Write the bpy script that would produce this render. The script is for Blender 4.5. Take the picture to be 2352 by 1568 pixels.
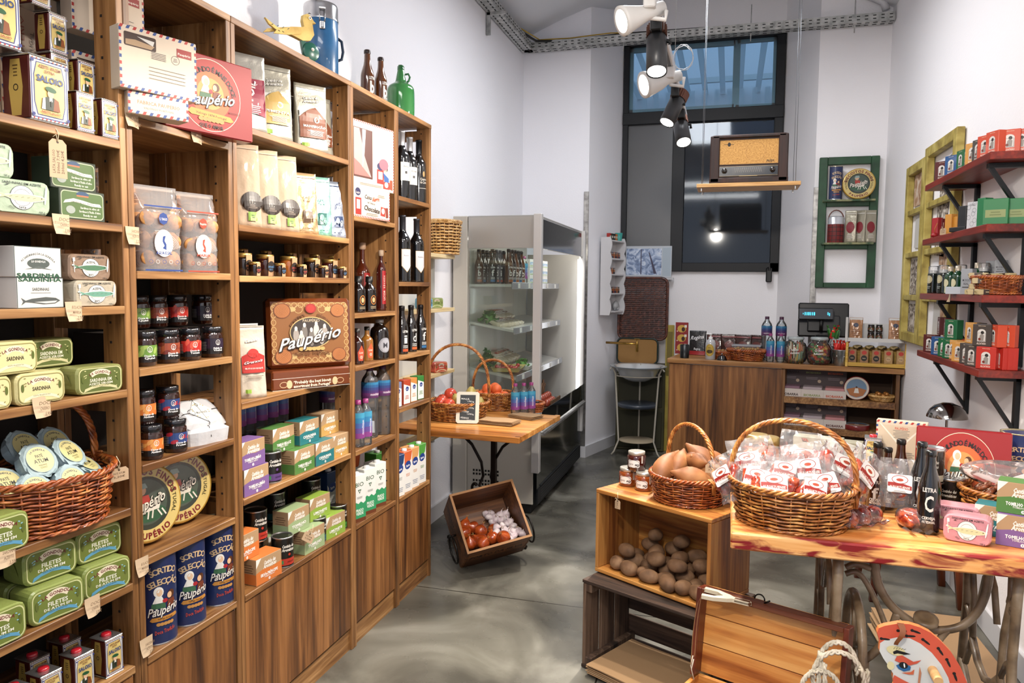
import bpy, math, random
from mathutils import Matrix, Vector
from math import sin, cos, pi, radians
C = bpy.context.scene.collection
for o in list(bpy.data.objects): bpy.data.objects.remove(o)
rnd = random.Random(7)
# ---------------------------------------------------------------- camera
FPX = 1709.4
CAM = Vector((0, 0, 1.5))
def cam_rows(yaw, pitch, roll):
 cy, sy, cp, sp = cos(yaw), sin(yaw), cos(pitch), sin(pitch)
 f = Vector((-sy*cp, cy*cp, -sp)); r = Vector((cy, sy, 0)); u = r.cross(f)
 cr, sr = cos(roll), sin(roll)
 return cr*r+sr*u, -sr*r+cr*u, f
CR, CU, CF = cam_rows(radians(16.238), radians(4.2505), radians(.512))
cd = bpy.data.cameras.new('camera'); cam = bpy.data.objects.new('camera', cd); C.objects.link(cam)
cam.matrix_world = Matrix(((CR.x, CU.x, -CF.x, CAM.x), (CR.y, CU.y, -CF.y, CAM.y), (CR.z, CU.z, -CF.z, CAM.z), (0, 0, 0, 1)))
cd.sensor_width = 36; cd.lens = FPX/2352*36; cd.clip_start = .05; cd.clip_end = 100
bpy.context.scene.camera = cam
def ray(px, py): return CR*((px-1176)/FPX)+CU*((784-py)/FPX)+CF
def P(px, py, ax, v):
 d = ray(px, py); i = 'XYZ'.index(ax); return CAM+d*((v-CAM[i])/d[i])
def along(val, row, base, ax):      # world coordinate on axis ax where the picture column (row 0) or row (row 1) is val
 i = 'XYZ'.index(ax); b = Vector(base); b[i] = 0; b -= CAM
 b[i] = -CAM[i]
 k = (val-1176)/FPX if row == 0 else (784-val)/FPX
 R = CR if row == 0 else CU
 return -(R.dot(b)-k*CF.dot(b))/(R[i]-k*CF[i])
def yat(px, X, Z): return along(px, 0, (X, 0, Z), 'Y')
def xat(px, Y, Z): return along(px, 0, (0, Y, Z), 'X')
def zat(py, X, Y): return along(py, 1, (X, Y, 0), 'Z')
# ---------------------------------------------------------------- world, lights, exposure
sc = bpy.context.scene
sc.view_settings.view_transform = 'Standard'; sc.view_settings.look = 'None'
sc.view_settings.exposure = 0.27; sc.view_settings.gamma = 1; sc.view_settings.use_curve_mapping = False
w = bpy.data.worlds.new('world'); sc.world = w; w.use_nodes = True
w.node_tree.nodes['Background'].inputs[0].default_value = (.70, .80, 1, 1)
w.node_tree.nodes['Background'].inputs[1].default_value = .85
def spot(loc, tgt, power, ang=70, blend=.35, col=(1, .90, .78), size=.04):
 l = bpy.data.lights.new('spot_lamp', 'SPOT'); l.energy = power; l.spot_size = radians(ang); l.spot_blend = blend
 l.color = col; l.shadow_soft_size = size
 o = bpy.data.objects.new('spot_lamp', l); C.objects.link(o); o.location = loc
 o.rotation_euler = (Vector(tgt)-Vector(loc)).to_track_quat('-Z', 'Y').to_euler(); return o
TRX = -.26
# shop track lamps out of the picture, on the same rail above and behind the camera
for y, t, p in ((2.0, (-1.6, 1.9, .9), 68), (1.5, (-1.6, 1.2, .8), 56), (2.38, (.42, 2.38, .7), 95), (1.6, (-.1, 2.5, .3), 26),
    (2.2, (-1.6, 3.0, 1.2), 85), (1.3, (1.1, 3.4, 1.5), 65), (.4, (.2, 4.5, 1.0), 90)):
 spot((TRX, y, 2.42), t, p, 75)
# overhead area lights added as fill, no real fittings under the vault
for y, e in ((.3, 36), (-1.6, 40)):
 l = bpy.data.lights.new('fill_light', 'AREA'); l.shape = 'RECTANGLE'; l.size = 1.6; l.size_y = .6; l.energy = e; l.color = (1, .96, .92)
 o = bpy.data.objects.new('fill_light', l); C.objects.link(o); o.location = (-.3, y, 3.35)
l = bpy.data.lights.new('fill_light', 'AREA'); l.shape = 'RECTANGLE'; l.size = .5; l.size_y = 1.6; l.energy = 42; l.color = (.95, .97, 1)  # one more added fill light, over the far half of the aisle
o = bpy.data.objects.new('fill_light', l); C.objects.link(o); o.location = (-.3, 4.4, 3.45); o.visible_camera = True
# ---------------------------------------------------------------- materials
def lin(h):
 if not isinstance(h, str): return tuple(h)+(1,)
 h = h.lstrip('#'); r = [int(h[i:i+2], 16)/255 for i in (0, 2, 4)]
 return tuple((c/12.92 if c <= .04045 else ((c+.055)/1.055)**2.4) for c in r)+(1,)
MATS = {}
def mat(hexc, rough=.55, metal=0., coat=0., emit=0., trans=0., sheen=0., ior=1.45, bump=0., bscale=60):
 k = (hexc, rough, metal, coat, emit, trans, bump, bscale)
 if k in MATS: return MATS[k]
 m = bpy.data.materials.new('m_'+str(hexc).strip('#')); m.use_nodes = True; b = m.node_tree.nodes['Principled BSDF']
 c_ = lin(hexc); q_ = .8 if not emit and metal < .3 and hexc not in ('#f2f2f7', '#f0eef0', '#dfe1e6') else 1; g_ = (.3*c_[0]+.55*c_[1]+.15*c_[2])*(.05 if q_ < 1 else 0); f_ = .95 if q_ < 1 else 1; b.inputs['Base Color'].default_value = tuple((c_[i]*f_+g_)*q_ for i in range(3))+(1,); b.inputs['Roughness'].default_value = rough; b.inputs['Metallic'].default_value = metal
 b.inputs['Coat Weight'].default_value = coat; b.inputs['Coat Roughness'].default_value = .08
 b.inputs['Transmission Weight'].default_value = trans; b.inputs['IOR'].default_value = ior
 if emit:
  b.inputs['Emission Color'].default_value = lin(hexc); b.inputs['Emission Strength'].default_value = emit
 if bump:
  nt = m.node_tree; t = nt.nodes.new('ShaderNodeTexCoord'); n = nt.nodes.new('ShaderNodeTexNoise'); n.inputs['Scale'].default_value = bscale; n.inputs['Detail'].default_value = 4
  bp = nt.nodes.new('ShaderNodeBump'); bp.inputs['Strength'].default_value = bump; bp.inputs['Distance'].default_value = .01
  nt.links.new(t.outputs['Object'], n.inputs['Vector']); nt.links.new(n.outputs['Fac'], bp.inputs['Height']); nt.links.new(bp.outputs['Normal'], b.inputs['Normal'])
 MATS[k] = m; return m
def ramp(nt, stops):
 r = nt.nodes.new('ShaderNodeValToRGB'); e = r.color_ramp.elements
 while len(e) < len(stops): e.new(.5)
 for i, (p, c) in enumerate(stops): e[i].position = p; e[i].color = lin(c)
 return r
def wood(name, cs, axis='Z', sc_=14, rough=.5, stretch=.06, bump=.15, detail=6, coat=0, dist=1.2):
 if name in MATS: return MATS[name]
 m = bpy.data.materials.new(name); m.use_nodes = True; nt = m.node_tree; b = nt.nodes['Principled BSDF']
 t = nt.nodes.new('ShaderNodeTexCoord'); mp = nt.nodes.new('ShaderNodeMapping'); nt.links.new(t.outputs['Object'], mp.inputs[0])
 s = [1, 1, 1]; s['XYZ'.index(axis)] = stretch; mp.inputs['Scale'].default_value = s
 oi = nt.nodes.new('ShaderNodeObjectInfo'); ml = nt.nodes.new('ShaderNodeMath'); ml.operation = 'MULTIPLY'; ml.inputs[1].default_value = 13
 nt.links.new(oi.outputs['Random'], ml.inputs[0])
 cb = nt.nodes.new('ShaderNodeCombineXYZ')
 for k_ in range(3): nt.links.new(ml.outputs[0], cb.inputs[k_])
 ad = nt.nodes.new('ShaderNodeVectorMath'); ad.operation = 'ADD'; nt.links.new(mp.outputs[0], ad.inputs[0]); nt.links.new(cb.outputs[0], ad.inputs[1])
 n1 = nt.nodes.new('ShaderNodeTexNoise'); n1.inputs['Scale'].default_value = sc_*.6; n1.inputs['Detail'].default_value = 3; n1.inputs['Distortion'].default_value = dist
 n2 = nt.nodes.new('ShaderNodeTexNoise'); n2.inputs['Scale'].default_value = sc_*7; n2.inputs['Detail'].default_value = detail; n2.inputs['Distortion'].default_value = .4
 nt.links.new(ad.outputs[0], n1.inputs['Vector']); nt.links.new(ad.outputs[0], n2.inputs['Vector'])
 mx = nt.nodes.new('ShaderNodeMath'); mx.operation = 'MULTIPLY_ADD'; mx.inputs[1].default_value = .45
 m2 = nt.nodes.new('ShaderNodeMath'); m2.operation = 'MULTIPLY'; m2.inputs[1].default_value = .6
 nt.links.new(n1.outputs['Fac'], m2.inputs[0]); nt.links.new(n2.outputs['Fac'], mx.inputs[0]); nt.links.new(m2.outputs[0], mx.inputs[2])
 r = ramp(nt, [(.36+.30*i/(len(cs)-1), c) for i, c in enumerate(cs)]); nt.links.new(mx.outputs[0], r.inputs[0])
 nt.links.new(r.outputs[0], b.inputs['Base Color']); b.inputs['Roughness'].default_value = rough; b.inputs['Coat Weight'].default_value = coat
 bp = nt.nodes.new('ShaderNodeBump'); bp.inputs['Strength'].default_value = bump; bp.inputs['Distance'].default_value = .003
 nt.links.new(n2.outputs['Fac'], bp.inputs['Height']); nt.links.new(bp.outputs[0], b.inputs['Normal'])
 MATS[name] = m; return m
def noisemat(name, stops, scale=5, rough=.6, bump=.1, detail=6, metal=0, coat=0, dist=0, bd=.005):
 if name in MATS: return MATS[name]
 m = bpy.data.materials.new(name); m.use_nodes = True; nt = m.node_tree; b = nt.nodes['Principled BSDF']
 t = nt.nodes.new('ShaderNodeTexCoord'); n = nt.nodes.new('ShaderNodeTexNoise'); n.inputs['Scale'].default_value = scale; n.inputs['Detail'].default_value = detail; n.inputs['Distortion'].default_value = dist
 nt.links.new(t.outputs['Object'], n.inputs['Vector']); r = ramp(nt, stops); nt.links.new(n.outputs['Fac'], r.inputs[0]); nt.links.new(r.outputs[0], b.inputs['Base Color'])
 b.inputs['Roughness'].default_value = rough; b.inputs['Metallic'].default_value = metal; b.inputs['Coat Weight'].default_value = coat
 bp = nt.nodes.new('ShaderNodeBump'); bp.inputs['Strength'].default_value = bump; bp.inputs['Distance'].default_value = bd
 nt.links.new(n.outputs['Fac'], bp.inputs['Height']); nt.links.new(bp.outputs[0], b.inputs['Normal'])
 MATS[name] = m; return m
def film(name, tint='#ffffff', alpha=.25, rough=.08, ior=1.45, refl=1.0):
 """clear plastic film or thin pane: see-through mixed with a glossy coat by viewing angle"""
 if name in MATS: return MATS[name]
 m = bpy.data.materials.new(name); m.use_nodes = True; nt = m.node_tree; nt.nodes.clear()
 out = nt.nodes.new('ShaderNodeOutputMaterial'); tr = nt.nodes.new('ShaderNodeBsdfTransparent'); tr.inputs[0].default_value = lin(tint)
 df = nt.nodes.new('ShaderNodeBsdfDiffuse'); df.inputs[0].default_value = (.85, .85, .86, 1)
 gl = nt.nodes.new('ShaderNodeBsdfGlossy'); gl.inputs['Roughness'].default_value = rough; gl.inputs[0].default_value = (refl, refl, refl, 1)
 fr = nt.nodes.new('ShaderNodeFresnel'); fr.inputs[0].default_value = ior
 a = nt.nodes.new('ShaderNodeMixShader'); a.inputs[0].default_value = alpha; nt.links.new(tr.outputs[0], a.inputs[1]); nt.links.new(df.outputs[0], a.inputs[2])
 c = nt.nodes.new('ShaderNodeMixShader'); nt.links.new(fr.outputs[0], c.inputs[0]); nt.links.new(a.outputs[0], c.inputs[1]); nt.links.new(gl.outputs[0], c.inputs[2])
 nt.links.new(c.outputs[0], out.inputs[0]); MATS[name] = m; return m
# ---------------------------------------------------------------- mesh builder
def T(x, y, z): return Matrix.Translation((x, y, z))
def RZ(a): return Matrix.Rotation(radians(a), 4, 'Z')
def RX(a): return Matrix.Rotation(radians(a), 4, 'X')
def RY(a): return Matrix.Rotation(radians(a), 4, 'Y')
def SC(x, y, z): return Matrix.Diagonal((x, y, z, 1))
I4 = Matrix.Identity(4)
class MB:
 def __init__(s, X=None): s.v = []; s.f = []; s.m = []; s.s = []; s.mats = []; s.X = X or I4
 def mi(s, m):
  if m not in s.mats: s.mats.append(m)
  return s.mats.index(m)
 def add(s, vs, fs, m, smooth=False, X=None):
  n = len(s.v); M_ = s.X @ X if X else s.X; k = s.mi(m)
  s.v += [tuple(M_ @ Vector(v)) for v in vs]
  for f in fs: s.f.append([n+i for i in f]); s.m.append(k); s.s.append(smooth)
  return s
 def box(s, c, d, m, X=None, b=0):
  hx, hy, hz = d[0]/2, d[1]/2, d[2]/2; X_ = (X or I4) @ T(*c); b = min(b, hx*.9, hy*.9, hz*.9)
  if b <= 0:
   vs = [(x*hx, y*hy, z*hz) for x in (-1, 1) for y in (-1, 1) for z in (-1, 1)]
   return s.add(vs, [(0, 1, 3, 2), (4, 6, 7, 5), (0, 4, 5, 1), (2, 3, 7, 6), (0, 2, 6, 4), (1, 5, 7, 3)], m, False, X_)
  vs = []; ix = {}
  for x in (-1, 1):
   for y in (-1, 1):
    for z in (-1, 1):
     for a in range(3):
      q = [x*(hx-b), y*(hy-b), z*(hz-b)]; q[a] = (x, y, z)[a]*(hx, hy, hz)[a]; ix[(x, y, z, a)] = len(vs); vs.append(q)
  fs = []
  for a in range(3):
   o1, o2 = [(1, 2), (2, 0), (0, 1)][a]
   for sg in (-1, 1):
    r = []
    for p, q in ((-1, -1), (1, -1), (1, 1), (-1, 1)):
     k = [0, 0, 0]; k[a] = sg; k[o1] = p; k[o2] = q; r.append(ix[(*k, a)])
    fs.append(r if sg > 0 else r[::-1])
   for p in (-1, 1):
    for q in (-1, 1):
     k1 = [0, 0, 0]; k1[o1] = p; k1[o2] = q; k2 = list(k1); k1[a] = -1; k2[a] = 1
     f = [ix[(*k1, o1)], ix[(*k2, o1)], ix[(*k2, o2)], ix[(*k1, o2)]]; fs.append(f if p*q < 0 else f[::-1])
  for x in (-1, 1):
   for y in (-1, 1):
    for z in (-1, 1):
     f = [ix[(x, y, z, a)] for a in range(3)]; fs.append(f if x*y*z > 0 else f[::-1])
  return s.add(vs, fs, m, False, X_)
 def lathe(s, pr, m, n=20, X=None, sx=1, sy=1, smooth=True, cap=(1, 1)):
  vs = []; fs = []
  for r, z in pr:
   for i in range(n): a = 2*pi*i/n; vs.append((r*cos(a)*sx, r*sin(a)*sy, z))
  k = len(pr)
  for j in range(k-1):
   for i in range(n): i2 = (i+1) % n; fs.append((j*n+i, j*n+i2, (j+1)*n+i2, (j+1)*n+i))
  s.add(vs, fs, m, smooth, X)
  if cap[0] and pr[0][0] > 1e-4: s.add(vs[:n], [tuple(range(n))[::-1]], m, False, X)
  if cap[1] and pr[-1][0] > 1e-4: s.add(vs[-n:], [tuple(range(n))], m, False, X)
  return s
 def cyl(s, c, r, h, m, n=20, X=None, smooth=True): return s.lathe([(r, 0), (r, h)], m, n, (X or I4) @ T(*c), smooth=smooth)
 def tube(s, pts, r, m, n=6, closed=False, X=None, flat=1.0):
  pts = [Vector(p) for p in pts]; k = len(pts); vs = []; fs = []; up = None
  for i, p in enumerate(pts):
   a = pts[(i-1) % k] if (closed or i > 0) else p; b = pts[(i+1) % k] if (closed or i < k-1) else p
   t = (b-a); t = t.normalized() if t.length > 1e-9 else Vector((0, 0, 1))
   if up is None: up = t.orthogonal().normalized() if abs(t.z) > .9 else Vector((0, 0, 1))
   x = up.cross(t)
   if x.length < 1e-6: x = t.orthogonal()
   x.normalize(); y = t.cross(x).normalized(); up = y
   rr = r[i] if isinstance(r, (list, tuple)) else r
   for j in range(n): q = 2*pi*j/n; vs.append(p+x*(rr*cos(q))+y*(rr*sin(q)*flat))
  for i in range(k if closed else k-1):
   for j in range(n): a = i*n; b = ((i+1) % k)*n; fs.append((a+j, a+(j+1) % n, b+(j+1) % n, b+j))
  if not closed: fs.append(tuple(range(n))[::-1]); fs.append(tuple((k-1)*n+j for j in range(n)))
  return s.add(vs, fs, m, True, X)
 def prism(s, poly, y0, y1, m, X=None, m2=None):
  """polygon in xz extruded along y"""
  n = len(poly); ar = sum(poly[i][0]*poly[(i+1) % n][1]-poly[(i+1) % n][0]*poly[i][1] for i in range(n))
  if ar < 0: poly = poly[::-1]
  vs = [(x, y0, z) for x, z in poly]+[(x, y1, z) for x, z in poly]
  s.add(vs, [(i+n, (i+1) % n+n, (i+1) % n, i)[::-1] for i in range(n)], m2 or m, False, X)
  return s.add(vs, [tuple(range(n)), tuple(range(2*n-1, n-1, -1))], m, False, X)
 def plate(s, poly, z0, z1, m, X=None):
  """polygon in xy extruded along z"""
  return s.prism([(x, y) for x, y in poly], -z0, -z1, m, (X or I4) @ Matrix(((1, 0, 0, 0), (0, 0, 1, 0), (0, -1, 0, 0), (0, 0, 0, 1))))
 def ell(s, c, r, m, n=12, nz=8, wob=0, seed=0, X=None):
  q = random.Random(seed); ph = [q.uniform(0, 6.28) for _ in range(6)]; vs = []; fs = []
  for j in range(nz+1):
   b = -pi/2+pi*j/nz
   for i in range(n):
    a = 2*pi*i/n; k = 1+wob*(sin(2*a+ph[0])*cos(b)+.7*sin(3*a+ph[1])*cos(b)+.6*sin(2*b*1.5+ph[2])+.4*sin(4*a+3*b+ph[3])*cos(b))
    vs.append((r[0]*cos(b)*cos(a)*k, r[1]*cos(b)*sin(a)*k, r[2]*sin(b)*k))
  for j in range(nz):
   for i in range(n): fs.append((j*n+i, j*n+(i+1) % n, (j+1)*n+(i+1) % n, (j+1)*n+i))
  return s.add(vs, fs, m, True, (X or I4) @ T(*c))
 def sheet(s, fn, nu, nv, m, smooth=True, X=None, wrap=False):
  vs = [fn(i/nu, j/nv) for j in range(nv+1) for i in range(nu+1)]
  fs = [(j*(nu+1)+i, j*(nu+1)+i+1, (j+1)*(nu+1)+i+1, (j+1)*(nu+1)+i) for j in range(nv) for i in range(nu)]
  return s.add(vs, fs, m, smooth, X)
 def build(s, name, parent=None):
  me = bpy.data.meshes.new(name); me.from_pydata(s.v, [], s.f); me.polygons.foreach_set('material_index', s.m); me.polygons.foreach_set('use_smooth', s.s)
  for m in s.mats: me.materials.append(m)
  me.validate(); me.update(); o = bpy.data.objects.new(name, me); C.objects.link(o)
  if parent: o.parent = parent
  return o
# ---------------------------------------------------------------- printed artwork: flat shapes and lettering on a face
TXT = {}
def text_mesh(st, b=0.0):
 k = (st, b)
 if k in TXT: return TXT[k]
 c = bpy.data.curves.new('t', 'FONT'); c.body = st; c.resolution_u = 1 if len(st) > 9 else 2; c.offset = b; c.size = 1
 o = bpy.data.objects.new('t', c); C.objects.link(o); dg = bpy.context.evaluated_depsgraph_get(); me = o.evaluated_get(dg).to_mesh()
 vs = [(v.co.x, v.co.y) for v in me.vertices]; fs = [tuple(p.vertices) for p in me.polygons]
 bpy.data.objects.remove(o); bpy.data.curves.remove(c)
 x0 = min(v[0] for v in vs); x1 = max(v[0] for v in vs); TXT[k] = ([((x-x0)-(x1-x0)/2, y-.36) for x, y in vs], fs, x1-x0); return TXT[k]
class Art:
 def __init__(s, off=.0005): s.L = []; s.k = 0; s.off = off*.2
 def put(s, pts, fs, c): s.k += 1; s.L.append((pts, fs, c, s.k)); return s
 def R(s, x, z, w, h, c, rot=0):
  a = radians(rot); q = [(-w/2, -h/2), (w/2, -h/2), (w/2, h/2), (-w/2, h/2)]
  return s.put([(x+p*cos(a)-r*sin(a), z+p*sin(a)+r*cos(a)) for p, r in q], [(0, 1, 2, 3)], c)
 def RR(s, x, z, w, h, r, c):
  q = []
  for sx, sz, a0 in ((1, 1, 0), (-1, 1, 90), (-1, -1, 180), (1, -1, 270)):
   for k in range(5): a = radians(a0+22.5*k); q.append((x+sx*(w/2-r)+r*cos(a), z+sz*(h/2-r)+r*sin(a)))
  return s.put(q, [tuple(range(len(q)))], c)
 def E(s, x, z, rx, rz, c, n=20, rot=0):
  a = radians(rot); q = [(rx*cos(2*pi*i/n), rz*sin(2*pi*i/n)) for i in range(n)]
  return s.put([(x+p*cos(a)-r*sin(a), z+p*sin(a)+r*cos(a)) for p, r in q], [tuple(range(n))], c)
 def RG(s, x, z, rx, rz, t, c, n=28, a0=0, a1=360):
  st = n if a1-a0 >= 360 else n; pts = []
  for i in range(st+1): a = radians(a0+(a1-a0)*i/st); pts += [(x+rx*cos(a), z+rz*sin(a)), (x+(rx-t)*cos(a), z+(rz-t)*sin(a))]
  return s.put(pts, [(2*i, 2*i+2, 2*i+3, 2*i+1) for i in range(st)], c)
 def PL(s, pts, c):
  n = len(pts); ar = sum(pts[i][0]*pts[(i+1) % n][1]-pts[(i+1) % n][0]*pts[i][1] for i in range(n))
  return s.put(list(pts) if ar > 0 else list(pts)[::-1], [tuple(range(n))], c)
 def FR(s, x, z, w, h, t, c):
  for a in ((x, z+h/2-t/2, w, t), (x, z-h/2+t/2, w, t), (x-w/2+t/2, z, t, h-2*t), (x+w/2-t/2, z, t, h-2*t)): s.R(*a, c); s.k -= 1
  s.k += 1; return s
 def TX(s, st, x, z, h, c, w=None, rot=0, b=.01, shear=0):
  v, f, tw = text_mesh(st, b); k = h/.72; kx = (w/tw) if w else k; a = radians(rot)
  return s.put([(x+(p+shear*q)*kx*cos(a)-q*k*sin(a), z+(p+shear*q)*kx*sin(a)+q*k*cos(a)) for p, q in v], f, c)
 def AT(s, st, x, z, r, h, c, mid=90, adv=None, b=.01, down=False, kx=1):
  """lettering on an arc: each letter turned to the curve"""
  k = h/.72; ws = [(text_mesh(ch, b)[2]+.1 if ch != ' ' else .35)*k*kx for ch in st]; tot = sum(ws); sp = adv if adv else tot/r*180/pi; acc = 0
  for ch, w_ in zip(st, ws):
   t = (acc+w_/2)/tot-.5; acc += w_
   if ch == ' ': continue
   an = mid-sp*t if not down else mid+sp*t; v, f, _ = text_mesh(ch, b); q = radians(an-90 if not down else an+90); A = radians(an)
   cx, cz = x+r*cos(A), z+r*sin(A)
   s.put([(cx+p*k*kx*cos(q)-y*k*sin(q), cz+p*k*kx*sin(q)+y*k*cos(q)) for p, y in v], f, c); s.k -= 1
  s.k += 1; return s
 def G(s, x, z, w, h, n, c, al=.95):
  q = random.Random(n+int(w*1e4)); d = h/n
  for i in range(n):
   ww = w*q.uniform(.6, al); s.R(x, z+h/2-d*(i+.5), ww, d*.42, c); s.k -= 1
  s.k += 1; return s
 def to(s, mb, X=None, wrap=None, y=0.0, rough=.5, yz=None, coat=0., step=None):
  for pts, fs, c, k in s.L:
   m = c if not isinstance(c, str) else mat(c, rough, coat=coat); o = y-s.off*k
   if wrap:
    import bmesh
    bm = bmesh.new(); vv = [bm.verts.new((p[0], 0, p[1])) for p in pts]
    for f in fs:
     try: bm.faces.new([vv[i] for i in f])
     except Exception: pass
    x0 = min(p[0] for p in pts); x1 = max(p[0] for p in pts); st = step or wrap*.22; n0 = int(math.floor(x0/st))+1
    while n0*st < x1-1e-6:
     bmesh.ops.bisect_plane(bm, geom=bm.verts[:]+bm.edges[:]+bm.faces[:], plane_co=(n0*st, 0, 0), plane_no=(1, 0, 0)); n0 += 1
    bm.verts.index_update(); v3 = [(sin(v.co.x/wrap)*(wrap-o), -cos(v.co.x/wrap)*(wrap-o), v.co.z) for v in bm.verts]; f3 = [tuple(v.index for v in f.verts) for f in bm.faces]; bm.free()
    mb.add(v3, f3, m, False, X)
   else:
    mb.add([(p[0], o if yz is None else yz(p[0], p[1])+o, p[1]) for p in pts], fs, m, False, X)
  return mb
# ---------------------------------------------------------------- things
def thing(name, label, cat, loc=(0, 0, 0), rz=0, group=None):
 o = bpy.data.objects.new(name, None); C.objects.link(o); o.location = loc; o.rotation_euler = (0, 0, radians(rz)); o.empty_display_size = .05
 o['label'] = label; o['category'] = cat
 if group: o['group'] = group
 return o
def tag(o, label, cat, group=None):
 o['label'] = label; o['category'] = cat
 if group: o['group'] = group
 return o
def dup(root, loc, rz=None, label=None, group=None, rot=None, s=None):
 r = root.copy(); C.objects.link(r); r.location = loc
 if rz is not None: r.rotation_euler = (0, 0, radians(rz))
 if rot is not None: r.rotation_euler = tuple(radians(a) for a in rot)
 if s: r.scale = (s, s, s) if not isinstance(s, tuple) else s
 if label: r['label'] = label
 if group: r['group'] = group
 for ch in root.children:
  c = ch.copy(); C.objects.link(c); c.parent = r
  for g in ch.children: d = g.copy(); C.objects.link(d); d.parent = c
 return r
class Kind:
 """first placement moves the prototype itself, later ones copy it"""
 def __init__(s, root): s.r = root; s.used = False
 def at(s, loc, rz, label, group=None, rot=None, sc=None):
  if not s.used:
   s.used = True; r = s.r; r.location = loc; r.rotation_euler = tuple(radians(a) for a in rot) if rot else (0, 0, radians(rz)); r['label'] = label
   if group: r['group'] = group
   if sc: r.scale = (sc, sc, sc) if not isinstance(sc, tuple) else sc
   return r
  r = dup(s.r, loc, rz, label, group, rot, sc or 1.0)
  if not group and 'group' in r: del r['group']
  return r
def local(root):
 m = Matrix.Translation(root.location) @ root.rotation_euler.to_matrix().to_4x4(); return m.inverted()
def struct(name, mb, parent=None):
 o = mb.build(name, parent)
 if not parent: o['kind'] = 'structure'
 return o
# ================================================================= room
plaster = mat('#f2f2f7', .75, bump=.12, bscale=90)
plaster_r = mat('#f0eef0', .75, bump=.12, bscale=90)
def floor_mat():
 m = noisemat('polished_concrete', [(.3, '#35342f'), (.45, '#4f4d46'), (.58, '#6b6960'), (.75, '#8f8d84')], 2.2, .3, .03, 9, dist=.6)
 nt = m.node_tree; b = nt.nodes['Principled BSDF']; t = nt.nodes.new('ShaderNodeTexCoord'); sp = nt.nodes.new('ShaderNodeSeparateXYZ'); nt.links.new(t.outputs['Object'], sp.inputs[0])
 def line(out, off, per):
  a = nt.nodes.new('ShaderNodeMath'); a.operation = 'ADD'; a.inputs[1].default_value = -off+per*20
  c = nt.nodes.new('ShaderNodeMath'); c.operation = 'MODULO'; c.inputs[1].default_value = per
  d = nt.nodes.new('ShaderNodeMath'); d.operation = 'LESS_THAN'; d.inputs[1].default_value = .007
  nt.links.new(out, a.inputs[0]); nt.links.new(a.outputs[0], c.inputs[0]); nt.links.new(c.outputs[0], d.inputs[0]); return d
 l1 = line(sp.outputs['Y'], 3.345, 1.66); l2 = line(sp.outputs['X'], -2.35, 1.9)
 mx = nt.nodes.new('ShaderNodeMath'); mx.operation = 'MAXIMUM'; nt.links.new(l1.outputs[0], mx.inputs[0]); nt.links.new(l2.outputs[0], mx.inputs[1])
 mc = nt.nodes.new('ShaderNodeMixRGB'); mc.inputs[2].default_value = lin('#26241f'); src = b.inputs['Base Color'].links[0].from_socket
 nt.links.new(mx.outputs[0], mc.inputs[0]); nt.links.new(src, mc.inputs[1]); nt.links.new(mc.outputs[0], b.inputs['Base Color'])
 n = nt.nodes.new('ShaderNodeTexNoise'); n.inputs['Scale'].default_value = 3; n.inputs['Detail'].default_value = 6; nt.links.new(t.outputs['Object'], n.inputs['Vector'])
 rr = nt.nodes.new('ShaderNodeMapRange'); rr.inputs['To Min'].default_value = .12; rr.inputs['To Max'].default_value = .42; nt.links.new(n.outputs['Fac'], rr.inputs[0]); nt.links.new(rr.outputs[0], b.inputs['Roughness'])
 return m
mb = MB(); mb.box((-.3, 2, -.06), (4.2, 11.4, .12), floor_mat()); struct('floor', mb)
mb = MB(); mb.box((-1.88, 1.7, 2.1), (.2, 9.4, 4.4), plaster); struct('wall_left', mb)
mb = MB(); mb.box((1.23, 1.7, 2.1), (.2, 9.4, 4.4), plaster_r); struct('wall_right', mb)
mb = MB(); mb.plate([(-1.98, 6.4), (-1.19, 6.4), (-1.0, 7.1), (-1.0, 7.3), (-1.98, 7.3)], -.1, 4.3, plaster); struct('wall_corner', mb)
mb = MB(); mb.plate([(1.33, 6.4), (.62, 6.4), (.41, 7.1), (.41, 7.3), (1.33, 7.3)], -.1, 4.3, plaster_r); struct('wall_corner', mb)
mb = MB(); mb.box((-.295, 7.2, .775), (1.42, .2, 1.75), plaster_r); mb.box((-.295, 7.2, 4.05), (1.42, .2, .6), plaster_r); struct('wall_back', mb)
def ceil(u, v):
 x = -1.8+2.95*u; y = -3+10.3*v; return (x, y, 3.6+.36*(1-((x+.32)/1.48)**2)+(max(0, y-6.4)*.25))
mb = MB(); mb.sheet(lambda u, v: ceil(1-u, v), 16, 20, mat('#dfe1e6', .8, bump=.1, bscale=50)); struct('ceiling', mb)
skirt = mat('#e4e4e8', .5)
mb = MB(); mb.box((1.122, 2.2, .055), (.016, 8.4, .11), skirt, b=.003); struct('baseboard_right', mb)
mb = MB(); mb.box((-1.772, 5.2, .05), (.016, 2.39, .1), skirt); struct('baseboard_left', mb)
mb = MB(); mb.plate([(-1.3, 6.384), (-1.178, 6.384), (-.984, 7.085), (-1.0, 7.1), (-1.19, 6.4), (-1.3, 6.4)], 0, .1, skirt); struct('baseboard_back', mb)
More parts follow.
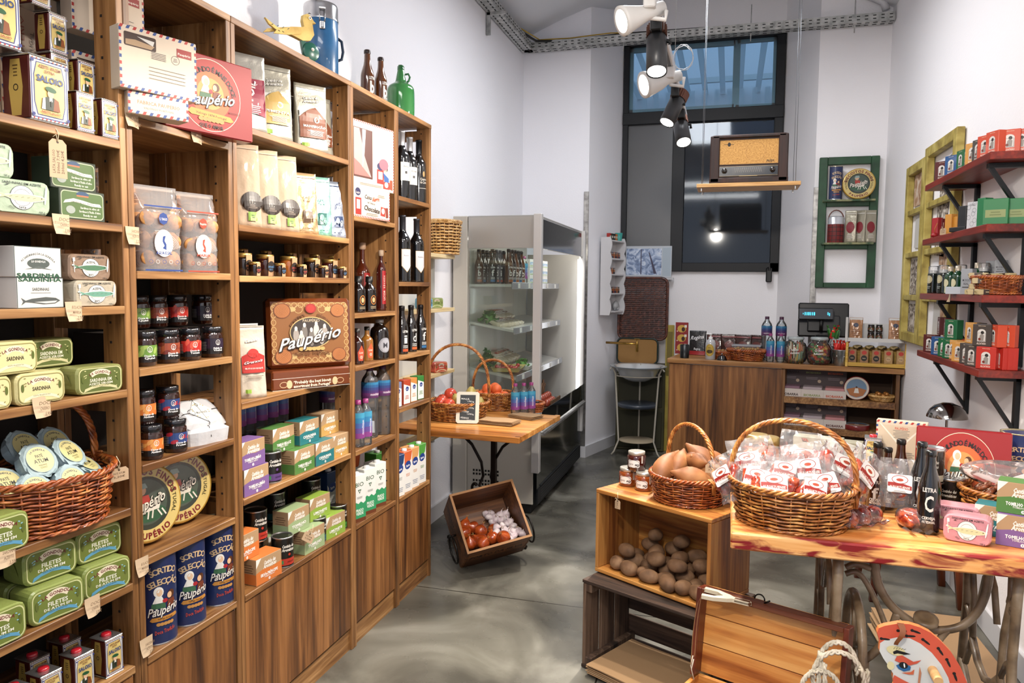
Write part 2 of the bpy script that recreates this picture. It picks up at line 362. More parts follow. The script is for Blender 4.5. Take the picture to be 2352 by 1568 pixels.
# metal corner guards on the two pillar corners
steel = noisemat('brushed_steel', [(.3, '#8d8b88'), (.7, '#bdbbb7')], 30, .35, .02, 3, metal=.9)
for nm, x, lab, top in (('corner_guard', -1.205, 'steel corner guard strip on the left pillar beside the fridge', 2.315), ('corner_guard', .635, 'steel corner guard strip on the pillar left of the green frame', 2.30)):
 t = thing(nm, lab, 'corner guard', (x, 6.39, 0)); m_ = MB(); m_.box((0, 0, top/2+.05), (.042, .012, top-.1), steel, b=.002); m_.build('guard_plate', t)
 m_ = MB()
 for z in (.5, 1.1, 1.7, 2.2): m_.cyl((0, -.007, z), .004, .002, mat('#6b6966', .3, 1), 8, RX(0)); m_.build('screw', t); m_ = MB()
# ---- window
frm = mat('#0a0e14', .5); WY = 7.1
wx0, wx1, wz0, wz1 = -1.0, .41, 1.65, 3.76
win = thing('window_1', 'tall black framed window with a blue transom', 'window', (0, 7.1, 1.65)); win['kind'] = 'structure'
for k_ in ('label', 'category'): del win[k_]
L = local(win)
mb = MB(L)
def fr(x0, x1, z0, z1, y0=7.06, y1=7.16): mb.box(((x0+x1)/2, (y0+y1)/2, (z0+z1)/2), (x1-x0, y1-y0, z1-z0), frm, b=.004)
fr(wx0, wx1, 3.71, 3.78); fr(wx0, wx0+.05, wz0, wz1); fr(wx1-.075, wx1, wz0, wz1); fr(wx0, wx1, wz0, 1.73); fr(wx0, wx1, 3.0, 3.11, 7.05, 7.17); fr(-.54, -.43, wz0, 3.05, 7.05, 7.17)
mb.build('window_frame', win)
mb = MB(L)
for x0, x1, z0, z1 in ((-.95, -.015, 3.11, 3.15), (-.95, -.015, 3.67, 3.71), (-.95, -.92, 3.11, 3.71), (-.03, .0, 3.11, 3.71), (0.0, .335, 3.11, 3.14), (0, .335, 3.68, 3.71), (.31, .335, 3.11, 3.71), (0, .03, 3.11, 3.71)):
 mb.box(((x0+x1)/2, 7.13, (z0+z1)/2), (x1-x0, .03, z1-z0), mat('#8fb3bb', .4))
mb.build('sash', win)
mb = MB(L); mb.box((-.3, 7.115, 3.41), (1.3, .006, .6), film('blue_pane', '#d3ecf8', .08, .12)); mb.build('pane', win)
mb = MB(L); mb.box((-.745, 7.1, 2.36), (.42, .006, 1.3), film('grey_pane', '#5d6a70', .16, .22)); mb.build('pane', win)
mb = MB(L); mb.box((-.05, 7.1, 2.36), (.77, .006, 1.3), film('dark_pane', '#7f9aab', .02, .05)); mb.build('pane', win)
mb = MB(L); mb.box((.33, 7.03, 1.62), (.05, .05, .13), mat('#0b0d10', .4), RY(0), b=.008); mb.cyl((.33, 7.0, 1.66), .012, .03, mat('#0b0d10', .3), 10); mb.build('handle', win)
# light well behind the window
mb = MB(); mb.box((-.3, 9.6, 1.6), (5, .1, 3.4), mat('#27323d', .8)); mb.box((-.3, 9.6, 4.4), (5, .1, 2.2), mat('#f2f2f7', .7)); struct('wall_outer', mb)
mb = MB(); mb.box((-1.95, 8.5, 2), (.1, 2.2, 4.4), mat('#222b35', .8)); mb.box((1.35, 8.5, 2), (.1, 2.2, 4.4), mat('#222b35', .8)); struct('wall_outer', mb)
mb = MB(); mb.box((-.3, 8.45, -.05), (3.3, 2.3, .1), mat('#1c242c', .8)); struct('floor_outer', mb)
canopy_m = bpy.data.materials.new('canopy_sheet'); canopy_m.use_nodes = True; nt = canopy_m.node_tree; nt.nodes.clear(); o_ = nt.nodes.new('ShaderNodeOutputMaterial'); t_ = nt.nodes.new('ShaderNodeBsdfTranslucent'); t_.inputs[0].default_value = (.9, .96, 1, 1); d_ = nt.nodes.new('ShaderNodeBsdfDiffuse'); d_.inputs[0].default_value = (.85, .9, .92, 1); m_ = nt.nodes.new('ShaderNodeMixShader'); nt.links.new(t_.outputs[0], m_.inputs[1]); nt.links.new(d_.outputs[0], m_.inputs[2]); nt.links.new(m_.outputs[0], o_.inputs[0])
cn = thing('canopy_roof', 'corrugated canopy with white beams outside the upper window pane', 'canopy', (-.3, 8.5, 3.3)); L = local(cn)
mb = MB(L)
for k in range(15): mb.box((-1.75+k*.2, 8.6, 3.75+0.10), (.06, 1.9, .02), canopy_m)
mb.build('roof_ribs', cn)
mb = MB(L)
for z, y in ((3.34, 8.3), (3.95, 9.3)): mb.box((-.3, y, z), (3.1, .05, .06), mat('#e8eff2', .5))
mb.build('beam', cn)
mb = MB(L)
for k in range(9): mb.box((-1.5+k*.3, 8.28, 3.25), (.03, .03, .05), mat('#f4f8fa', .4))
for k in range(22): mb.box((-1.75+k*.14, 9.2, 3.64), (.055, .02, .34), canopy_m)
mb.build('slats', cn)
# ---- cable tray
galv = noisemat('galvanised_steel', [(.3, '#8c8d8a'), (.5, '#b4b5b2'), (.7, '#cfcfcc')], 18, .45, .04, 5, metal=.6)
hole = mat('#2b2b2b', .8)
def tray(x0, y0, x1, y1, z, root, nm='tray'):
 d = Vector((x1-x0, y1-y0, 0)); Ln = d.length; a = math.degrees(math.atan2(d.y, d.x)); X = T(x0, y0, z) @ RZ(a); mb = MB(local(root))
 mb.box((Ln/2, 0, 0), (Ln, .1, .003), galv, X); mb.box((Ln/2, .05, .03), (Ln, .003, .06), galv, X); mb.box((Ln/2, -.05, .03), (Ln, .003, .06), galv, X)
 n = int(Ln/.055)
 for i in range(n):
  x = (i+.5)*Ln/n
  for z_ in (.018, .042): mb.box((x, -.0525, z_), (.022, .002, .006), hole, X)
  for y_ in (-.025, .025): mb.box((x+.01, y_, -.0025), (.03, .009, .002), hole, X)
 mb.build(nm, root)
tr = thing('cable_tray', 'perforated galvanised cable tray under the ceiling along two walls', 'cable tray', (-.3, 6.3, 3.5))
tray(-1.72, 2.0, -1.72, 6.32, 3.50, tr, 'tray_run'); tray(-1.74, 6.3, 1.12, 6.3, 3.50, tr, 'tray_run')
mb = MB(local(tr))
mb.tube([(-1.72, 4.4, 3.58), (-1.70, 5.3, 3.575), (-1.71, 5.95, 3.57), (-1.62, 6.2, 3.55), (-1.4, 6.3, 3.56), (-.9, 6.29, 3.575), (-.3, 6.3, 3.57), (.4, 6.31, 3.545)], .010, mat('#15130f', .4), 6)
mb.tube([(-1.71, 5.9, 3.585), (-1.6, 6.24, 3.57), (-1.35, 6.28, 3.575), (-1.0, 6.27, 3.585), (-.7, 6.3, 3.57)], .005, mat('#c9a21c', .4), 6)
mb.build('cable', tr)
mb = MB(); mb.tube([(1.07, 6.33, 3.60), (1.05, 6.33, 3.66), (.98, 6.33, 3.70), (.90, 6.34, 3.74)], .028, mat('#e6e6ea', .4), 12); tag(mb.build('white_pipe'), 'short white pipe elbow above the right end of the cable tray', 'pipe')
for x, y in ((-1.76, 5.35), (-1.76, 3.6)): mb = MB(local(tr)); mb.box((x, y, 3.42), (.03, .02, .16), galv); mb.box((x+.06, y, 3.49), (.14, .02, .02), galv); mb.build('bracket', tr)
for x in (-.9, .1, .85): mb = MB(local(tr)); mb.tube([(x, 6.3, 3.44), (x, 6.3, 3.72)], .004, galv, 5); mb.build('hanger_rod', tr)
# ================================================================= left shelving
oak = wood('oak_side', ['#3d2310', '#62401f', '#835a32', '#a07548'], 'Z', 10, .45)
oak_h = wood('oak_board', ['#482b16', '#6c4624', '#8b6339', '#ab8254'], 'Y', 10, .45)
oak_d = wood('oak_door', ['#391f0e', '#5b3719', '#80532b', '#9d6c3e'], 'Z', 7, .4, .05, .08, dist=2)
XS, XB = -1.45, -1.745
SH = [(.80, 1.535, [1.847, 1.644, 1.442, 1.232, .928, .732, .512]), (1.537, 1.949, [1.917, 1.530, 1.279, 1.027, .779, .512]),
         (1.951, 2.683, [1.986, 1.681, 1.525, 1.128, .822, .512]), (2.685, 3.103, [1.775, 1.384, 1.168, .82, .512]), (3.105, 3.506, [1.904, 1.515, 1.174, .93, .508])]
lab = ['dark oak shelf unit nearest the camera, stacked with sardine tins', 'narrow oak shelf unit holding jam jars and round biscuit tins', 'wide oak shelf unit holding coffee bags and tea cartons',
         'narrow oak shelf unit holding water bottles and milk cartons', 'oak shelf unit at the far end holding wine bottles']
solid = {1: [(1.53, 2.295)], 3: [(1.384, 1.775)], 4: []}
backp = {3: [(1.384, 1.775)], 4: [(1.515, 1.904)], 1: [(1.53, 1.917)]}
TK = .02
for i, (y0, y1, zs) in enumerate(SH):
 u = thing('shelving_unit', lab[i], 'shelving unit', ((XS+XB)/2, (y0+y1)/2, 0), 0); Lc = local(u)
 for y in (y0+TK/2, y1-TK/2):
  mb = MB(Lc)
  for x0, x1 in ((XS-.07, XS), (XB, XB+.07)): mb.box(((x0+x1)/2, y, 1.1475), (x1-x0, TK, 2.295), oak, b=.0015)
  for z in [.25]+zs+[2.275]: mb.box(((XS+XB)/2, y, z-.035), (XS-XB-.13, TK*.9, .05 if z > .3 else .5), oak)
  if y > (y0+y1)/2:
   for za, zb in solid.get(i, []): mb.box(((XS+XB)/2, y, (za+zb)/2), (XS-XB-.02, TK*.8, zb-za), oak)
  q = -1 if y > (y0+y1)/2 else 1
  for k in range(34): mb.box((XS-.045, y+q*(TK/2+.0004), .6+k*.05), (.006, .001, .006), mat('#20140a', .9))
  mb.build('side_frame', u)
 for j, z in enumerate(zs+[2.295]):
  mb = MB(Lc); mb.box(((XS+XB)/2+.002, (y0+y1)/2, z-TK/2), (XS-XB, y1-y0-2*TK-.0005 if z < 2.29 else y1-y0, TK), oak_h, b=.0015); mb.build('shelf' if z < 2.29 else 'top_panel', u)
 for za, zb in backp.get(i, []):
  mb = MB(Lc); mb.box((XB+.004, (y0+y1)/2, (za+zb)/2), (.008, y1-y0-2*TK, zb-za-TK), oak_h); mb.build('back_panel', u)
 if i < 4:
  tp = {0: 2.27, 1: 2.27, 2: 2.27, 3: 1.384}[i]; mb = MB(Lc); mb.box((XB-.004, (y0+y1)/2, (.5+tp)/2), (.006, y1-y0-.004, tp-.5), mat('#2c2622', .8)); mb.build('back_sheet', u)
 mb = MB(Lc); mb.box((XS-.012, (y0+y1)/2, (.09+.492)/2), (.018, y1-y0-2*TK-.006, .394), oak_d, b=.002); mb.build('door', u)
 mb = MB(Lc); mb.box((XS-.02, (y0+y1)/2, .0425), (.018, y1-y0, .085), oak_h); mb.build('plinth', u)
# ================================================================= product builders (front faces local -y, base at z 0)
SILV = mat('#b9babb', .22, .9); GOLD = mat('#b9913f', .3, .8); BLACKG = mat('#0d0d0f', .25, coat=.5)
wick = [('#4a1f0a'), ('#8a4516'), ('#c07a38')]
def wickmat(name, a, b, c, rough=.35): return noisemat(name, [(.3, a), (.5, b), (.7, c)], 38, rough, .1, 4, coat=.4)
W_RED = wickmat('wicker_chestnut', '#5a230b', '#96481a', '#c47a3c'); W_GOLD = wickmat('wicker_honey', '#5f3110', '#9c5c24', '#d09750'); W_PALE = wickmat('wicker_pale', '#9c6c35', '#c79a5a', '#e6c38c')
def man(a, x, z, s, beret='#1f5a34'):
 a.PL([(x-s*.5, z-s*.62), (x+s*.5, z-s*.62), (x+s*.42, z-s*.1), (x+s*.12, z+s*.02), (x-s*.12, z+s*.02), (x-s*.42, z-s*.1)], '#2e3a2c')
 a.PL([(x+s*.12, z-s*.62), (x+s*.5, z-s*.62), (x+s*.42, z-s*.1), (x+s*.2, z)], '#8a4a1e'); a.PL([(x-s*.5, z-s*.62), (x-s*.3, z-s*.62), (x-s*.3, z-s*.06), (x-s*.42, z-s*.1)], '#dfe6ee')
 a.R(x, z-s*.1, s*.16, s*.2, '#f2efe6'); a.E(x, z+s*.16, s*.17, s*.21, '#e6bd96', 14); a.E(x+s*.02, z+s*.36, s*.3, s*.13, beret, 14, -8); a.R(x, z-s*.3, s*.05, s*.3, '#161616')
def saloio(w, d, h, red=False):
 r = thing('olive_oil_tin', 'x', 'tin'); dk = mat('#4a1712', .3, .3)
 mb = MB(); mb.box((0, 0, h/2), (w*.96, d*.96, h*.96), dk, b=.004)
 a = Art(); a.PL([(-d*.16, h*.08), (d*.16, h*.08), (d*.24, h*.5), (d*.16, h*.92), (-d*.16, h*.92), (-d*.24, h*.5)], '#b99a45'); a.RG(0, h*.5, d*.09, d*.09, d*.03, '#2a1c10', 14); a.G(0, h*.75, d*.2, h*.2, 4, '#5c451c')
 for X in (T(-w*.48, 0, 0) @ RZ(-90), T(w*.48, 0, 0) @ RZ(90)): a.to(mb, X, rough=.3)
 mb.build('can_body', r)
 mb = MB(); a = Art(); a.R(0, h/2, w*.93, h*.93, '#e4e3dc'); a.FR(0, h/2, w*.9, h*.88, w*.025, '#27357e')
 a.PL([(w*.40*sx*k, h*zz) for sx, k, zz in ((-1, .8, .1), (1, .8, .1), (1, .98, .3), (1, .98, .7), (1, .8, .9), (-1, .8, .9), (-1, .98, .7), (-1, .98, .3))], '#2b3678')
 a.PL([(w*.375*sx*k, h*zz) for sx, k, zz in ((-1, .8, .115), (1, .8, .115), (1, .98, .3), (1, .98, .7), (1, .8, .885), (-1, .8, .885), (-1, .98, .7), (-1, .98, .3))], '#e3c877')
 for k in range(9): a.E((k-4)*w*.1, h*.945, w*.022, w*.022, '#a3521f', 8); a.E((k-4)*w*.1, h*.05, w*.02, w*.02, '#b5281c', 8)
 a.TX('AZEITE VIRGEM', 0, h*.84, h*.05, '#7a2b14', w*.55, b=.02); a.TX('EXTRA', 0, h*.775, h*.045, '#7a2b14', w*.25, b=.02)
 a.TX('SALOIO', 0, h*.66, h*.095, '#17407f', w*.66, b=.035); man(a, 0, h*.4, h*.32); a.TX('AZEITE SALOIO', 0, h*.165, h*.035, '#a3341a', w*.5, b=.03); a.G(0, h*.13, w*.5, h*.03, 2, '#8c6b2a')
 for c in range(4): a.E((-1 if c % 2 else 1)*w*.43, h*(.1 if c < 2 else .9), w*.04, w*.04, '#27357e', 10)
 a.to(mb, T(0, -d*.48, 0), rough=.3, coat=.3); mb.build('front_label', r)
 for z in (h*.985, h*.015): MB().box((0, 0, z), (w, d, h*.03), SILV, b=.003).build('rim', r)
 mb = MB()
 if red: mb.lathe([(w*.22, 0), (w*.24, .003), (w*.2, .007), (.0, .008)], mat('#c01326', .25, coat=.6), 16, T(0, 0, h))
 else: mb.lathe([(w*.14, 0), (w*.14, .004), (0, .005)], SILV, 12, T(w*.15, 0, h))
 mb.build('cap', r); return Kind(r)
def carton(name, cat, w, d, h, base, front, side=None, top=None, b=.0015, rough=.5, lblname='printed_front', ext=None):
 """box with printed panels; front(a) draws with x in -w/2..w/2 and z in 0..h"""
 r = thing(name, 'x', cat); mb = MB(); m = base if not isinstance(base, str) else mat(base, rough, coat=.15); mb.box((0, 0, h/2), (w, d, h), m, b=b)
 if side:
  a = Art(); side(a)
  for X in (T(-w/2, 0, 0) @ RZ(-90), T(w/2, 0, 0) @ RZ(90)): a.to(mb, X)
 if top: a = Art(); top(a); a.to(mb, T(0, 0, h) @ RX(-90))
 if ext: ext(mb)
 mb.build('carton', r); mb = MB(); a = Art(); front(a); a.to(mb, T(0, -d/2, 0), coat=.1); mb.build(lblname, r); return Kind(r)
def wrapped(name, cat, w, d, h, base, front, side=None, seed=1):
 """foil or paper wrapped tin: soft rounded block with folded ends"""
 r = thing(name, 'x', cat); q = random.Random(seed); mb = MB(); m = mat(base, .45, coat=.35, bump=.25, bscale=45)
 def prof(t, e):
  return e
 n = 5; rr = min(h, w)*.24; pts = []
 for sx, sz, a0 in ((1, 1, 0), (-1, 1, 90), (-1, -1, 180), (1, -1, 270)):
  for k in range(n): a = radians(a0+90*k/(n-1)); pts.append((sx*(w/2-rr)+rr*cos(a), h/2+sz*(h/2-rr)+rr*sin(a)))
 N = len(pts); ys = [(-d/2, .93), (-d/2+.004, .995), (0, 1.0), (d/2-.004, .995), (d/2, .93)]; vs = []
 for y, s in ys:
  for i, (x, z) in enumerate(pts):
   j = 1+q.uniform(-.012, .012); vs.append((x*s*j, y, h/2+(z-h/2)*s*j))
 z0 = min(v[2] for v in vs); vs = [(x, y, z-z0) for x, y, z in vs]
 fs = [(j*N+i, (j+1)*N+i, (j+1)*N+(i+1) % N, j*N+(i+1) % N) for j in range(len(ys)-1) for i in range(N)]+[tuple(range(N)), tuple(range(len(vs)-1, len(vs)-N-1, -1))]
 mb.add(vs, fs, m, False)
 for sx in (-1, 1):
  mb.add([(sx*(w/2-.001), -d*.32, h*.2), (sx*(w/2+.005), -d*.1, h*.75), (sx*(w/2+.004), d*.3, h*.7), (sx*(w/2-.001), d*.3, h*.2)], [(0, 1, 2, 3)], m)
 mb.build('wrapping', r); mb = MB(); a = Art(); front(a); a.to(mb, T(0, -d/2-.0008, 0), coat=.3, rough=.4); mb.build('printed_front', r); return Kind(r)
def gondola(txt, bgc, fr_, ink, ban, light=None, w=.125, h=.072):
 def f(a):
  a.RR(0, h/2, w*.9, h*.86, h*.2, fr_); a.RR(0, h/2, w*.86, h*.8, h*.18, bgc)
  a.AT('LA GONDOLA', 0, h*.05, w*.33*1.75*.95, h*.10, '#7a1f33', 90, 50, b=.03) if False else None
  a.RG(0, h*.0, w*.42, h*.88, h*.17, '#e9dfc0', 18, 58, 122); a.AT('LA GONDOLA', 0, -h*.35, h*1.13, h*.09, '#6d1426', 90, 46, b=.03)
  a.TX(txt[0], 0, h*.50, h*.12, ink, w*(.36 if len(txt[0]) < 9 else .46), b=.02)
  if len(txt) > 1: a.TX(txt[1], 0, h*.37, h*.075, ink, w*.5, b=.02)
  a.PL([(-w*.36, h*.10), (-w*.2, h*.2), (0, h*.25), (w*.2, h*.2), (w*.36, h*.10), (w*.33, h*.22), (w*.18, h*.30), (0, h*.335), (-w*.18, h*.30), (-w*.33, h*.22)], ban)
  a.TX('AZEITE VIRGEM EXTRA', 0, h*.285, h*.04, '#3b3a1c', w*.34, b=.0)
  q = random.Random(3)
  for k in range(10):
   x = (-1)**k*w*q.uniform(.3, .39); z = h*q.uniform(.2, .85); a.E(x, z, w*.022, h*.018, light or '#c9c98a', 8, q.uniform(-40, 40)); a.k -= 1
  a.k += 1
  for sx in (-1, 1): a.E(sx*w*.37, h*.55, w*.03, h*.13, '#5c6a2a', 10)
 return f
def fishlabel(w, h, fish, ring, ttl, bg):
 def f(a):
  a.E(0, h*.48, w*.21, h*.36, '#f3f1ea', 24); a.RG(0, h*.48, w*.21, h*.36, w*.008, '#23282b', 24); a.RG(0, h*.48, w*.15, h*.25, w*.006, '#5a6063', 20)
  a.TX('SARDINHAS EM AZEITE', 0, h*.89, h*.07, '#23282b', w*.66, b=.01)
  if ring: a.TX('AZEITE', 0, h*.68, h*.08, '#2b2f31', w*.2)
  a.TX(ttl, 0, h*.2, h*.07, '#33393b', w*.12); a.TX('120 g', w*.33, h*.09, h*.06, '#23282b', w*.1)
  p = [(-.44, .55), (-.36, .5), (-.40, .42), (-.30, .47), (-.1, .36), (.15, .35), (.34, .42), (.42, .50), (.33, .56), (.1, .6), (-.12, .58), (-.30, .52), (-.42, .60)]
  a.PL([(x*w*1.02, h*(z+.005)) for x, z in p], '#f2efe2'); a.PL([(x*w*.96, h*(.48+(z-.48)*.85)) for x, z in p], fish)
  a.E(w*.33, h*.5, w*.012, h*.02, '#1c1c1c', 8)
  for k in range(5): a.R(w*(-.2+.1*k), h*.49, w*.05, h*.012, '#6a7a62', 15); a.k -= 1
  a.k += 1
  a.R(-w*.4, h*.55, w*.012, h*.5, '#f5f5f0', 5); a.R(-w*.4, h*.78, w*.05, h*.14, '#f5f5f0', 5); a.E(w*.4, h*.6, w*.018, h*.28, '#f5f5f0', 12, -6)
  for k in range(4): a.R(-w*.22+w*.02*k, h*(.2-.02*k), w*.05, h*.01, '#2b2f31', 30); a.R(-w*.27+.01*k*w, h*.82, w*.04, h*.01, '#2b2f31', 35)
 return f
def basket(rx, ry, h, H, m, flare=1.12, rows=13, stakes=26, name='wicker_basket', nest=True, hm=None, hy=0, rim2=True, axis='x'):
 r = thing(name, 'x', 'basket'); mb = MB(); ns = stakes*4
 for k in range(rows):
  z = .008+(h-.02)*k/(rows-1); f = 1+(flare-1)*(z/h)**.8; pts = []
  for i in range(ns):
   a = 2*pi*i/ns; wv = (.0032 if rows > 8 else .0045)*cos(a*stakes/2+pi*(k % 2)); pts.append(((rx*f+wv)*cos(a), (ry*f+wv)*sin(a), z+.0012*sin(a*stakes/2)))
  mb.tube(pts, (h/rows)*.42, m, 5, True, flat=.75 if rows > 8 else .85)
 for i in range(stakes):
  a = 2*pi*(i+.0)/stakes; mb.tube([(rx*cos(a)*(1+(flare-1)*t), ry*sin(a)*(1+(flare-1)*t), .004+(h-.01)*t) for t in (0, .5, 1)], .0025, m, 5)
 mb.lathe([(.999, h*.0+.004), (.001, .004)], m, 24, SC(rx*.98, ry*.98, 1), cap=(0, 0))
 mb.lathe([(rx*.985, .006), ((rx*flare*.985), h-.012)], mat('#3d1b0a', .8), 32, SC(1, ry/rx, 1), cap=(0, 0))
 mb.build('woven_body', r); mb = MB(); f = flare+.01
 for p in (0, 1, 2):
  pts = []
  for i in range(64*2):
   a = 2*pi*i/128; q = a*18+p*2.094; rr = .0055; pts.append((rx*f*cos(a)+rr*cos(q)*cos(a), ry*f*sin(a)+rr*cos(q)*sin(a), h+rr*sin(q)))
  mb.tube(pts, .0042, m, 5, True)
 mb.build('braided_rim', r)
 mb = MB()
 for p in range(2):
  pts = []
  for i in range(80): a = 2*pi*i/80; q = a*22+p*pi; pts.append(((rx+.004+.003*cos(q))*cos(a), (ry+.004+.003*cos(q))*sin(a), .006+.003*sin(q)))
  mb.tube(pts, .0032, m, 5, True)
 mb.build('foot_rim', r)
 if H:
  mb = MB(); hm = hm or m; K = 90; R0 = .0045
  for p in range(4):
   pts = []
   for i in range(K+1):
    t = i/K; a = pi*t; X0 = -rx*f*cos(a)*(1+.06*sin(a)); Z0 = h*.55+(H-h*.55)*sin(a)**.62; q = i*.55+p*pi/2
    nx, nz = cos(a), -sin(a); pts.append((X0-nx*R0*cos(q)*1.1, hy+R0*sin(q)*1.1, Z0-nz*R0*cos(q)))
   mb.tube(pts, R0, hm, 5)
  ob = hd = mb.build('handle', r)
  if axis == 'y': ob.rotation_euler = (0, 0, pi/2); ob.scale = (ry/rx, 1, 1)
  mb = MB()
  for sx in (-1, 1):
   for k in range(5): mb.tube([(sx*(rx*f+.008)*c_, .006*(k-2)+s_*.012, h+dz) for c_, s_, dz in ((.93, -1, .014), (1.03, 0, 0), (1.0, 1, -.024))], .003, hm, 5)
  mb.build('binding', hd)
 return Kind(r)
def jar(name, cat, r_, h, lid, body, label=None, lh=None, glass=True, lz=.5, seg=20, neck=.9):
 r = thing(name, 'x', cat); mb = MB(); hb = h*.84
 mb.lathe([(r_*.9, 0), (r_, .004), (r_, hb*.84), (r_*.96, hb*.91), (r_*neck*.94, hb*.97), (r_*neck*.94, hb)], body, seg); mb.build('glass_body', r)
 mb = MB(); mb.lathe([(r_*neck, hb*.955), (r_*(neck+.05), hb*.965), (r_*(neck+.05), h*.985), (r_*neck*.96, h), (r_*neck*.5, h*.995), (0, h*.99)], lid, seg)
 mb.build('lid', r)
 if label:
  mb = MB(); a = Art(.0003); label(a); a.to(mb, wrap=r_+.0004, rough=.4, coat=.3); mb.build('label_band', r)
 return Kind(r)
DJAR = mat('#140c0a', .08, coat=1); AMB = mat('#6b2a08', .08, coat=1); GLASSY = mat('#3a1408', .06, coat=1)
def doce(col, c2, name1, name2, r_=.031, h=.092, orange=False):
 def L(a):
  w = 2*pi*r_*.42; z = h*.37
  a.R(-w*.0, z, w*2.1, h*.5, '#15100f'); a.R(w*.1, z+h*.08, w*1.15, h*.32, col)
  q = random.Random(len(name1)+ord(name2[0]))
  for k in range(9): a.E(w*.1+q.uniform(-.5, .5)*w, z+h*.08+q.uniform(-.13, .13)*h, w*.13, h*.06, (col, c2, c2)[k % 3], 10, q.uniform(0, 90))
  a.RG(w*.02, z+h*.12, h*.075, h*.09, h*.014, '#f0ece6', 18); a.TX('D', w*.02, z+h*.115, h*.08, '#f0ece6', h*.05); a.R(w*.02, z+h*.06, h*.11, h*.012, '#f0ece6')
  a.TX(name1, w*.02, z-h*.06, h*.055, '#ffffff', w*.34, b=.03); a.TX(name2, w*.02, z-h*.13, h*.055, '#ffffff', w*.34, b=.03)
  a.G(-w*.5, z, w*.3, h*.3, 6, '#8b8580')
 return jar('jam_jar', 'jar', r_, h, mat('#1c1c20', .18, .3, coat=.8), mat('#5a2408', .06, coat=1) if orange else mat('#2e120a', .06, coat=1), L)
def kid(a, x, z, s, dress='#f1efe6'):   # small seated children vignette (plain generic figures)
 a.E(x-s*.16, z+s*.26, s*.13, s*.15, '#f4f1e8', 14); a.E(x-s*.14, z+s*.24, s*.08, s*.1, '#edc39b', 12); a.PL([(x-s*.32, z-s*.05), (x-s*.24, z+s*.13), (x-s*.08, z+s*.13), (x, z-s*.05)], dress)
 a.PL([(x-s*.34, z-s*.06), (x+s*.0, z-s*.06), (x+s*.02, z-s*.2), (x-s*.36, z-s*.2)], '#3c6a48'); a.R(x-s*.22, z-s*.28, s*.05, s*.16, '#efe9dc'); a.R(x-s*.1, z-s*.28, s*.05, s*.16, '#efe9dc')
 a.E(x+s*.18, z+s*.14, s*.11, s*.12, '#5b3216', 12); a.E(x+s*.13, z+s*.12, s*.07, s*.09, '#e9bb90', 12); a.PL([(x+s*.05, z-s*.2), (x+s*.08, z), (x+s*.28, z+s*.02), (x+s*.33, z-s*.2)], '#7a3a22')
 a.E(x+s*.0, z+s*.0, s*.07, s*.06, '#b3202a', 10)
def script(a, st, x, z, h, w, c='#f6f1e8', sh='#2a1712', rot=8):
 for dx, dz, cc, bb in ((.02, -.03, sh, .04), (-.01, -.015, sh, .04), (0, 0, c, .012)): a.TX(st, x+dx*h*1.5, z+dz*h*1.5, h, cc, w, rot, b=bb, shear=.5)
# ================================================================= left shelves: stock
def on(k, px, X, Z, lab_, group=None, rz=90, dz=0, **kw):      # stand a thing on a shelf of the left wall unit
 return k.at((X, yat(px, X, Z), Z+dz), rz, lab_, group, **kw)
# ---- bay 1, olive oil tins
S1 = SH[0][2]
big = saloio(.098, .085, .142); sm = saloio(.050, .048, .092); cap_t = saloio(.052, .056, .098, True)
z = S1[0]; q = .0005
big.at((-1.49, 1.322, z+q), 88, 'large olive oil tin at the front left of the top near shelf')
big.at((-1.52, 1.235, z+q+.1425), 86, 'large olive oil tin stacked highest at the left frame edge'); 
big.at((-1.60, 1.21, z+q), 90, 'large olive oil tin hidden deep behind the front one, carrying the top tin')
g = 'small olive oil tins on the top near shelf'
for x, y, k, l in ((-1.475, 1.417, 0, 'small olive oil tin on the board beside the large front tin'), (-1.475, 1.489, 0, 'small olive oil tin on the board nearest the upright'),
            (-1.545, 1.417, 0, 'small olive oil tin at the back, bottom of the middle stack'), (-1.53, 1.477, 0, 'small olive oil tin at the back carrying the right stacked tin'),
            (-1.545, 1.417, 1, 'small olive oil tin in the second row, half hidden by the large tin'), (-1.53, 1.477, 1, 'small olive oil tin in the second row, closest to the upright'),
            (-1.55, 1.42, 2, 'small dark-shaded olive oil tin in the third row'), (-1.55, 1.378, 3, 'small olive oil tin crowning the stack, cut by the top edge')):
 sm.at((x, y, z+q+k*.0925), 90, l, g)
k = carton('airmail_envelope_pack', 'package', .15, .05, .33, '#a48a72', lambda a: (a.FR(0, .165, .145, .325, .008, '#b9a089'), [a.R(s*.068, .02+i*.03, .008, .014, ('#a2332b', '#33466f')[i % 2], 20) for i in range(10) for s in (-1, 1)], a.TX('FABRICA PAUPERIO', -.02, .17, .018, '#8f4b3a', .24, 90), a.TX('VALONGO PORTUGAL', .01, .17, .012, '#5c4b42', .18, 90)))
k.at((-1.68, 1.30, z+q), 90, 'tall striped envelope pack standing behind the olive oil tins, left one', 'envelope packs behind the tins'); k.at((-1.68, 1.452, z+q), 90, 'tall striped envelope pack standing behind the tins beside the upright', 'envelope packs behind the tins')
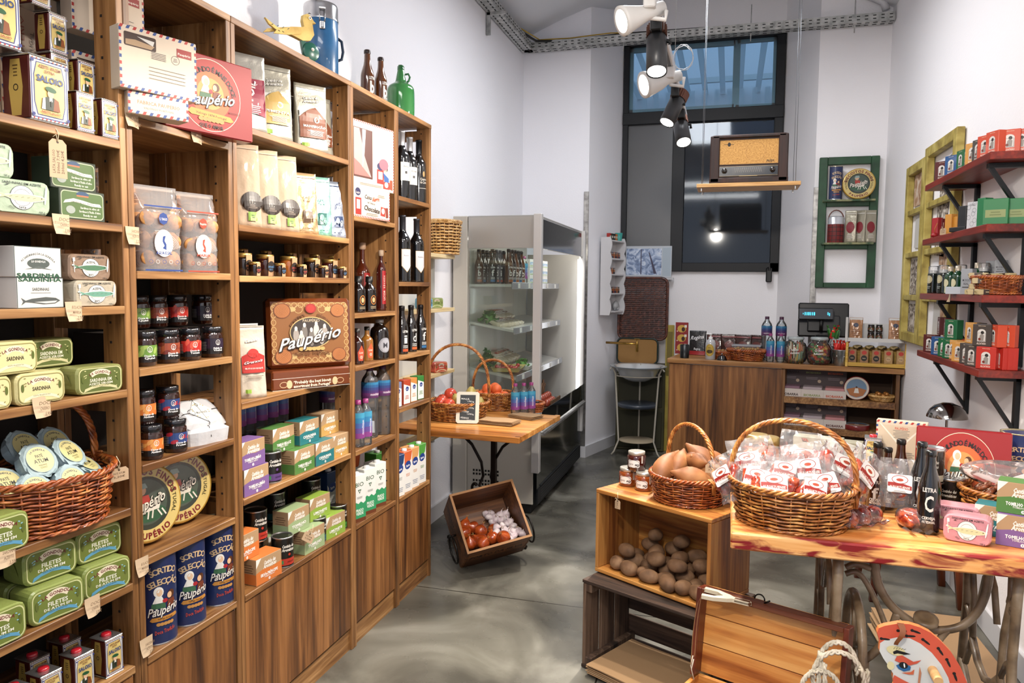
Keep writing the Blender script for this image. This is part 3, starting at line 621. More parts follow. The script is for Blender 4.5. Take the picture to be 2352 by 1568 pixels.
# ---- bay 1, sardines
def gr(a):
 w, h = .128, .07; a.RR(0, h/2, w*.93, h*.88, .01, '#b8c3a0'); a.RR(0, h/2, w*.9, h*.82, .009, '#4f6b35'); a.E(0, h*.86, w*.14, h*.09, '#26476b', 14); a.R(0, h*.8, w*.26, h*.05, '#c06a3c')
 a.PL([(-w*.38, h*.62), (-w*.2, h*.7), (0, h*.66), (w*.2, h*.6), (w*.38, h*.6), (w*.42, h*.5), (w*.2, h*.5), (0, h*.55), (-w*.2, h*.59), (-w*.42, h*.52)], '#e8e6da')
 a.TX('Sardinhas em Azeite', 0, h*.585, h*.06, '#4a4a42', w*.5, -3); a.E(-w*.27, h*.32, w*.1, h*.13, '#9aa39a', 14)
 for j, t in enumerate(('Sardines in olive oil', "Sardines à l'huile d'olive", 'Ready to eat')): a.TX(t, w*.15, h*(.42-.12*j), h*.07, '#e4e6d8', w*(.42, .48, .3)[j], b=.02)
k = carton('sardine_box', 'box', .128, .055, .07, '#2f3a2b', gr); z = S1[1]
on(k, 170, -1.49, z+q, 'green sardine box at the bottom of the pair under the string tag', 'green sardine boxes'); on(k, 152, -1.51, z+q, 'green sardine box on top of the pair under the string tag', 'green sardine boxes', dz=.0705)
fk = wrapped('sardine_tin', 'tin', .125, .06, .072, '#a9bca0', fishlabel(.125, .072, '#d8cda0', 0, 'lata', ''), seed=3)
fk.at((-1.485, 1.253, z+q), 82, 'pale green wrapped sardine tin with a yellow fish on a plate'); fk.at((-1.50, 1.185, z+q+.0725), 90, 'pale green wrapped sardine tin stacked at the left picture edge'); fk.at((-1.5, 1.11, z+q), 90, 'pale green wrapped sardine tin carrying another, left picture edge')
def sd(up):
 def f(a):
  w, h = .116, .067; a.FR(0, h/2, w, h, .0015, '#3e4a48')
  if up:
   a.AT('AS SARDINHAS DA LA GONDOLA', 0, -h*.1, h*.87, h*.07, '#454d4b', 90, 92, b=.01); a.E(0, h*.45, w*.24, h*.17, '#4b5652', 18); a.TX('LA GONDOLA', 0, h*.52, h*.07, '#e7e7e3', w*.3, b=.02); a.PL([(-w*.3, h*.25), (0, h*.36), (w*.3, h*.25), (0, h*.3)], '#59635f')
   a.TX('SARDINHA', 0, h*.065, h*.13, '#1d5239', w*.93, b=.04)
  else:
   a.TX('SARDINHA', 0, h*.93, h*.12, '#1d5239', w*.93, b=.04); a.TX('SARDINHAS', 0, h*.62, h*.1, '#5a5f5e', w*.36, b=.02); a.G(0, h*.5, w*.5, h*.05, 1, '#888d8c')
   a.PL([(-w*.42, h*.34), (-w*.33, h*.25), (-w*.2, h*.31), (w*.1, h*.36), (w*.32, h*.33), (w*.42, h*.24), (w*.3, h*.14), (w*.05, h*.12), (-w*.2, h*.18), (-w*.33, h*.2), (-w*.42, h*.1), (-w*.38, h*.22)], '#4e5453'); a.PL([(-w*.15, h*.2), (w*.1, h*.15), (w*.3, h*.17), (w*.36, h*.24), (w*.1, h*.22)], '#c9cbc9')
 return f
z = S1[2]
ka = carton('sardine_box', 'box', .116, .055, .067, '#d8d6d0', sd(0)); kb = carton('sardine_box', 'box', .116, .055, .067, '#d8d6d0', sd(1))
on(ka, 73, -1.49, z+q, 'white boxed sardines printed with a fish drawing, lower box'); on(kb, 70, -1.49, z+q, 'white boxed sardines with a crest, stacked on the fish drawing box', dz=.0675)
fb = wrapped('sardine_tin', 'tin', .122, .06, .062, '#8f7560', fishlabel(.122, .062, '#4d7a5c', 1, 'BIO', ''), seed=5); fc = wrapped('sardine_tin', 'tin', .122, .06, .062, '#b7ad98', fishlabel(.122, .062, '#6aa08c', 1, 'BIO', ''), seed=6)
fc.at((-1.49, 1.442, z+q), 88, 'beige wrapped sardine tin with a green fish, on the board beside the upright'); fb.at((-1.50, 1.435, z+q+.0625), 90, 'brown wrapped sardine tin with a green fish, stacked on the beige one')
fb.at((-1.575, 1.40, z+q), 90, 'brown wrapped sardine tin behind the beige one')
z = S1[3]
gg = wrapped('sardine_tin', 'tin', .128, .062, .068, '#8d9150', gondola(('SARDINHA EM', 'AZEITE VIRGEM'), '#5d6b2e', '#cfce94', '#ece9d2', '#d3cc9a', w=.128, h=.068), seed=7)
cr = wrapped('sardine_tin', 'tin', .115, .062, .070, '#d8cd8e', gondola(('SARDiNHA',), '#e0d59a', '#8c854a', '#2d2a14', '#efe8be', '#8c854a', w=.115, h=.07), seed=8)
cr.at((-1.48, 1.275, z+q), 84, 'cream wrapped sardine tin with lemon colours at the shelf front'); cr.at((-1.485, 1.150, z+q), 90, 'cream wrapped sardine tin cut by the left picture edge, lower row'); cr.at((-1.485, 1.215, z+q+.0705), 92, 'cream wrapped sardine tin stacked in the upper row')
gg.at((-1.485, 1.441, z+q), 84, 'green wrapped sardine tin beside the upright on the lemon tin shelf'); gg.at((-1.555, 1.36, z+q), 90, 'green wrapped sardine tin mostly hidden behind the cream one'); gg.at((-1.55, 1.362, z+q+.0685), 90, 'green wrapped sardine tin stacked above the hidden one')
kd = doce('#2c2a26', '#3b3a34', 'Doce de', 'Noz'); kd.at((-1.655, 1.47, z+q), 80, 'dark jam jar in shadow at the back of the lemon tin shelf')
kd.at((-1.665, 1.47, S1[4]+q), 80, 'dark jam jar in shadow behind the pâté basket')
# pâté basket
z = S1[4]
bk = basket(.135, .15, .125, .30, W_RED, 1.14, 14, 30, axis='y'); bk.at((-1.567, 1.352, z), 0, 'large chestnut wicker basket heaped with blue-wrapped pâté tins')
def pate(seed):
 r = thing('pate_tin', 'x', 'tin'); q_ = random.Random(seed); mb = MB(); m = mat('#a9c0c6', .6, bump=.3, bscale=60); n = 16; vs = []; pr = [(.0, 0), (.036, 0), (.041, .006), (.041, .026), (.044, .031), (.038, .034), (0, .034)]
 pr2 = []
 for rr, zz in pr:
  for i in range(n): a = 2*pi*i/n; k_ = 1+q_.uniform(-.05, .05)*(rr > .03); vs.append((rr*k_*cos(a), rr*k_*sin(a), zz+q_.uniform(-.001, .002)*(rr > .03)*(zz > .01)))
 mb.add(vs, [(j*n+i, j*n+(i+1) % n, (j+1)*n+(i+1) % n, (j+1)*n+i) for j in range(len(pr)-1) for i in range(n)], m, False)
 for k_ in range(5):
  a = q_.uniform(0, 6.28); d_ = .046; mb.add([(.036*cos(a-.4), .036*sin(a-.4), .033), (d_*cos(a-.1), d_*sin(a-.1), .037), (d_*cos(a+.2), d_*sin(a+.2), .03), (.036*cos(a+.5), .036*sin(a+.5), .033)], [(0, 1, 2, 3)], m)
 mb.build('paper_wrap', r); mb = MB(); a = Art(.0004); a.E(0, 0, .033, .033, '#d8cf8d', 26); a.RG(0, 0, .033, .033, .0012, '#8aa7b0', 26); a.AT('LA GONDOLA', 0, -.004, .029, .0045, '#2d3350', 90, 80, b=.02)
 a.TX('PATÉ', 0, .009, .008, '#2b2b24', .018); a.TX('ATUM', 0, -.003, .010, '#2b2b24', .034); a.TX('TUNA PASTE', 0, -.014, .003, '#6c663a', .02); a.G(0, -.02, .02, .005, 2, '#8c864a')
 a.to(mb, T(0, 0, .0358) @ RX(-90), rough=.45); mb.build('disc_label', r); return Kind(r)
pk = pate(1)
for x, y, zz, rx_, rz, l in ((-1.55, 1.245, .105, 48, 84, 'blue-wrapped pâté tin at the left of the basket'), (-1.515, 1.285, .088, 62, 84, 'blue-wrapped pâté tin at the front left of the basket rim'), (-1.50, 1.365, .090, 62, 92, 'blue-wrapped pâté tin at the front centre of the basket rim'),
               (-1.545, 1.322, .145, 58, 86, 'blue-wrapped pâté tin heaped highest at the centre'), (-1.545, 1.40, .142, 50, 104, 'blue-wrapped pâté tin heaped right of the highest one'), (-1.535, 1.438, .100, 35, 118, 'blue-wrapped pâté tin tilted away at the right of the basket'),
               (-1.62, 1.43, .16, 60, 90, 'blue-wrapped pâté tin at the back of the heap'), (-1.62, 1.35, .165, 55, 90, 'blue-wrapped pâté tin peeping from behind the highest one'), (-1.56, 1.35, .06, 10, 90, 'blue-wrapped pâté tin buried in the middle of the basket'), (-1.53, 1.44, .055, 15, 90, 'blue-wrapped pâté tin low at the right basket wall')):
 pk.at((x, y, z+zz), 0, l, 'pâté tins in the basket', rot=(rx_, 0, rz))
z = S1[5]
tg = wrapped('tuna_tin', 'tin', .128, .075, .082, '#8c9a4c', gondola(('FILETES', 'DE ATUM EM'), '#6f7f35', '#d2d79a', '#eef0dc', '#5aa0c4', '#8ac0cc', w=.128, h=.082), seed=11)
for x, y, zz, rz, l in ((-1.49, 1.446, 0, 80, 'green wrapped tuna tin on the board beside the upright'), (-1.49, 1.303, 0, 80, 'green wrapped tuna tin on the board, left of its neighbour'), (-1.52, 1.315, .0825, 82, 'green wrapped tuna tin stacked in the upper row, left'),
      (-1.52, 1.452, .0825, 84, 'green wrapped tuna tin stacked in the upper row beside the upright'), (-1.575, 1.315, 0, 80, 'green wrapped tuna tin in the second row behind the left one'), (-1.485, 1.15, 0, 88, 'green wrapped tuna tin cut by the left picture edge, bottom'), (-1.60, 1.45, 0, 86, 'green wrapped tuna tin behind the one beside the upright')):
 tg.at((x, y, z+q+zz), rz, l, 'green tuna tins')
tg.at((-1.485, 1.165, S1[4]+q), 88, 'green wrapped tuna tin left of the pâté basket')
z = S1[6]
for x, y, l in ((-1.49, 1.465, 'red-capped olive oil tin nearest the upright on the lowest shelf'), (-1.49, 1.375, 'red-capped olive oil tin second from the upright on the lowest shelf'), (-1.49, 1.285, 'red-capped olive oil tin third from the upright on the lowest shelf'),
    (-1.575, 1.42, 'dark olive oil tin in the back row of the lowest shelf, right'), (-1.575, 1.33, 'dark olive oil tin in the back row of the lowest shelf, left'), (-1.49, 1.21, 'red-capped olive oil tin at the bottom left corner of the picture')):
 cap_t.at((x, y, z+q), 84, l, 'small olive oil tins on the lowest shelf')
# ---- bay 2
S2 = SH[1][2]
def envart(w, h, win_):
 def f(a):
  n = int(w/.016)
  for i in range(n):
   for zz in (.004, h-.004): a.PL([(-w/2+i*w/n, zz-.004), (-w/2+(i+.45)*w/n, zz-.004), (-w/2+(i+.7)*w/n, zz+.004), (-w/2+(i+.25)*w/n, zz+.004)], ('#b0322c', '#2c4a86')[i % 2]); a.k -= 1
  for i in range(int(h/.016)):
   for s in (-1, 1): a.R(s*(w/2-.003), .01+i*.016, .006, .008, ('#2c4a86', '#b0322c')[i % 2], 0); a.k -= 1
  a.k += 1
  if win_:
   a.RR(-w*.24, h*.79, w*.4, h*.22, .004, '#3b2418'); a.PL([(-w*.42, h*.7), (-w*.1, h*.7), (-w*.06, h*.76), (-w*.3, h*.80), (-w*.42, h*.78)], '#a98a66'); a.PL([(-w*.28, h*.86), (-w*.08, h*.76), (-w*.06, h*.84)], '#cfcac2')
   a.R(w*.33, h*.77, w*.2, h*.14, '#9c2a26'); a.TX('Paupério', w*.33, h*.755, h*.04, '#f4e9dc', w*.17); a.RG(w*.21, h*.63, h*.075, h*.075, .001, '#6d6a66', 20); a.G(w*.21, h*.63, h*.09, h*.07, 3, '#8a8681')
   for k_ in range(5): a.R(-w*.01, h*(.67-.025*k_), w*.19, .0012, '#6b6762')
   for k_ in range(4): a.R(w*.1, h*(.42-.06*k_), w*.48, .0011, '#6b6762')
  else: a.TX('FABRICA PAUPERIO', 0, h*.55, h*.16, '#c9795e', w*.7); a.TX('VALONGO PORTUGAL', 0, h*.32, h*.09, '#8c8a86', w*.5)
 return f
KR = '#d6c3ac'
e1 = carton('envelope_biscuit_box', 'box', .20, .045, .15, KR, envart(.2, .15, 1)); e2 = carton('envelope_biscuit_box', 'box', .15, .06, .055, KR, envart(.15, .055, 0))
def redf(a):
 w, h = .285, .215; a.R(0, h/2, w*.98, h*.97, '#981a1d'); a.E(0, h*.5, h*.455, h*.455, '#a8241c', 40); a.E(0, h*.5, h*.3, h*.3, '#d9682c', 30); a.E(0, h*.52, h*.2, h*.2, '#e59a4c', 26)
 a.RG(0, h*.5, h*.46, h*.46, .0018, '#ecd9bd', 44); a.AT('NO MUNDO É MAIS DOCE...', 0, h*.46, h*.37, h*.065, '#2a1611', 80, 150, b=.03)
 kid(a, 0, h*.55, h*.46); a.PL([(-w*.26, h*.25), (-w*.22, h*.3), (w*.22, h*.27), (w*.26, h*.22), (w*.22, h*.2), (-w*.22, h*.215)], '#d99a36'); a.TX('Valongo 1874 Portugal', 0, h*.245, h*.03, '#4a2410', w*.34, -2)
 for k_ in range(6): a.E((k_-2.5)*.013, h*.185, .009, .006, '#c98f45', 10)
 a.TX('QUE O AMOR', 0, h*.105, h*.05, '#2a1611', w*.27, b=.03); script(a, 'Paupério', w*.02, h*.46, h*.14, w*.52)
 a.TX('BISCOITOS', w*.27, h*.33, h*.025, '#5a1714', w*.13)
rb = carton('biscuit_gift_box', 'box', .285, .05, .215, '#8c1519', redf, b=.004, rough=.25)
z = S2[0]
rb.at((-1.437, 1.815, z+q), 78, 'large glossy red biscuit gift box with two painted children, on the left shelf', rot=(0, 0, 74))
e2.at((-1.425, 1.605, z+q), 64, 'small kraft envelope box lying under the windowed one'); e1.at((-1.415, 1.600, z+q+.0555), 70, 'kraft envelope box with a window, standing on a smaller one')
e1.at((-1.56, 1.59, z+q+.20), 80, 'kraft envelope box at the back, half out at the top of the picture', sc=1)
e1b = e1.at((-1.565, 1.59, z+q), 80, 'kraft envelope box at the back under the topmost one')
# cookie bags
def cookiebag(w, d, h, c1, disc, word, seed, dark=False):
 r = thing('cookie_bag', 'x', 'bag'); q_ = random.Random(seed); mb = MB(); cm = noisemat('biscuit', [(.3, '#8c5a2c'), (.6, '#c08a4f'), (.8, '#d9ad74')], 60, .6, .2)
 for j in range(3):
  for i in range(3):
   x = (i-1)*w*.29; n = 7
   for k_ in range(n): mb.lathe([(.0, -.003), (w*.15, -.003), (w*.155, 0), (w*.15, .003), (0, .003)], cm, 14, T(x+q_.uniform(-.003, .003), q_.uniform(-.006, .006), .034+j*.052) @ RX(90+q_.uniform(-14, 14)) @ T(0, 0, (k_-3)*d/n*.8))
 mb.build('biscuits', r)
 def fn(u, v):
  a = 2*pi*u; pin = 1 if v < .72 else 1-(v-.72)/.28*.93; ww = w/2*(1 if v < .72 else 1+.0*(v-.7)); k_ = 1+.05*sin(9*a+v*30+seed)*(.3+v)
  c, s_ = cos(a), sin(a); e = 4; rr = (abs(c)**e+abs(s_)**e)**(-1/e)
  return (ww*c*min(rr, 1.3)*k_*.93, d/2*s_*min(rr, 1.3)*max(pin, .05)*k_, v*h)
 mb = MB(); mb.sheet(fn, 28, 16, film('cellophane', '#fff8f0', .18, .08, 1.5), True); mb.box((0, 0, h), (w*.98, .004, .012), film('cellophane', '#fff8f0', .18, .08, 1.5), None)
 mb.build('clear_bag', r); mb = MB(); a = Art(.0004)
 for k_ in range(7): a.RG(-w*.1, h*.2, w*(.48-.03*k_), w*(.48-.03*k_), .0008, '#e4dfd8', 20, 20, 100)
 a.R(0, h*.77, w*.8, .004, c1); a.R(0, h*.02, w*.8, .004, c1); a.E(0, h*.63, w*.10, w*.12, c1, 8); a.TX(disc, 0, h*.625, w*.05, '#f4efe8', w*.16); a.E(0, h*.34, w*.2, w*.27, '#f3f0ea', 26); a.RG(0, h*.34, w*.185, w*.25, .0008, c1, 26)
 a.PL([(-w*.03, h*.28), (w*.05, h*.26), (w*.05, h*.33), (w*.01, h*.37), (w*.04, h*.43), (-w*.02, h*.42), (-w*.03, h*.36), (w*.01, h*.31)], c1); a.TX(word, 0, h*.225, w*.06, c1, w*.34, b=.03)
 for k_ in range(5): a.RG((k_-2)*w*.14, h*.12, w*.04, w*.04, .001, '#d9d4ce' if k_ % 2 else c1, 12)
 a.to(mb, T(0, -d*.55, 0)); mb.build('printed_front', r); return Kind(r)
cb = cookiebag(.135, .08, .225, '#27468f', 'S. TIAGO', 'ÁGUA E SAL', 4); cr_ = cookiebag(.125, .08, .225, '#b7462c', 'Paupério', 'MARIA', 5); z = S2[1]
cb.at((-1.505, 1.682, z), 74, 'clear biscuit bag printed in blue with a mermaid badge'); cr_.at((-1.505, 1.842, z), 72, 'clear biscuit bag printed in orange with a couple on its badge'); 
cr_.at((-1.62, 1.64, z+.14), 84, 'clear biscuit bag lying higher at the back of the cell', rot=(0, 0, 84), sc=.8); cb.at((-1.62, 1.64, z), 84, 'clear biscuit bag behind the blue one, carrying another', sc=(1, 1, .6))
# jars
jk = {n: doce(*v) for n, v in {'green': ('#6f9a3c', '#a3c25c', 'Doce de', 'Quivi'), 'fig': ('#a3482a', '#7a2a1c', 'Doce de', 'Figo'), 'red': ('#c4281e', '#e2563c', 'Doce de', 'Tomate'), 'wine': ('#241a2c', '#2e2038', 'Geleia de', 'Vinho'), 'orange': ('#e07b2c', '#f1a64e', 'Doce de', 'Abóbora'), 'berry': ('#2f4a86', '#b22436', 'Doce de', 'Frutos')}.items()}
z = S2[2]; nm_ = {'green': 'green fruit', 'fig': 'fig', 'red': 'red tomato', 'wine': 'dark purple wine jelly', 'orange': 'orange pumpkin', 'berry': 'blue and red berry'}
for px, kx in ((332, 'green'), (386, 'fig'), (436, 'red'), (488, 'wine')): on(jk[kx], px, -1.495, z+q, 'jam jar with %s label in the front row' % nm_[kx], 'jam jars in two rows', rz=66)
z5 = z+.094
rs = thing('jar_riser', 'low dark wooden riser under the back row of jam jars', 'riser', (-1.615, 1.742, z)); mb = MB(); mb.box((0, 0, .045), (.1, .36, .088), mat('#1b120c', .7)); mb.build('riser_block', rs)
for px, kx in ((318, 'green'), (360, 'fig'), (407, 'red'), (465, 'wine')): on(jk[kx], px, -1.60, z5, 'jam jar with %s label in the raised back row' % nm_[kx], 'jam jars in two rows', rz=66)
z = S2[3]
for px, kx, X, dz, l in ((347, 'orange', -1.49, 0, 'jam jar with orange pumpkin label on the board under another'), (332, 'orange', -1.515, .0925, 'jam jar with orange pumpkin label stacked on its twin'), (404, 'berry', -1.49, 0, 'jam jar with blue and red berry label on the board'), (388, 'berry', -1.515, .0925, 'jam jar with blue and red berry label stacked on its twin')):
 on(jk[kx], px, X, z+q, l, rz=66, dz=dz, sc=None)
def parcel():
 r = thing('paper_parcel', 'x', 'parcel'); mb = MB(); q_ = random.Random(3); m = mat('#c9c9cc', .6, bump=.35, bscale=30)
 def fn(u, v):
  a = 2*pi*u; c, s_ = cos(a), sin(a); rr = (abs(c)**5+abs(s_)**5)**(-.2); t = [0, .25, .85, 1, 1][int(v*4)]; R = [0.0, 1.0, 1.04, .8, 0.0][int(v*4)]; zz = [0, .0, .038, .05, .05][int(v*4)]
  j = 1+.03*sin(17*a+int(v*4)); return (.078*c*rr*R*j, .055*s_*rr*R*j, zz)
 mb.sheet(fn, 24, 4, m, False); mb.build('paper_wrap', r); mb = MB(); mb.tube([(-.08, 0, .02), (-.066, 0, .051), (.066, 0, .052), (.082, 0, .02)], .001, mat('#2b2622', .8), 5); mb.tube([(0, -.058, .02), (0, -.048, .052), (0, .048, .052), (0, .058, .02)], .001, mat('#2b2622', .8), 5)
 mb.build('string', r); mb = MB(); a = Art(.0003); a.R(0, 0, .06, .06, '#e3e2da', 45); a.TX('Marmelada', 0, -.004, .009, '#55534c', .04)
 a.RG(-.035, 0, .012, .012, .0015, '#2c2b2a', 16); a.RG(0, .025, .006, .006, .002, '#2c2b2a', 12); [a.E(.028*cos(t), .028*sin(t)*1.0, .002, .002, '#b5a24d', 6) for t in range(12)]
 a.to(mb, T(0, 0, .0525) @ RX(-90)); mb.build('paper_label', r); return Kind(r)
pc = parcel(); pc.at((-1.52, 1.855, z), 80, 'white paper parcel tied with dark string, lower one'); pc.at((-1.545, 1.862, z+.0535), 88, 'white paper parcel tied with dark string, tilted on top of the other', rot=(42, 0, 84))
# round biscuit tins
def roundtin(r_=.122, t=.045):
 r = thing('round_biscuit_tin', 'x', 'tin'); gd = mat('#c29a45', .25, .3, coat=.5); mb = MB(); X = T(0, 0, r_) @ RX(90)
 mb.lathe([(0, -t/2), (r_*.97, -t/2), (r_, -t/2+.004), (r_, t/2-.004), (r_*.985, t/2), (r_*.94, t/2+.002), (0, t/2+.002)], gd, 40, X); mb.build('tin_body', r)
 mb = MB(); a = Art(.0006); s = r_; a.E(0, s, s*.93, s*.93, '#d9c071', 44); a.E(0, s, s*.66, s*.66, '#2f3a31', 36); a.E(0, s*1.02, s*.56, s*.56, '#47564a', 30); a.E(0, s*.72, s*.5, s*.2, '#2f5a3e', 24)
 a.AT('BISCOITOS FINOS', 0, s, s*.79, s*.17, '#7a1c22', 90, 165, b=.04); a.AT('PAUPÉRIO', 0, s, s*.81, s*.15, '#7a1c22', 270, 84, b=.04, down=True); a.AT('PORTUGAL', 0, s, s*.78, s*.1, '#3d3a1c', 0, 60, b=.02); a.AT('VALONGO', 0, s, s*.78, s*.1, '#3d3a1c', 180, 55, b=.02)
 a.AT('Doces e Meninos', 0, s, s*.64, s*.06, '#5a3a1c', 90, 75)
 x, z_ = 0, s; a.PL([(x-s*.05, z_-s*.22), (x+s*.3, z_-s*.2), (x+s*.4, z_+s*.05), (x+s*.5, z_+s*.08), (x+s*.38, z_+s*.2), (x+s*.22, z_-s*.02), (x-s*.1, z_-s*.02), (x-s*.22, z_-s*.28)], '#e6e0cf')
 for d_ in (-.02, .1, .3, .42): a.R(x+s*d_, z_-s*.3, s*.04, s*.2, '#e6e0cf', 30 if d_ > .2 else -15)
 a.E(x-s*.12, z_+s*.34, s*.12, s*.13, '#d9a883', 14); a.PL([(x-s*.28, z_+s*.34), (x-s*.2, z_+s*.5), (x, z_+s*.5), (x+s*.05, z_+s*.38)], '#8fa6a0'); a.PL([(x-s*.25, z_+s*.2), (x+s*.05, z_+s*.2), (x+s*.1, z_-s*.05), (x-s*.2, z_-s*.05)], '#b5362b'); a.E(x-s*.12, z_-s*.1, s*.12, s*.08, '#d9cdb8', 10)
 script(a, 'Paupério', 0, s*1.0, s*.26, s*1.05, '#f3ead8', '#1d1a17', 14)
 a.to(mb, T(0, -t/2-.0025, 0), rough=.25, coat=.5); mb.build('lid_picture', r); return Kind(r)
rt = roundtin(.110); z = S2[4]
rt.at((-1.565, 1.818, z+.004), 80, 'round yellow biscuit tin leaning upright at the back right', rot=(-9, 0, 72)); rt.at((-1.53, 1.652, z+.004), 84, 'round yellow biscuit tin leaning upright at the front left', rot=(-9, 0, 78))
def bluecyl(r_=.0515, h=.262):
 r = thing('biscuit_cylinder', 'x', 'tin'); mb = MB(); mb.lathe([(r_, .003), (r_, h-.004)], mat('#1c2c5c', .4, coat=.3), 32); mb.build('cardboard_tube', r); mb = MB()
 mb.lathe([(r_*1.01, 0), (r_*1.015, .003), (r_, .005)], SILV, 32); mb.lathe([(r_, h-.005), (r_*1.015, h-.002), (r_*1.01, h), (r_*.93, h), (r_*.92, h-.006), (0, h-.006)], mat('#b8ab86', .25, .8), 32, cap=(0, 0)); mb.build('metal_rim', r)
 mb = MB(); a = Art(.0003); a.AT('SORTIDO', 0, h*.52, h*.28, .017, '#d9b98c', 90, 62, b=.02); a.AT('SELECÇÃO', 0, h*.40, h*.28, .017, '#d9b98c', 90, 72, b=.02); kid(a, 0, h*.47, .10); a.PL([(-.04, h*.27), (-.034, h*.30), (.034, h*.31), (.04, h*.28), (.034, h*.27), (-.034, h*.255)], '#c98a34'); a.TX('Valongo Portugal', 0, h*.283, .005, '#4a2410', .04)
 for k_ in range(5): a.E((k_-2)*.009, h*.225, .006, .005, '#c98f45', 9)
 a.TX('Doce Tradição', 0, h*.15, .011, '#c9452a', .055, 6, shear=.2, b=.02); script(a, 'Paupério', 0, h*.38, .024, .085); a.to(mb, wrap=r_+.0006, rough=.4, coat=.2); mb.build('printed_wrap', r); return Kind(r)
bc = bluecyl(); z = S2[5]
for px, X, l in ((500, -1.51, 'blue biscuit cylinder nearest the far upright'), (431, -1.505, 'blue biscuit cylinder in the middle of three'), (362, -1.505, 'blue biscuit cylinder at the near end of three')): on(bc, px, X, z+q, l, rz=66)
# ---- bay 3
def pouch(name, cat, w, h, d, base, front, top=.86, metal=0., rough=.35, seed=1, tin=None, back=None, seal=None, amp=.0022):
 """stand-up bag: flat crimped top, bulging middle, gusset foot"""
 r = thing(name, 'x', cat); q_ = random.Random(seed); m = mat(base, rough, metal, coat=.2, bump=.3, bscale=35); ph = [q_.uniform(0, 6) for _ in range(4)]
 def dep(x, z):
  t = z/h; e = max(0, 1-t/top) if t < top else 0; k = (e**.55) if t < top else 0
  return d/2*k*(1-.35*(2*x/w)**2)+amp*sin(31*x/w*2+ph[0]+t*9)*sin(t*14+ph[1])*(.2+k)
 NX, NZ = 12, 16; vs = []
 for j in range(NZ+1):
  t = j/NZ; ww = w/2*(1-.05*sin(pi*min(1, t/top)))
  for i in range(NX+1): x = -ww+2*ww*i/NX; vs.append((x, -max(dep(x, t*h), .0012), t*h))
 n1 = len(vs)
 for j in range(NZ+1):
  t = j/NZ; ww = w/2*(1-.05*sin(pi*min(1, t/top)))
  for i in range(NX+1): x = -ww+2*ww*i/NX; vs.append((x, max(dep(x, t*h)*.9, .0012), t*h))
 W = NX+1; fs = []
 for j in range(NZ):
  for i in range(NX): a = j*W+i; fs.append((a, a+1, a+W+1, a+W)); a += n1; fs.append((a, a+W, a+W+1, a+1))
  for i in (0, NX): a = j*W+i; f = (a, a+W, a+W+n1, a+n1); fs.append(f if i == 0 else f[::-1])
 for i in range(NX): fs.append((i, i+n1, i+1+n1, i+1)); a = NZ*W+i; fs.append((a, a+1, a+1+n1, a+n1))
 mb = MB(); mb.add(vs, fs, m, True); mb.build('bag_body', r)
 mb = MB(); a = Art(); front(a); YZ = lambda x, z: -max(dep(max(-w/2, min(w/2, x)), min(h, max(0, z))), .0012)-.0022
 b2 = Art(.0026)
 for pts, fs_, c, k in a.L:                       # subdivide big shapes so they follow the bulge
  import bmesh
  bm = bmesh.new(); vv = [bm.verts.new((p[0], 0, p[1])) for p in pts]
  for f in fs_:
   try: bm.faces.new([vv[i] for i in f])
   except Exception: pass
  for ax, L_, n_ in (((1, 0, 0), w, 10), ((0, 0, 1), h, 16)):
   for s in range(1, n_):
    co = (-w/2+w*s/n_, 0, 0) if ax[0] else (0, 0, h*s/n_); bmesh.ops.bisect_plane(bm, geom=bm.verts[:]+bm.edges[:]+bm.faces[:], plane_co=co, plane_no=ax)
  bm.verts.index_update(); b2.L.append(([(v.co.x, v.co.z) for v in bm.verts], [tuple(v.index for v in f.verts) for f in bm.faces], c, k)); bm.free()
 b2.to(mb, yz=YZ, coat=.2, rough=.4); mb.build('printed_front', r)
 return Kind(r)
def herb(col, word, w=.125, h=.245):
 def f(a):
  a.R(0, h*.94, w*.95, h*.01, '#8a877c'); script(a, 'Cantinho das', -w*.0, h*.80, h*.04, w*.5, '#f2efe6', '#8c867a'); script(a, 'Aromáticas', 0, h*.75, h*.04, w*.5, '#f2efe6', '#8c867a')
  a.PL([(-w*.40, h*.2), (w*.42, h*.2), (w*.42, h*.5), (w*.1, h*.66), (-w*.1, h*.62), (-w*.40, h*.5)], col); a.E(w*.12, h*.47, w*.09, w*.09, '#efe9dc', 14); a.E(w*.12, h*.47, w*.045, w*.06, col, 10)
  a.PL([(-w*.40, h*.5), (-w*.40, h*.6), (-w*.16, h*.62)], '#eceae4'); a.TX(word, w*.05, h*.37, h*.035, '#f4f0e8', w*.7, b=.03); a.G(w*.08, h*.27, w*.6, h*.08, 5, '#efe9dc'); a.R(-w*.25, h*.09, w*.22, h*.06, '#8bb23a')
 return f
z = SH[2][2][0]; PB = '#a9a698'
kr = pouch('herb_pouch', 'pouch', .12, .245, .055, '#a9a79f', lambda a: (a.PL([(-.052, .07), (.054, .05), (.054, .17), (-.052, .165)], '#96163a'), a.TX('ETOIL', 0, .12, .03, '#f4eee8', .09, 78, b=.03), a.G(0, .07, .09, .03, 5, '#f4eee8'), a.R(-.03, .025, .025, .015, '#8bb23a')), metal=.4, seed=2)
ky = pouch('herb_pouch', 'pouch', .125, .245, .055, PB, herb('#c4a04e', 'PIMENTA'), metal=.4, seed=3); kbr = pouch('herb_pouch', 'pouch', .125, .245, .055, PB, herb('#7c3f1d', 'MANJERICÃO'), metal=.4, seed=4)
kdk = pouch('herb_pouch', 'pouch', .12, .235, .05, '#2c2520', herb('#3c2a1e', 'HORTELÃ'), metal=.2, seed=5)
on(kr, 568, -1.505, z, 'silver herb pouch with a crimson printed panel', rz=60); on(ky, 628, -1.50, z, 'silver herb pouch with a yellow panel, in front of another', rz=58); ky.at((-1.60, 2.335, z), 74, 'silver herb pouch with a yellow panel, half hidden behind its twin')
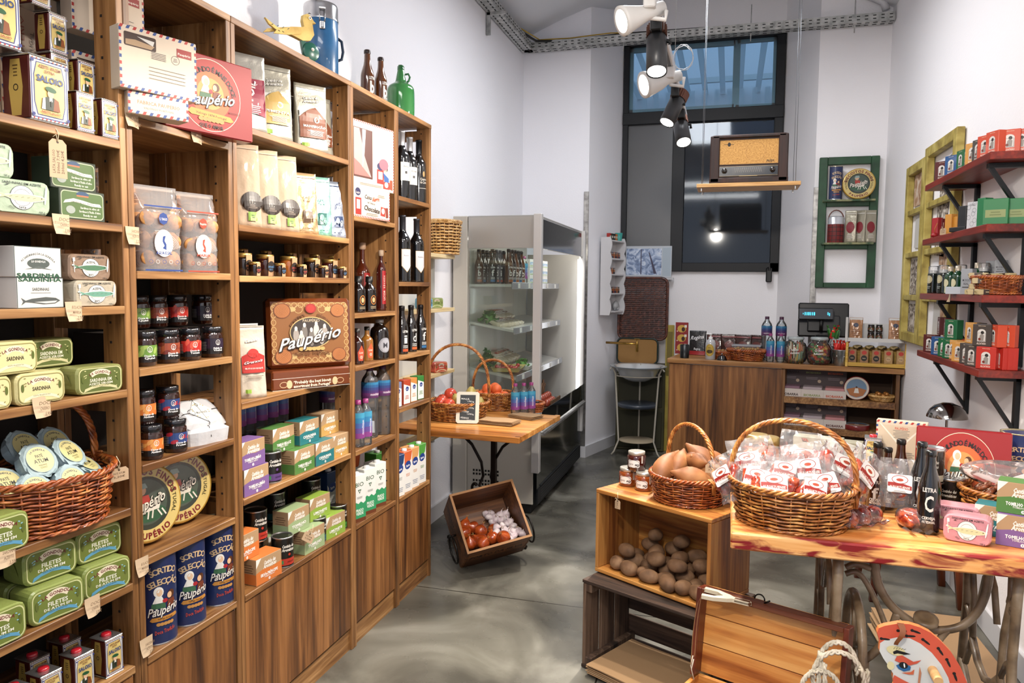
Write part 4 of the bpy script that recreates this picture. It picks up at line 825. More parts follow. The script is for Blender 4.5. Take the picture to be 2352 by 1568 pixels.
on(kbr, 713, -1.505, z, 'silver herb pouch with a brown panel, in front', rz=56); kbr.at((-1.545, 2.60, z), 70, 'silver herb pouch with a brown panel beside the upright', sc=.95)
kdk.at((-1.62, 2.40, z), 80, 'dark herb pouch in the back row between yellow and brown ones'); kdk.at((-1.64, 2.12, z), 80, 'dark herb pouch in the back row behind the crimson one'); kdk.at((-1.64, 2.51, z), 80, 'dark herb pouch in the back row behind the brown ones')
z = SH[2][2][1]
def bio(a, w=.085, h=.262): a.R(0, h*.96, w*.96, h*.012, '#b8a387'); a.E(w*.12, h*.31, w*.42, h*.125, '#2c2018', 26); a.TX('BIO', w*.12, h*.31, h*.045, '#efe6da', w*.3, b=.03); a.G(w*.12, h*.25, w*.4, h*.05, 4, '#9a8c80'); a.R(w*.1, h*.13, w*.34, h*.11, '#7fa63c'); a.G(w*.1, h*.13, w*.2, h*.05, 2, '#3c4f1c')
kf = pouch('kraft_coffee_bag', 'bag', .085, .265, .07, '#bba388', bio, .92, rough=.7, seed=7, amp=.002)
for px, l in ((566, 'tall kraft bag with a dark oval sticker, nearest the camera'), (611, 'tall kraft bag with a dark oval sticker, middle of three'), (655, 'tall kraft bag with a dark oval sticker, right of three')): on(kf, px, -1.505, z, l, rz=56)
def cafe(c, ink): return lambda a, w=.085, h=.215: (a.R(0, h*.95, w*.94, h*.015, ink), a.TX('CAFÉ', 0, h*.62, h*.05, ink, w*.3), a.TX('Chaves', 0, h*.56, h*.04, ink, w*.3), a.R(w*.02, h*.3, w*.42, h*.2, ink), a.E(-w*.02, h*.32, w*.1, h*.06, c), a.E(w*.12, h*.26, w*.07, h*.05, c), a.TX('MOAGEM FINA', 0, h*.1, h*.02, ink, w*.5), a.FR(0, h*.16, w*.8, h*.2, .0008, ink))
for px, c, ink, l, z_, X in ((700, '#c2a37c', '#5a4026', 'gold foil coffee bag', 0, -1.5), (733, '#8fc4b4', '#2f6a64', 'teal foil coffee bag', 1, -1.5), (770, '#aab4c6', '#3c4f7a', 'silver-blue foil coffee bag beside the upright', 2, -1.505)):
 kk = pouch('foil_coffee_bag', 'bag', .088, .222, .065, c, cafe(c, ink), .92, .55, .28, seed=20+z_, amp=.004); on(kk, px, X, z, l, rz=56)
 if z_ < 2: kk.at((-1.61, (2.29, 2.47)[z_], z), 76, l+', one behind in the back row')
bb = carton('kraft_box', 'box', .14, .1, .22, '#6d5138', lambda a: a.G(0, .15, .1, .03, 2, '#4a3422')); bb.at((-1.68, 2.58, z), 90, 'brown cardboard box in shadow behind the foil coffee bags')
# honey and preserve jars with hanging tags
def tagjar(rr, h, bodyc, tagc, nm='preserve_jar'):
 kk = jar(nm, 'jar', rr, h, mat('#a98a4c', .3, .8), mat(bodyc, .06, coat=1)); mb = MB(); s = h/.075
 mb.box((rr*.2, -rr-.003, h*.5), (rr*.62, .001, h*.9), mat('#c79a70', .6), RX(3)); a = Art(); a.E(rr*.2, h*.45, rr*.42, h*.25, '#241812', 18); a.TX('mel', rr*.2, h*.46, h*.13, tagc, rr*.6, b=.02); a.TX('BIO', rr*.2, h*.32, h*.07, tagc, rr*.4); a.to(mb, T(0, -rr-.0045, 0) @ RX(3))
 mb.build('paper_tag', kk.r); mb = MB(); mb.tube([((rr*.93)*cos(t/10*2*pi), rr*.93*sin(t/10*2*pi), h*.86) for t in range(10)], .0009, mat('#d9cdb5', .7), 4, True); mb.build('twine', kk.r); return kk
z = SH[2][2][2]; big_ = {'a': tagjar(.031, .075, '#1c0f0c', '#c9804a'), 'b': tagjar(.031, .075, '#3a1410', '#4f7fae'), 'c': tagjar(.031, .075, '#a3591c', '#c24a3c')}; sml = {'a': tagjar(.019, .046, '#23100c', '#c9804a'), 'b': tagjar(.019, .046, '#2c120c', '#4f7fae'), 'c': tagjar(.019, .046, '#1a0d0a', '#c24a3c')}
nb = ['', '']; rk = 'preserve jars with paper tags'
for j, (px, kx) in enumerate(((558, 'a'), (609, 'b'), (663, 'c'), (716, 'a'), (757, 'b'))): on(big_[kx], px, -1.53, z, 'large gold-lidded preserve jar, number %s from the near upright in its row' % ('one', 'two', 'three', 'four', 'five')[j], rk, rz=58)
for j, (px, kx) in enumerate(((585, 'c'), (643, 'b'), (692, 'c'), (742, 'a'), (784, 'b'))): on(sml[kx], px, -1.478, z, 'tiny gold-lidded preserve jar at the shelf edge, number %s from the near upright' % ('one', 'two', 'three', 'four', 'five')[j], rk, rz=58)
rs = thing('jar_riser', 'low wooden riser lifting the back row of preserve jars', 'riser', (-1.65, 2.31, z)); mb = MB(); mb.box((0, 0, .022), (.08, .62, .044), mat('#1b120c', .7)); mb.build('riser_block', rs)
for j, (px, kx) in enumerate(((556, 'b'), (610, 'b'), (668, 'c'), (722, 'a'), (765, 'a'))): on(sml[kx], px, -1.65, z+.0445, 'small preserve jar raised in the back row, number %s from the near end' % ('one', 'two', 'three', 'four', 'five')[j], rk, rz=58, sc=1.15)
# biscuit tins with lace artwork
z = SH[2][2][3]
def lace(a, w, h):
 a.RR(0, h/2, w*.9, h*.88, .012, '#9b6a35'); a.RR(0, h/2, w*.84, h*.80, .012, '#8c5827'); c = '#c7a468'
 for i in range(12):
  for zz in (.1, .9): a.RG(w*(-.41+.0745*i), h*zz, w*.034, h*.04, .0022, c, 12); a.k -= 1
 for i in range(8):
  for s in (-1, 1): a.RG(s*w*.43, h*(.14+.103*i), w*.03, h*.045, .0022, c, 12); a.k -= 1
 a.k += 1
 for sx in (-1, 1):
  for sz in (.16, .84): a.E(sx*w*.22, h*sz, w*.05, h*.035, c, 12); a.RG(sx*w*.14, h*sz, w*.05, h*.06, .002, c, 14)
 for sx, sz, rr in ((-1, .82, .1), (1, .82, .09), (-1, .17, .1), (1, .17, .09)):
  x, zc = sx*w*.33, h*sz; a.E(x, zc, w*rr, h*rr*1.1, '#6b3413', 22); a.E(x, zc, w*rr*.9, h*rr, '#b9733a', 22)
  for k_ in range(5): a.RG(x, zc, w*rr*(.85-.17*k_), h*rr*(.95-.19*k_), .0012, '#7c421b', 16)
 a.AT('SORTIDO', 0, h*.42, h*.34, h*.065, '#6d421c', 128, 42, b=.03); a.AT('FÁBRICA', 0, h*.42, h*.34, h*.065, '#6d421c', 52, 42, b=.03); a.TX('VALONGO · PORTUGAL', 0, h*.2, h*.05, '#6d421c', w*.44, b=.03)
 a.E(0, h*.5, w*.255, h*.23, '#c9a76b', 34); a.E(0, h*.5, w*.245, h*.215, '#3b332f', 34)
 for k_, (x, zc, s) in enumerate(((-.18, .46, .1), (-.08, .5, .11), (.06, .52, .11), (.16, .5, .09), (0, .42, .12), (-.12, .4, .1), (.12, .42, .1))): a.E(w*x, h*zc, w*.035, h*s, ('#a39a92', '#77706a', '#c9c2ba')[k_ % 3], 12); a.E(w*x, h*(zc+s), w*.018, h*.035, '#d9d2c9', 10)
 a.E(0, h*.85, w*.065, h*.07, '#9e1f1c', 18); a.E(0, h*.85, w*.045, h*.05, '#c12a22', 16); a.TX('PAUPÉRIO', 0, h*.675, h*.04, '#c9b79c', w*.2)
 for k_ in range(6): a.E((k_-2.5)*w*.05, h*.265, w*.03, h*.028, '#c9a25c', 10)
 script(a, 'Paupério', 0, h*.43, h*.17, w*.74, '#f2ece0', '#2a1a12', 12)
BR = mat('#6a3416', .22, .3, coat=.6)
t1 = carton('biscuit_tin', 'tin', .315, .055, .25, BR, lambda a: lace(a, .315, .25), b=.012, lblname='lid_picture')
def flat(a):
 w, h = .31, .062; a.R(0, h*.68, w*.99, .0015, '#d9d2c6'); a.R(0, h*.03, w*.99, .0015, '#d9d2c6'); a.TX('“Probably the best biscuit', 0, h*.42, h*.17, '#efe2cc', w*.48, b=.03); a.TX('assortment from Portugal”', 0, h*.2, h*.17, '#efe2cc', w*.48, b=.03)
 for s in (-1, 1): a.E(s*w*.29, h*.33, w*.035, h*.24, '#d9b98c', 16); a.RG(s*w*.36, h*.33, w*.05, h*.17, .002, '#d9b98c', 14)
t2 = carton('flat_biscuit_tin', 'tin', .31, .23, .07, BR, flat, b=.006)
t2.at((-1.53, 2.41, z), 60, 'flat brown biscuit tin lying under the lace-pattern tin'); t1.at((-1.475, 2.405, z+.0705), 50, 'large brown biscuit tin with lace pattern and an oval picture, standing on a flat tin', rot=(-4, 0, 52))
def oat(c, w_):
 def f(a, w=.09, h=.245): a.R(0, h*.95, w*.94, h*.01, '#a9a095'); script(a, 'Cantinho', 0, h*.77, h*.035, w*.5, '#f6f2ea', '#9a9186'); a.PL([(-w*.42, h*.34), (w*.42, h*.34), (w*.42, h*.56), (w*.2, h*.60), (0, h*.66), (-w*.2, h*.60), (-w*.42, h*.56)], c); a.E(0, h*.6, w*.2, h*.06, c, 14); script(a, w_, 0, h*.49, h*.035, w*.7, '#ffffff', c); a.TX('FRUTOS DO BOSQUE', 0, h*.4, h*.022, '#f6eee6', w*.66); a.G(0, h*.28, w*.8, h*.05, 3, '#7c6f60'); a.R(-w*.25, h*.1, w*.2, h*.05, '#8bb23a')
 return f
on(pouch('oat_pouch', 'pouch', .088, .235, .06, '#c6baa9', oat('#b5281f', 'Granola'), rough=.5, seed=31), 578, -1.50, z, 'paper pouch with a red fruit panel beside the brown biscuit tin', rz=58)
pouch('oat_pouch', 'pouch', .088, .238, .05, '#c9c6c0', oat('#1f6384', 'Granola'), rough=.5, seed=32).at((-1.565, 2.155, z), 62, 'paper pouch with a blue panel behind the red one')
# herb tea cartons and cans
KB = mat('#b08f68', .6)
def teaF(c, nm_, w=.125, h=.088):
 def f(a):
  a.R(0, h*.24, w, h*.46, c); a.PL([(-w*.5, h*.47), (w*.5, h*.47), (w*.5, h*.56), (w*.1, h*.5), (-w*.2, h*.56)], c); a.PL([(-w*.5, h), (-w*.5, h*.66), (-w*.3, h)], '#ece8df')
  a.TX('Cantinho das', w*.03, h*.76, h*.15, '#f2ebe0', w*.46, b=.04, shear=.2); a.TX('Aromáticas', w*.03, h*.62, h*.15, '#f2ebe0', w*.5, b=.04, shear=.2); a.TX(nm_, 0, h*.32, h*.11, '#f4f0ea', w*.66, b=.04); a.TX('TOMILHO BRAVO', 0, h*.22, h*.06, '#f4f0ea', w*.4); a.E(0, h*.1, h*.055, h*.055, '#f4f0ea', 12); a.R(0, h*.1, h*.02, h*.06, c)
 return f
def tea(c, nm_): return carton('herb_tea_box', 'box', .125, .068, .088, KB, teaF(c, nm_), lambda a: (a.G(0, .05, .05, .04, 5, '#7c6045'), a.R(0, .02, .066, .035, c)), lambda a: a.R(0, 0, .124, .067, c) if nm_ != 'CAMOMILA' else None)
tk = {'p': tea('#7d5c96', 'TOMILHO-LIMÃO'), 'g': tea('#4f7f3a', 'TOMILHO BELA-LUZ'), 't': tea('#20757c', 'CAVALINHA'), 'y': tea('#c49a50', 'CAMOMILA'), 'o': tea('#d4742c', 'ERVA-PRÍNCIPE'), 's': tea('#9bb080', 'TOMILHO'), 'l': tea('#8fae3c', 'LIMONETE')}
def teacan(c, h=.108, r_=.038):
 kk = thing('herb_can', 'x', 'can'); mb = MB(); mb.lathe([(r_, .003), (r_, h-.004)], mat('#14120f', .3, coat=.5), 28); mb.build('can_body', kk); mb = MB(); mb.lathe([(r_*.97, 0), (r_*1.02, .002), (r_, .005)], SILV, 28); mb.lathe([(r_, h-.005), (r_*1.03, h-.002), (r_*1.0, h), (r_*.93, h), (r_*.92, h-.005), (0, h-.005)], SILV, 28, cap=(0, 0)); mb.lathe([(r_*.55, h-.0045), (0, h-.004)], mat(c, .4), 16, cap=(0, 0)); mb.build('metal_rims', kk)
 mb = MB(); a = Art(.0003); a.R(.0, h*.2, r_*2.6, h*.22, c); a.R(-.022, h*.2, .013, h*.12, '#3f8f57'); a.TX('Cantinho das', .004, h*.72, h*.10, '#f0ece2', r_*1.25, b=.03, shear=.2); a.TX('Aromáticas', .004, h*.60, h*.10, '#f0ece2', r_*1.3, b=.03, shear=.2); a.E(.006, h*.44, h*.045, h*.045, c, 12); a.TX('CHÁ BIOLÓGICO', .012, h*.2, h*.05, '#14120f', r_*.8); a.to(mb, wrap=r_+.0004, rough=.35, coat=.4); mb.build('label_band', kk); return Kind(kk)
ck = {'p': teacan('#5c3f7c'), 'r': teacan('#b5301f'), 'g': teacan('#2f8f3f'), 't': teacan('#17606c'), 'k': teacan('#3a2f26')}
z = SH[2][2][4]; G1 = 'herb tea boxes on the upper tea shelf'
for kx, Y, X, dz, l in (('p', 2.052, -1.49, 0, 'purple herb tea box at the bottom by the near upright'), ('p', 2.040, -1.495, .0885, 'purple herb tea box stacked on top by the near upright'), ('g', 2.345, -1.495, 0, 'green herb tea box in the lower row behind the purple can'), ('g', 2.268, -1.53, .0885, 'green herb tea box stacked in the upper row'),
      ('t', 2.478, -1.49, 0, 'teal herb tea box in the lower row'), ('t', 2.420, -1.52, .0885, 'teal herb tea box stacked in the upper row'), ('y', 2.608, -1.495, 0, 'tan herb tea box at the bottom beside the far upright'), ('y', 2.585, -1.53, .0885, 'tan herb tea box stacked beside the far upright')):
 tk[kx].at((X, Y, z+dz), 88, l, G1)
tk['g'].at((-1.60, 2.27, z), 90, 'green herb tea box at the back supporting the upper row', G1); tk['t'].at((-1.60, 2.42, z), 90, 'teal herb tea box at the back supporting the upper row', G1); tk['y'].at((-1.60, 2.57, z), 90, 'tan herb tea box at the back supporting the upper row', G1)
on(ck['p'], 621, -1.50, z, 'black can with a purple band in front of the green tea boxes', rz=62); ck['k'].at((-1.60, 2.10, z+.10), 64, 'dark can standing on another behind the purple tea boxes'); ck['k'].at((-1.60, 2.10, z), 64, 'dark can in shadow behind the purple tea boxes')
# dark water bottles in shadow
def chaik(p, n=2):
 for _ in range(n): p = [p[0]]+[q for i in range(len(p)-1) for q in ((p[i][0]*.8+p[i+1][0]*.2, p[i][1]*.8+p[i+1][1]*.2), (p[i][0]*.2+p[i+1][0]*.8, p[i][1]*.2+p[i+1][1]*.8))]+[p[-1]]
 return p
def bottle(name, cat, prof, m, capm=None, capz=None, label=None, wrap=None, seg=20, seal=None):
 r = thing(name, 'x', cat); mb = MB(); mb.lathe(chaik(prof), m, 24); mb.build('glass_body', r)
 if capm: mb = MB(); mb.lathe(capz, capm, 16); mb.build('cap', r)
 if label: mb = MB(); a = Art(.0003); label(a); a.to(mb, wrap=wrap, rough=.4, coat=.2); mb.build('label', r)
 return Kind(r)
WAT = film('pet_plastic', '#eef4f6', .06, .05, 1.5)
def waterlab(r_, h, zc, lh):
 def f(a):
  for i, c in enumerate(('#2f7fae', '#2a5f96', '#33427e', '#4a3372', '#6a2f6c', '#5a2a5c')): a.R(0, zc+lh*(.42-.167*i), r_*5.6, lh*.168, c)
  a.TX('monchique', r_*.15, zc-lh*.25, lh*.16, '#efe6f2', r_*1.3, b=.01)
 return f
wl = bottle('water_bottle', 'bottle', [(.0, .001), (.033, 0), (.037, .006), (.037, .10), (.034, .115), (.037, .13), (.038, .245), (.034, .265), (.015, .292), (.0135, .308)], WAT, mat('#4a1f3f', .4), [(.0155, .298), (.0155, .318), (.0, .319)], waterlab(.038, .32, .215, .07), .0385)
ws = bottle('water_bottle', 'bottle', [(.0, .001), (.024, 0), (.027, .005), (.027, .14), (.024, .152), (.0105, .176), (.010, .188)], WAT, mat('#8e2a6c', .4), [(.0125, .180), (.0125, .197), (0, .198)], lambda a: ([a.R(0, .135-.0215*i, .15, .0217, c) for i, c in enumerate(('#3f9fc4', '#2f86b8', '#4a6ab0', '#6a4f9c', '#8e3f8c'))], a.TX('monchique', .006, .085, .012, '#f2eaf6', .06, 90)), .0275)
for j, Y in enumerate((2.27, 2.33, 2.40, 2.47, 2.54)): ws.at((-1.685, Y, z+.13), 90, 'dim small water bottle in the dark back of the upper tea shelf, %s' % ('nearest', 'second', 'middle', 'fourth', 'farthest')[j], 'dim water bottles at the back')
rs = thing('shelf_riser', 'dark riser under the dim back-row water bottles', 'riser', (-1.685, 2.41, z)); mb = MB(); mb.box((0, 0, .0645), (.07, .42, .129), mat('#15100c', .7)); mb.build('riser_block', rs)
z = SH[2][2][5]; G2 = 'herb tea boxes on the lower tea shelf'
for kx, Y, X, dz, rz, l in (('o', 2.107, -1.485, 0, 84, 'orange herb tea box at the front left, below another'), ('o', 2.035, -1.52, .0885, 88, 'orange herb tea box stacked by the near upright'), ('o', 2.035, -1.575, 0, 88, 'orange herb tea box behind, below the stacked orange one'), ('s', 2.400, -1.49, 0, 86, 'pale green herb tea box at the bottom, middle'), ('s', 2.335, -1.515, .0885, 86, 'pale green herb tea box stacked, middle'), ('s', 2.31, -1.58, 0, 86, 'pale green herb tea box at the back supporting the stack'),
       ('l', 2.565, -1.495, 0, 84, 'lime herb tea box at the bottom by the string tag'), ('l', 2.50, -1.525, .0885, 84, 'lime herb tea box stacked above by the string tag'), ('l', 2.47, -1.60, 0, 84, 'lime herb tea box at the back supporting its stack')):
 tk[kx].at((X, Y, z+dz), rz, l, G2)
ck['r'].at((-1.487, 2.235, z), 62, 'black can with a red band on the board'); ck['r'].at((-1.545, 2.165, z+.1085), 62, 'black can with a red band stacked at the upper left'); ck['k'].at((-1.56, 2.165, z), 62, 'dark can supporting the stacked red-band can'); ck['t'].at((-1.50, 2.487, z), 60, 'black can with a teal band behind the string tag', sc=.9)
ck['g'].at((-1.50, 2.645, z), 62, 'black can with a green band beside the far upright', sc=.95); ck['g'].at((-1.60, 2.61, z+.1), 62, 'black can with a green band raised in the back'); ck['k'].at((-1.60, 2.61, z-.0085), 62, 'dark can supporting the raised green-band can'); ck['t'].at((-1.61, 2.375, z+.1085), 62, 'silvery can raised in the back row behind the pale green boxes'); ck['k'].at((-1.665, 2.375, z), 62, 'dark can at the very back of the lower tea shelf')
# ---- bay 4
z = SH[3][2][0]
def choc(big_):
 w, h = (.30, .27) if big_ else (.28, .125)
 def f(a):
  a.R(0, h/2, w*.99, h*.985, '#eadfce')
  for i in range(int(w/.012)):
   for zz in ((h-.004,) if big_ else (.004,)): a.PL([(-w/2+i*.012, zz-.004), (-w/2+i*.012+.006, zz-.004), (-w/2+i*.012+.011, zz+.004), (-w/2+i*.012+.005, zz+.004)], '#c13a2a'); a.k -= 1
  for i in range(int(h/.012)): a.R(w/2-.003, .006+i*.012, .006, .006, '#c13a2a'); a.k -= 1
  a.k += 1
  if big_:
   a.R(-w*.22, h*.52, w*.42, h*.74, '#5a2618'); a.PL([(-w*.42, h*.88), (-w*.3, h*.88), (-w*.2, h*.5), (-w*.04, h*.18), (-w*.42, h*.18)], '#b9a5a2'); a.PL([(-w*.42, h*.42), (-w*.3, h*.36), (-w*.06, h*.18), (-w*.42, h*.18)], '#d9746c'); a.PL([(-w*.24, h*.88), (-w*.16, h*.88), (-w*.2, h*.45), (-w*.24, h*.3)], '#ece9ea')
   x0 = w*.17; a.R(x0, h*.22, w*.16, h*.22, '#b5281f'); a.R(x0, h*.24, w*.1, h*.12, '#ecdcc2'); a.E(x0, h*.38, w*.075, h*.06, '#2c2a5c', 16); a.PL([(x0+w*.06, h*.3), (x0+w*.2, h*.22), (x0+w*.2, h*.1), (x0+w*.1, h*.14)], '#2f62a8'); a.E(x0+w*.13, h*.37, w*.05, h*.055, '#2c1c18', 12); a.E(x0+w*.12, h*.35, w*.03, h*.04, '#edc39b', 12); a.E(x0+w*.08, h*.42, w*.11, h*.09, '#d96a7a', 14); a.R(w*.31, h*.1, w*.15, h*.11, '#c13a2a'); a.E(w*.31, h*.11, w*.045, h*.045, '#f2e9dc', 14); a.PL([(w*.38, h*.06), (w*.46, h*.04), (w*.46, h*.2), (w*.4, h*.2)], '#a34a2a'); a.G(-w*.05, h*.06, w*.6, h*.04, 2, '#a8927a')
  else:
   a.R(-w*.36, h*.36, w*.15, h*.55, '#b5281f'); a.R(-w*.36, h*.42, w*.09, h*.3, '#ecdcc2'); a.E(-w*.37, h*.82, w*.07, h*.13, '#2c2a5c', 16); a.TX('Legra', -w*.37, h*.8, h*.07, '#f2e9dc', w*.1)
   a.TX('Caixa', -w*.1, h*.70, h*.13, '#3b2a24', w*.18, -3, shear=.2, b=.02); a.TX('Alegre', w*.1, h*.68, h*.15, '#d9552c', w*.2, 8, shear=.3, b=.03); a.TX('de Turma de', -w*.02, h*.52, h*.07, '#3b2a24', w*.2, -3); a.TX('Chocolate', w*.0, h*.32, h*.16, '#3b2a24', w*.42, -4, shear=.2, b=.03); a.R(w*.3, h*.3, w*.13, h*.3, '#c13a2a', -4); a.E(w*.3, h*.32, w*.045, h*.1, '#f2e9dc', 14); a.R(w*.41, h*.28, w*.07, h*.34, '#8c3a2a', 4); a.G(0, h*.14, w*.4, h*.1, 2, '#a8927a'); a.G(w*.25, h*.8, w*.22, h*.1, 2, '#a8927a')
 return carton('chocolate_gift_box', 'box', w, .045, h, '#e2d6c4', f)
cbx, cs = choc(True), choc(False)
cs.at((-1.47, 2.86, z), 84, 'wide white chocolate gift box with red striped edge, lower one'); cbx.at((-1.478, 2.888, z+.1255), 80, 'tall white chocolate gift box with a window, standing on the lower one')
z = SH[3][2][1]
sp = bottle('spirit_bottle', 'bottle', [(0, 0), (.034, 0), (.036, .006), (.036, .165), (.03, .185), (.012, .215), (.011, .28)], mat('#5a2410', .05, coat=1), mat('#c7a486', .6), [(.013, .275), (.016, .28), (.016, .305), (0, .307)], lambda a: (a.R(.005, .11, .035, .12, '#a3201c'), a.TX('D', .005, .15, .02, '#f4e6d6', .014, b=.03), a.G(.005, .08, .024, .03, 4, '#e9c9b2')), .0365)
sl = bottle('slim_liqueur_bottle', 'bottle', [(0, 0), (.02, 0), (.022, .005), (.022, .185), (.017, .2), (.008, .22), (.0075, .25)], mat('#4a1610', .05, coat=1), mat('#c9ad92', .6), [(.009, .246), (.0115, .25), (.0115, .272), (0, .274)], lambda a: (a.R(.002, .105, .022, .15, '#b5222a'), a.G(.002, .13, .012, .06, 7, '#f0cfc2'), a.TX('LICOR', .002, .07, .01, '#f4e6d6', .045, 90)), .0225)
lq = bottle('liqueur_bottle', 'bottle', [(0, 0), (.029, 0), (.031, .004), (.031, .085), (.029, .1), (.014, .118), (.013, .14)], mat('#140805', .05, coat=1), mat('#0c0a0a', .4), [(.0165, .128), (.0165, .152), (0, .153)], lambda a: (a.R(.003, .047, .04, .07, '#15100c'), a.RG(.003, .052, .014, .02, .003, '#d9822c', 20), a.E(.003, .052, .007, .011, '#e9b27a', 14), a.G(.003, .02, .032, .012, 2, '#b9a27c')), .0315)
on(sp, 833, -1.60, z, 'tall cork-topped spirit bottle with a red label', rz=60); on(sl, 876, -1.515, z, 'slim red liqueur bottle with a cork top', rz=60); on(lq, 848, -1.495, z, 'squat dark liqueur bottle with a black cap and ring label, front', rz=60)
on(lq, 823, -1.50, z, 'squat dark liqueur bottle with a ring label beside the near upright', rz=60); lq.at((-1.58, 2.98, z), 60, 'squat dark liqueur bottle behind the front one'); sl.at((-1.62, 2.95, z), 60, 'slim red liqueur bottle in the back of the cell')
z = SH[3][2][2]
am = lambda c, nm_, l2: bottle('amber_liqueur_bottle', 'bottle', [(0, 0), (.026, 0), (.028, .004), (.028, .085), (.025, .097), (.01, .112), (.0095, .14)], mat(c, .05, coat=1), mat('#171311', .4), [(.0115, .134), (.0115, .150), (0, .151)], lambda a: (a.PL([(.0-.014, .05), (.004, .08), (.02, .05), (.012, .015), (-.01, .015)], l2), a.TX('Licor', .003, .05, .01, '#f2dccb', .02), a.G(.003, .03, .018, .014, 3, '#f2dccb')), .0285)
a1 = am('#2c100a', '', '#c24a2c'); a2 = am('#8c5a1c', '', '#c9552c'); on(a1, 821, -1.495, z, 'dark amber liqueur bottle with a red diamond label by the near upright', rz=58); on(a2, 843, -1.52, z, 'golden amber liqueur bottle with a red diamond label', rz=58); a1.at((-1.62, 2.84, z), 60, 'dark amber liqueur bottle hidden in the back row')
mo = bottle('growler_bottle', 'bottle', [(0, 0), (.040, 0), (.043, .006), (.043, .12), (.037, .14), (.017, .153), (.015, .17)], mat('#100b0a', .05, coat=1), mat('#a9a8a6', .4, .5), [(.0155, .162), (.019, .165), (.019, .178), (0, .179)], lambda a: (a.E(.004, .065, .032, .033, '#a4a5ae', 28), a.RG(.004, .065, .029, .03, .0012, '#3c3c46', 28), a.TX('M', .004, .065, .024, '#33333c', .022)), .0436)
on(mo, 872, -1.505, z, 'round-shouldered black bottle with a grey oval label', rz=58)
z = SH[3][2][3]; GW = 'clear water bottles'
on(wl, 850, -1.53, z, 'large water bottle with a purple band, left of two', GW, rz=60); on(wl, 879, -1.51, z, 'large water bottle with a purple band, right of two', GW, rz=60); on(ws, 823, -1.485, z, 'small water bottle with a blue label by the near upright', GW, rz=60); on(ws, 840, -1.475, z, 'small water bottle with a blue label in front of the large ones', GW, rz=60)
wl.at((-1.64, 2.82, z), 60, 'large water bottle in the back row, left', GW); wl.at((-1.64, 2.95, z), 60, 'large water bottle in the back row, right', GW)
z = SH[3][2][4]
def milk(c, c2, brand, nm_='milk_carton', w=.072, h=.198):
 def f(a):
  a.R(0, h*.5, w*.98, h*.99, '#ecebe6')
  if brand == 'BIO': a.TX('BIO', 0, h*.80, h*.09, '#2f5a3a', w*.66, b=.01); a.PL([(-w*.14, h*.69), (w*.14, h*.69), (0, h*.6)], '#2f5a3a'); a.PL([(-w*.06, h*.67), (w*.06, h*.67), (0, h*.63)], '#ecebe6'); a.PL([(-w/2, h*.08), (w/2, h*.08), (w/2, h*.42), (w*.3, h*.38), (w*.1, h*.43), (-w*.1, h*.39), (-w*.3, h*.43), (-w/2, h*.38)], c); a.R(0, h*.04, w*.98, h*.08, '#6d3a1c'); a.TX('PRADO', 0, h*.25, h*.06, '#e9f4ea', w*.6, b=.03); a.TX('VERDE', 0, h*.18, h*.06, '#e9f4ea', w*.6, b=.03); a.G(0, h*.52, w*.5, h*.05, 3, '#a8a8a2')
  else: a.PL([(-w/2, h*.99), (w/2, h*.99), (w*.36, h*.78), (-w*.2, h*.6), (-w/2, h*.74)], c); a.E(0, h*.66, w*.34, h*.1, '#1f3f8c', 22, 12); a.TX('Serra', 0, h*.65, h*.06, '#f4f4f8', w*.4, 8, b=.03); a.G(0, h*.42, w*.5, h*.08, 3, c2); a.G(0, h*.15, w*.7, h*.12, 3, '#8c95a8')
 def top_(mb): mb.lathe([(.013, 0), (.013, .010), (.0, .011)], mat('#eceded', .4), 14, T(0, -.012, h))
 return carton(nm_, 'carton', w, w*.95, h, c if brand != 'BIO' else '#e4e4de', f, (lambda a: (a.R(0, h*.22, w*.95, h*.4, c))) if brand == 'BIO' else None, ext=top_)
mk = milk('#2f9a62', '#9aa09a', 'BIO'); mbl = milk('#22406f', '#9aa09a', 'S'); mor = milk('#d9622a', '#d98a5a', 'S'); myl = milk('#e0a05c', '#c98a4a', 'S'); mgn = milk('#4fa03a', '#5a8f4a', 'S')
for Y, X, l in ((2.760, -1.49, 'white and green milk carton by the near upright'), (2.875, -1.50, 'white and green milk carton in the middle of three'), (2.985, -1.505, 'white and green milk carton at the right of three')): mk.at((X, Y, z), 74, l)
mbl.at((-1.63, 2.87, z), 84, 'blue milk carton in the back row', 'milk cartons in the back row', sc=1.1); mor.at((-1.64, 2.99, z), 84, 'orange-red milk carton in the back row', 'milk cartons in the back row', sc=1.1); mbl.at((-1.63, 2.775, z), 84, 'blue milk carton in the back corner', 'milk cartons in the back row')
# ---- bay 5
def wine(lab_, capc='#8e8e90'): return bottle('wine_bottle', 'bottle', [(0, 0), (.036, 0), (.0375, .005), (.0375, .19), (.034, .207), (.017, .235), (.0145, .25), (.0145, .3)], mat('#0c0d0f', .05, coat=1), mat(capc, .3, .6), [(.0152, .245), (.0152, .305), (.0165, .306), (.0165, .314), (0, .315)], lab_, .038)
w1 = wine(lambda a: (a.R(0, .125, .055, .085, '#dedcd6'), a.TX('Vinha', 0, .148, .009, '#2c2c30', .03), a.R(0, .12, .012, .012, '#16161a')), '#9d9da2'); w2 = wine(lambda a: (a.TX('Quinta', .004, .12, .012, '#cfc9bd', .04), a.TX('da Costa', .004, .105, .012, '#cfc9bd', .04), a.E(.004, .145, .006, .014, '#b98a4a'), a.R(.004, .075, .06, .002, '#cfc9bd')), '#15161a')
w3 = wine(lambda a: (a.PL([(-.028, .155), (.028, .155), (.028, .075), (0, .045), (-.028, .075)], '#a98a4c'), a.PL([(-.0265, .1535), (.0265, .1535), (.0265, .077), (0, .048), (-.0265, .077)], '#e2dfe4'), a.TX('Reserva', 0, .125, .007, '#77737a', .03)), '#3a3a40')
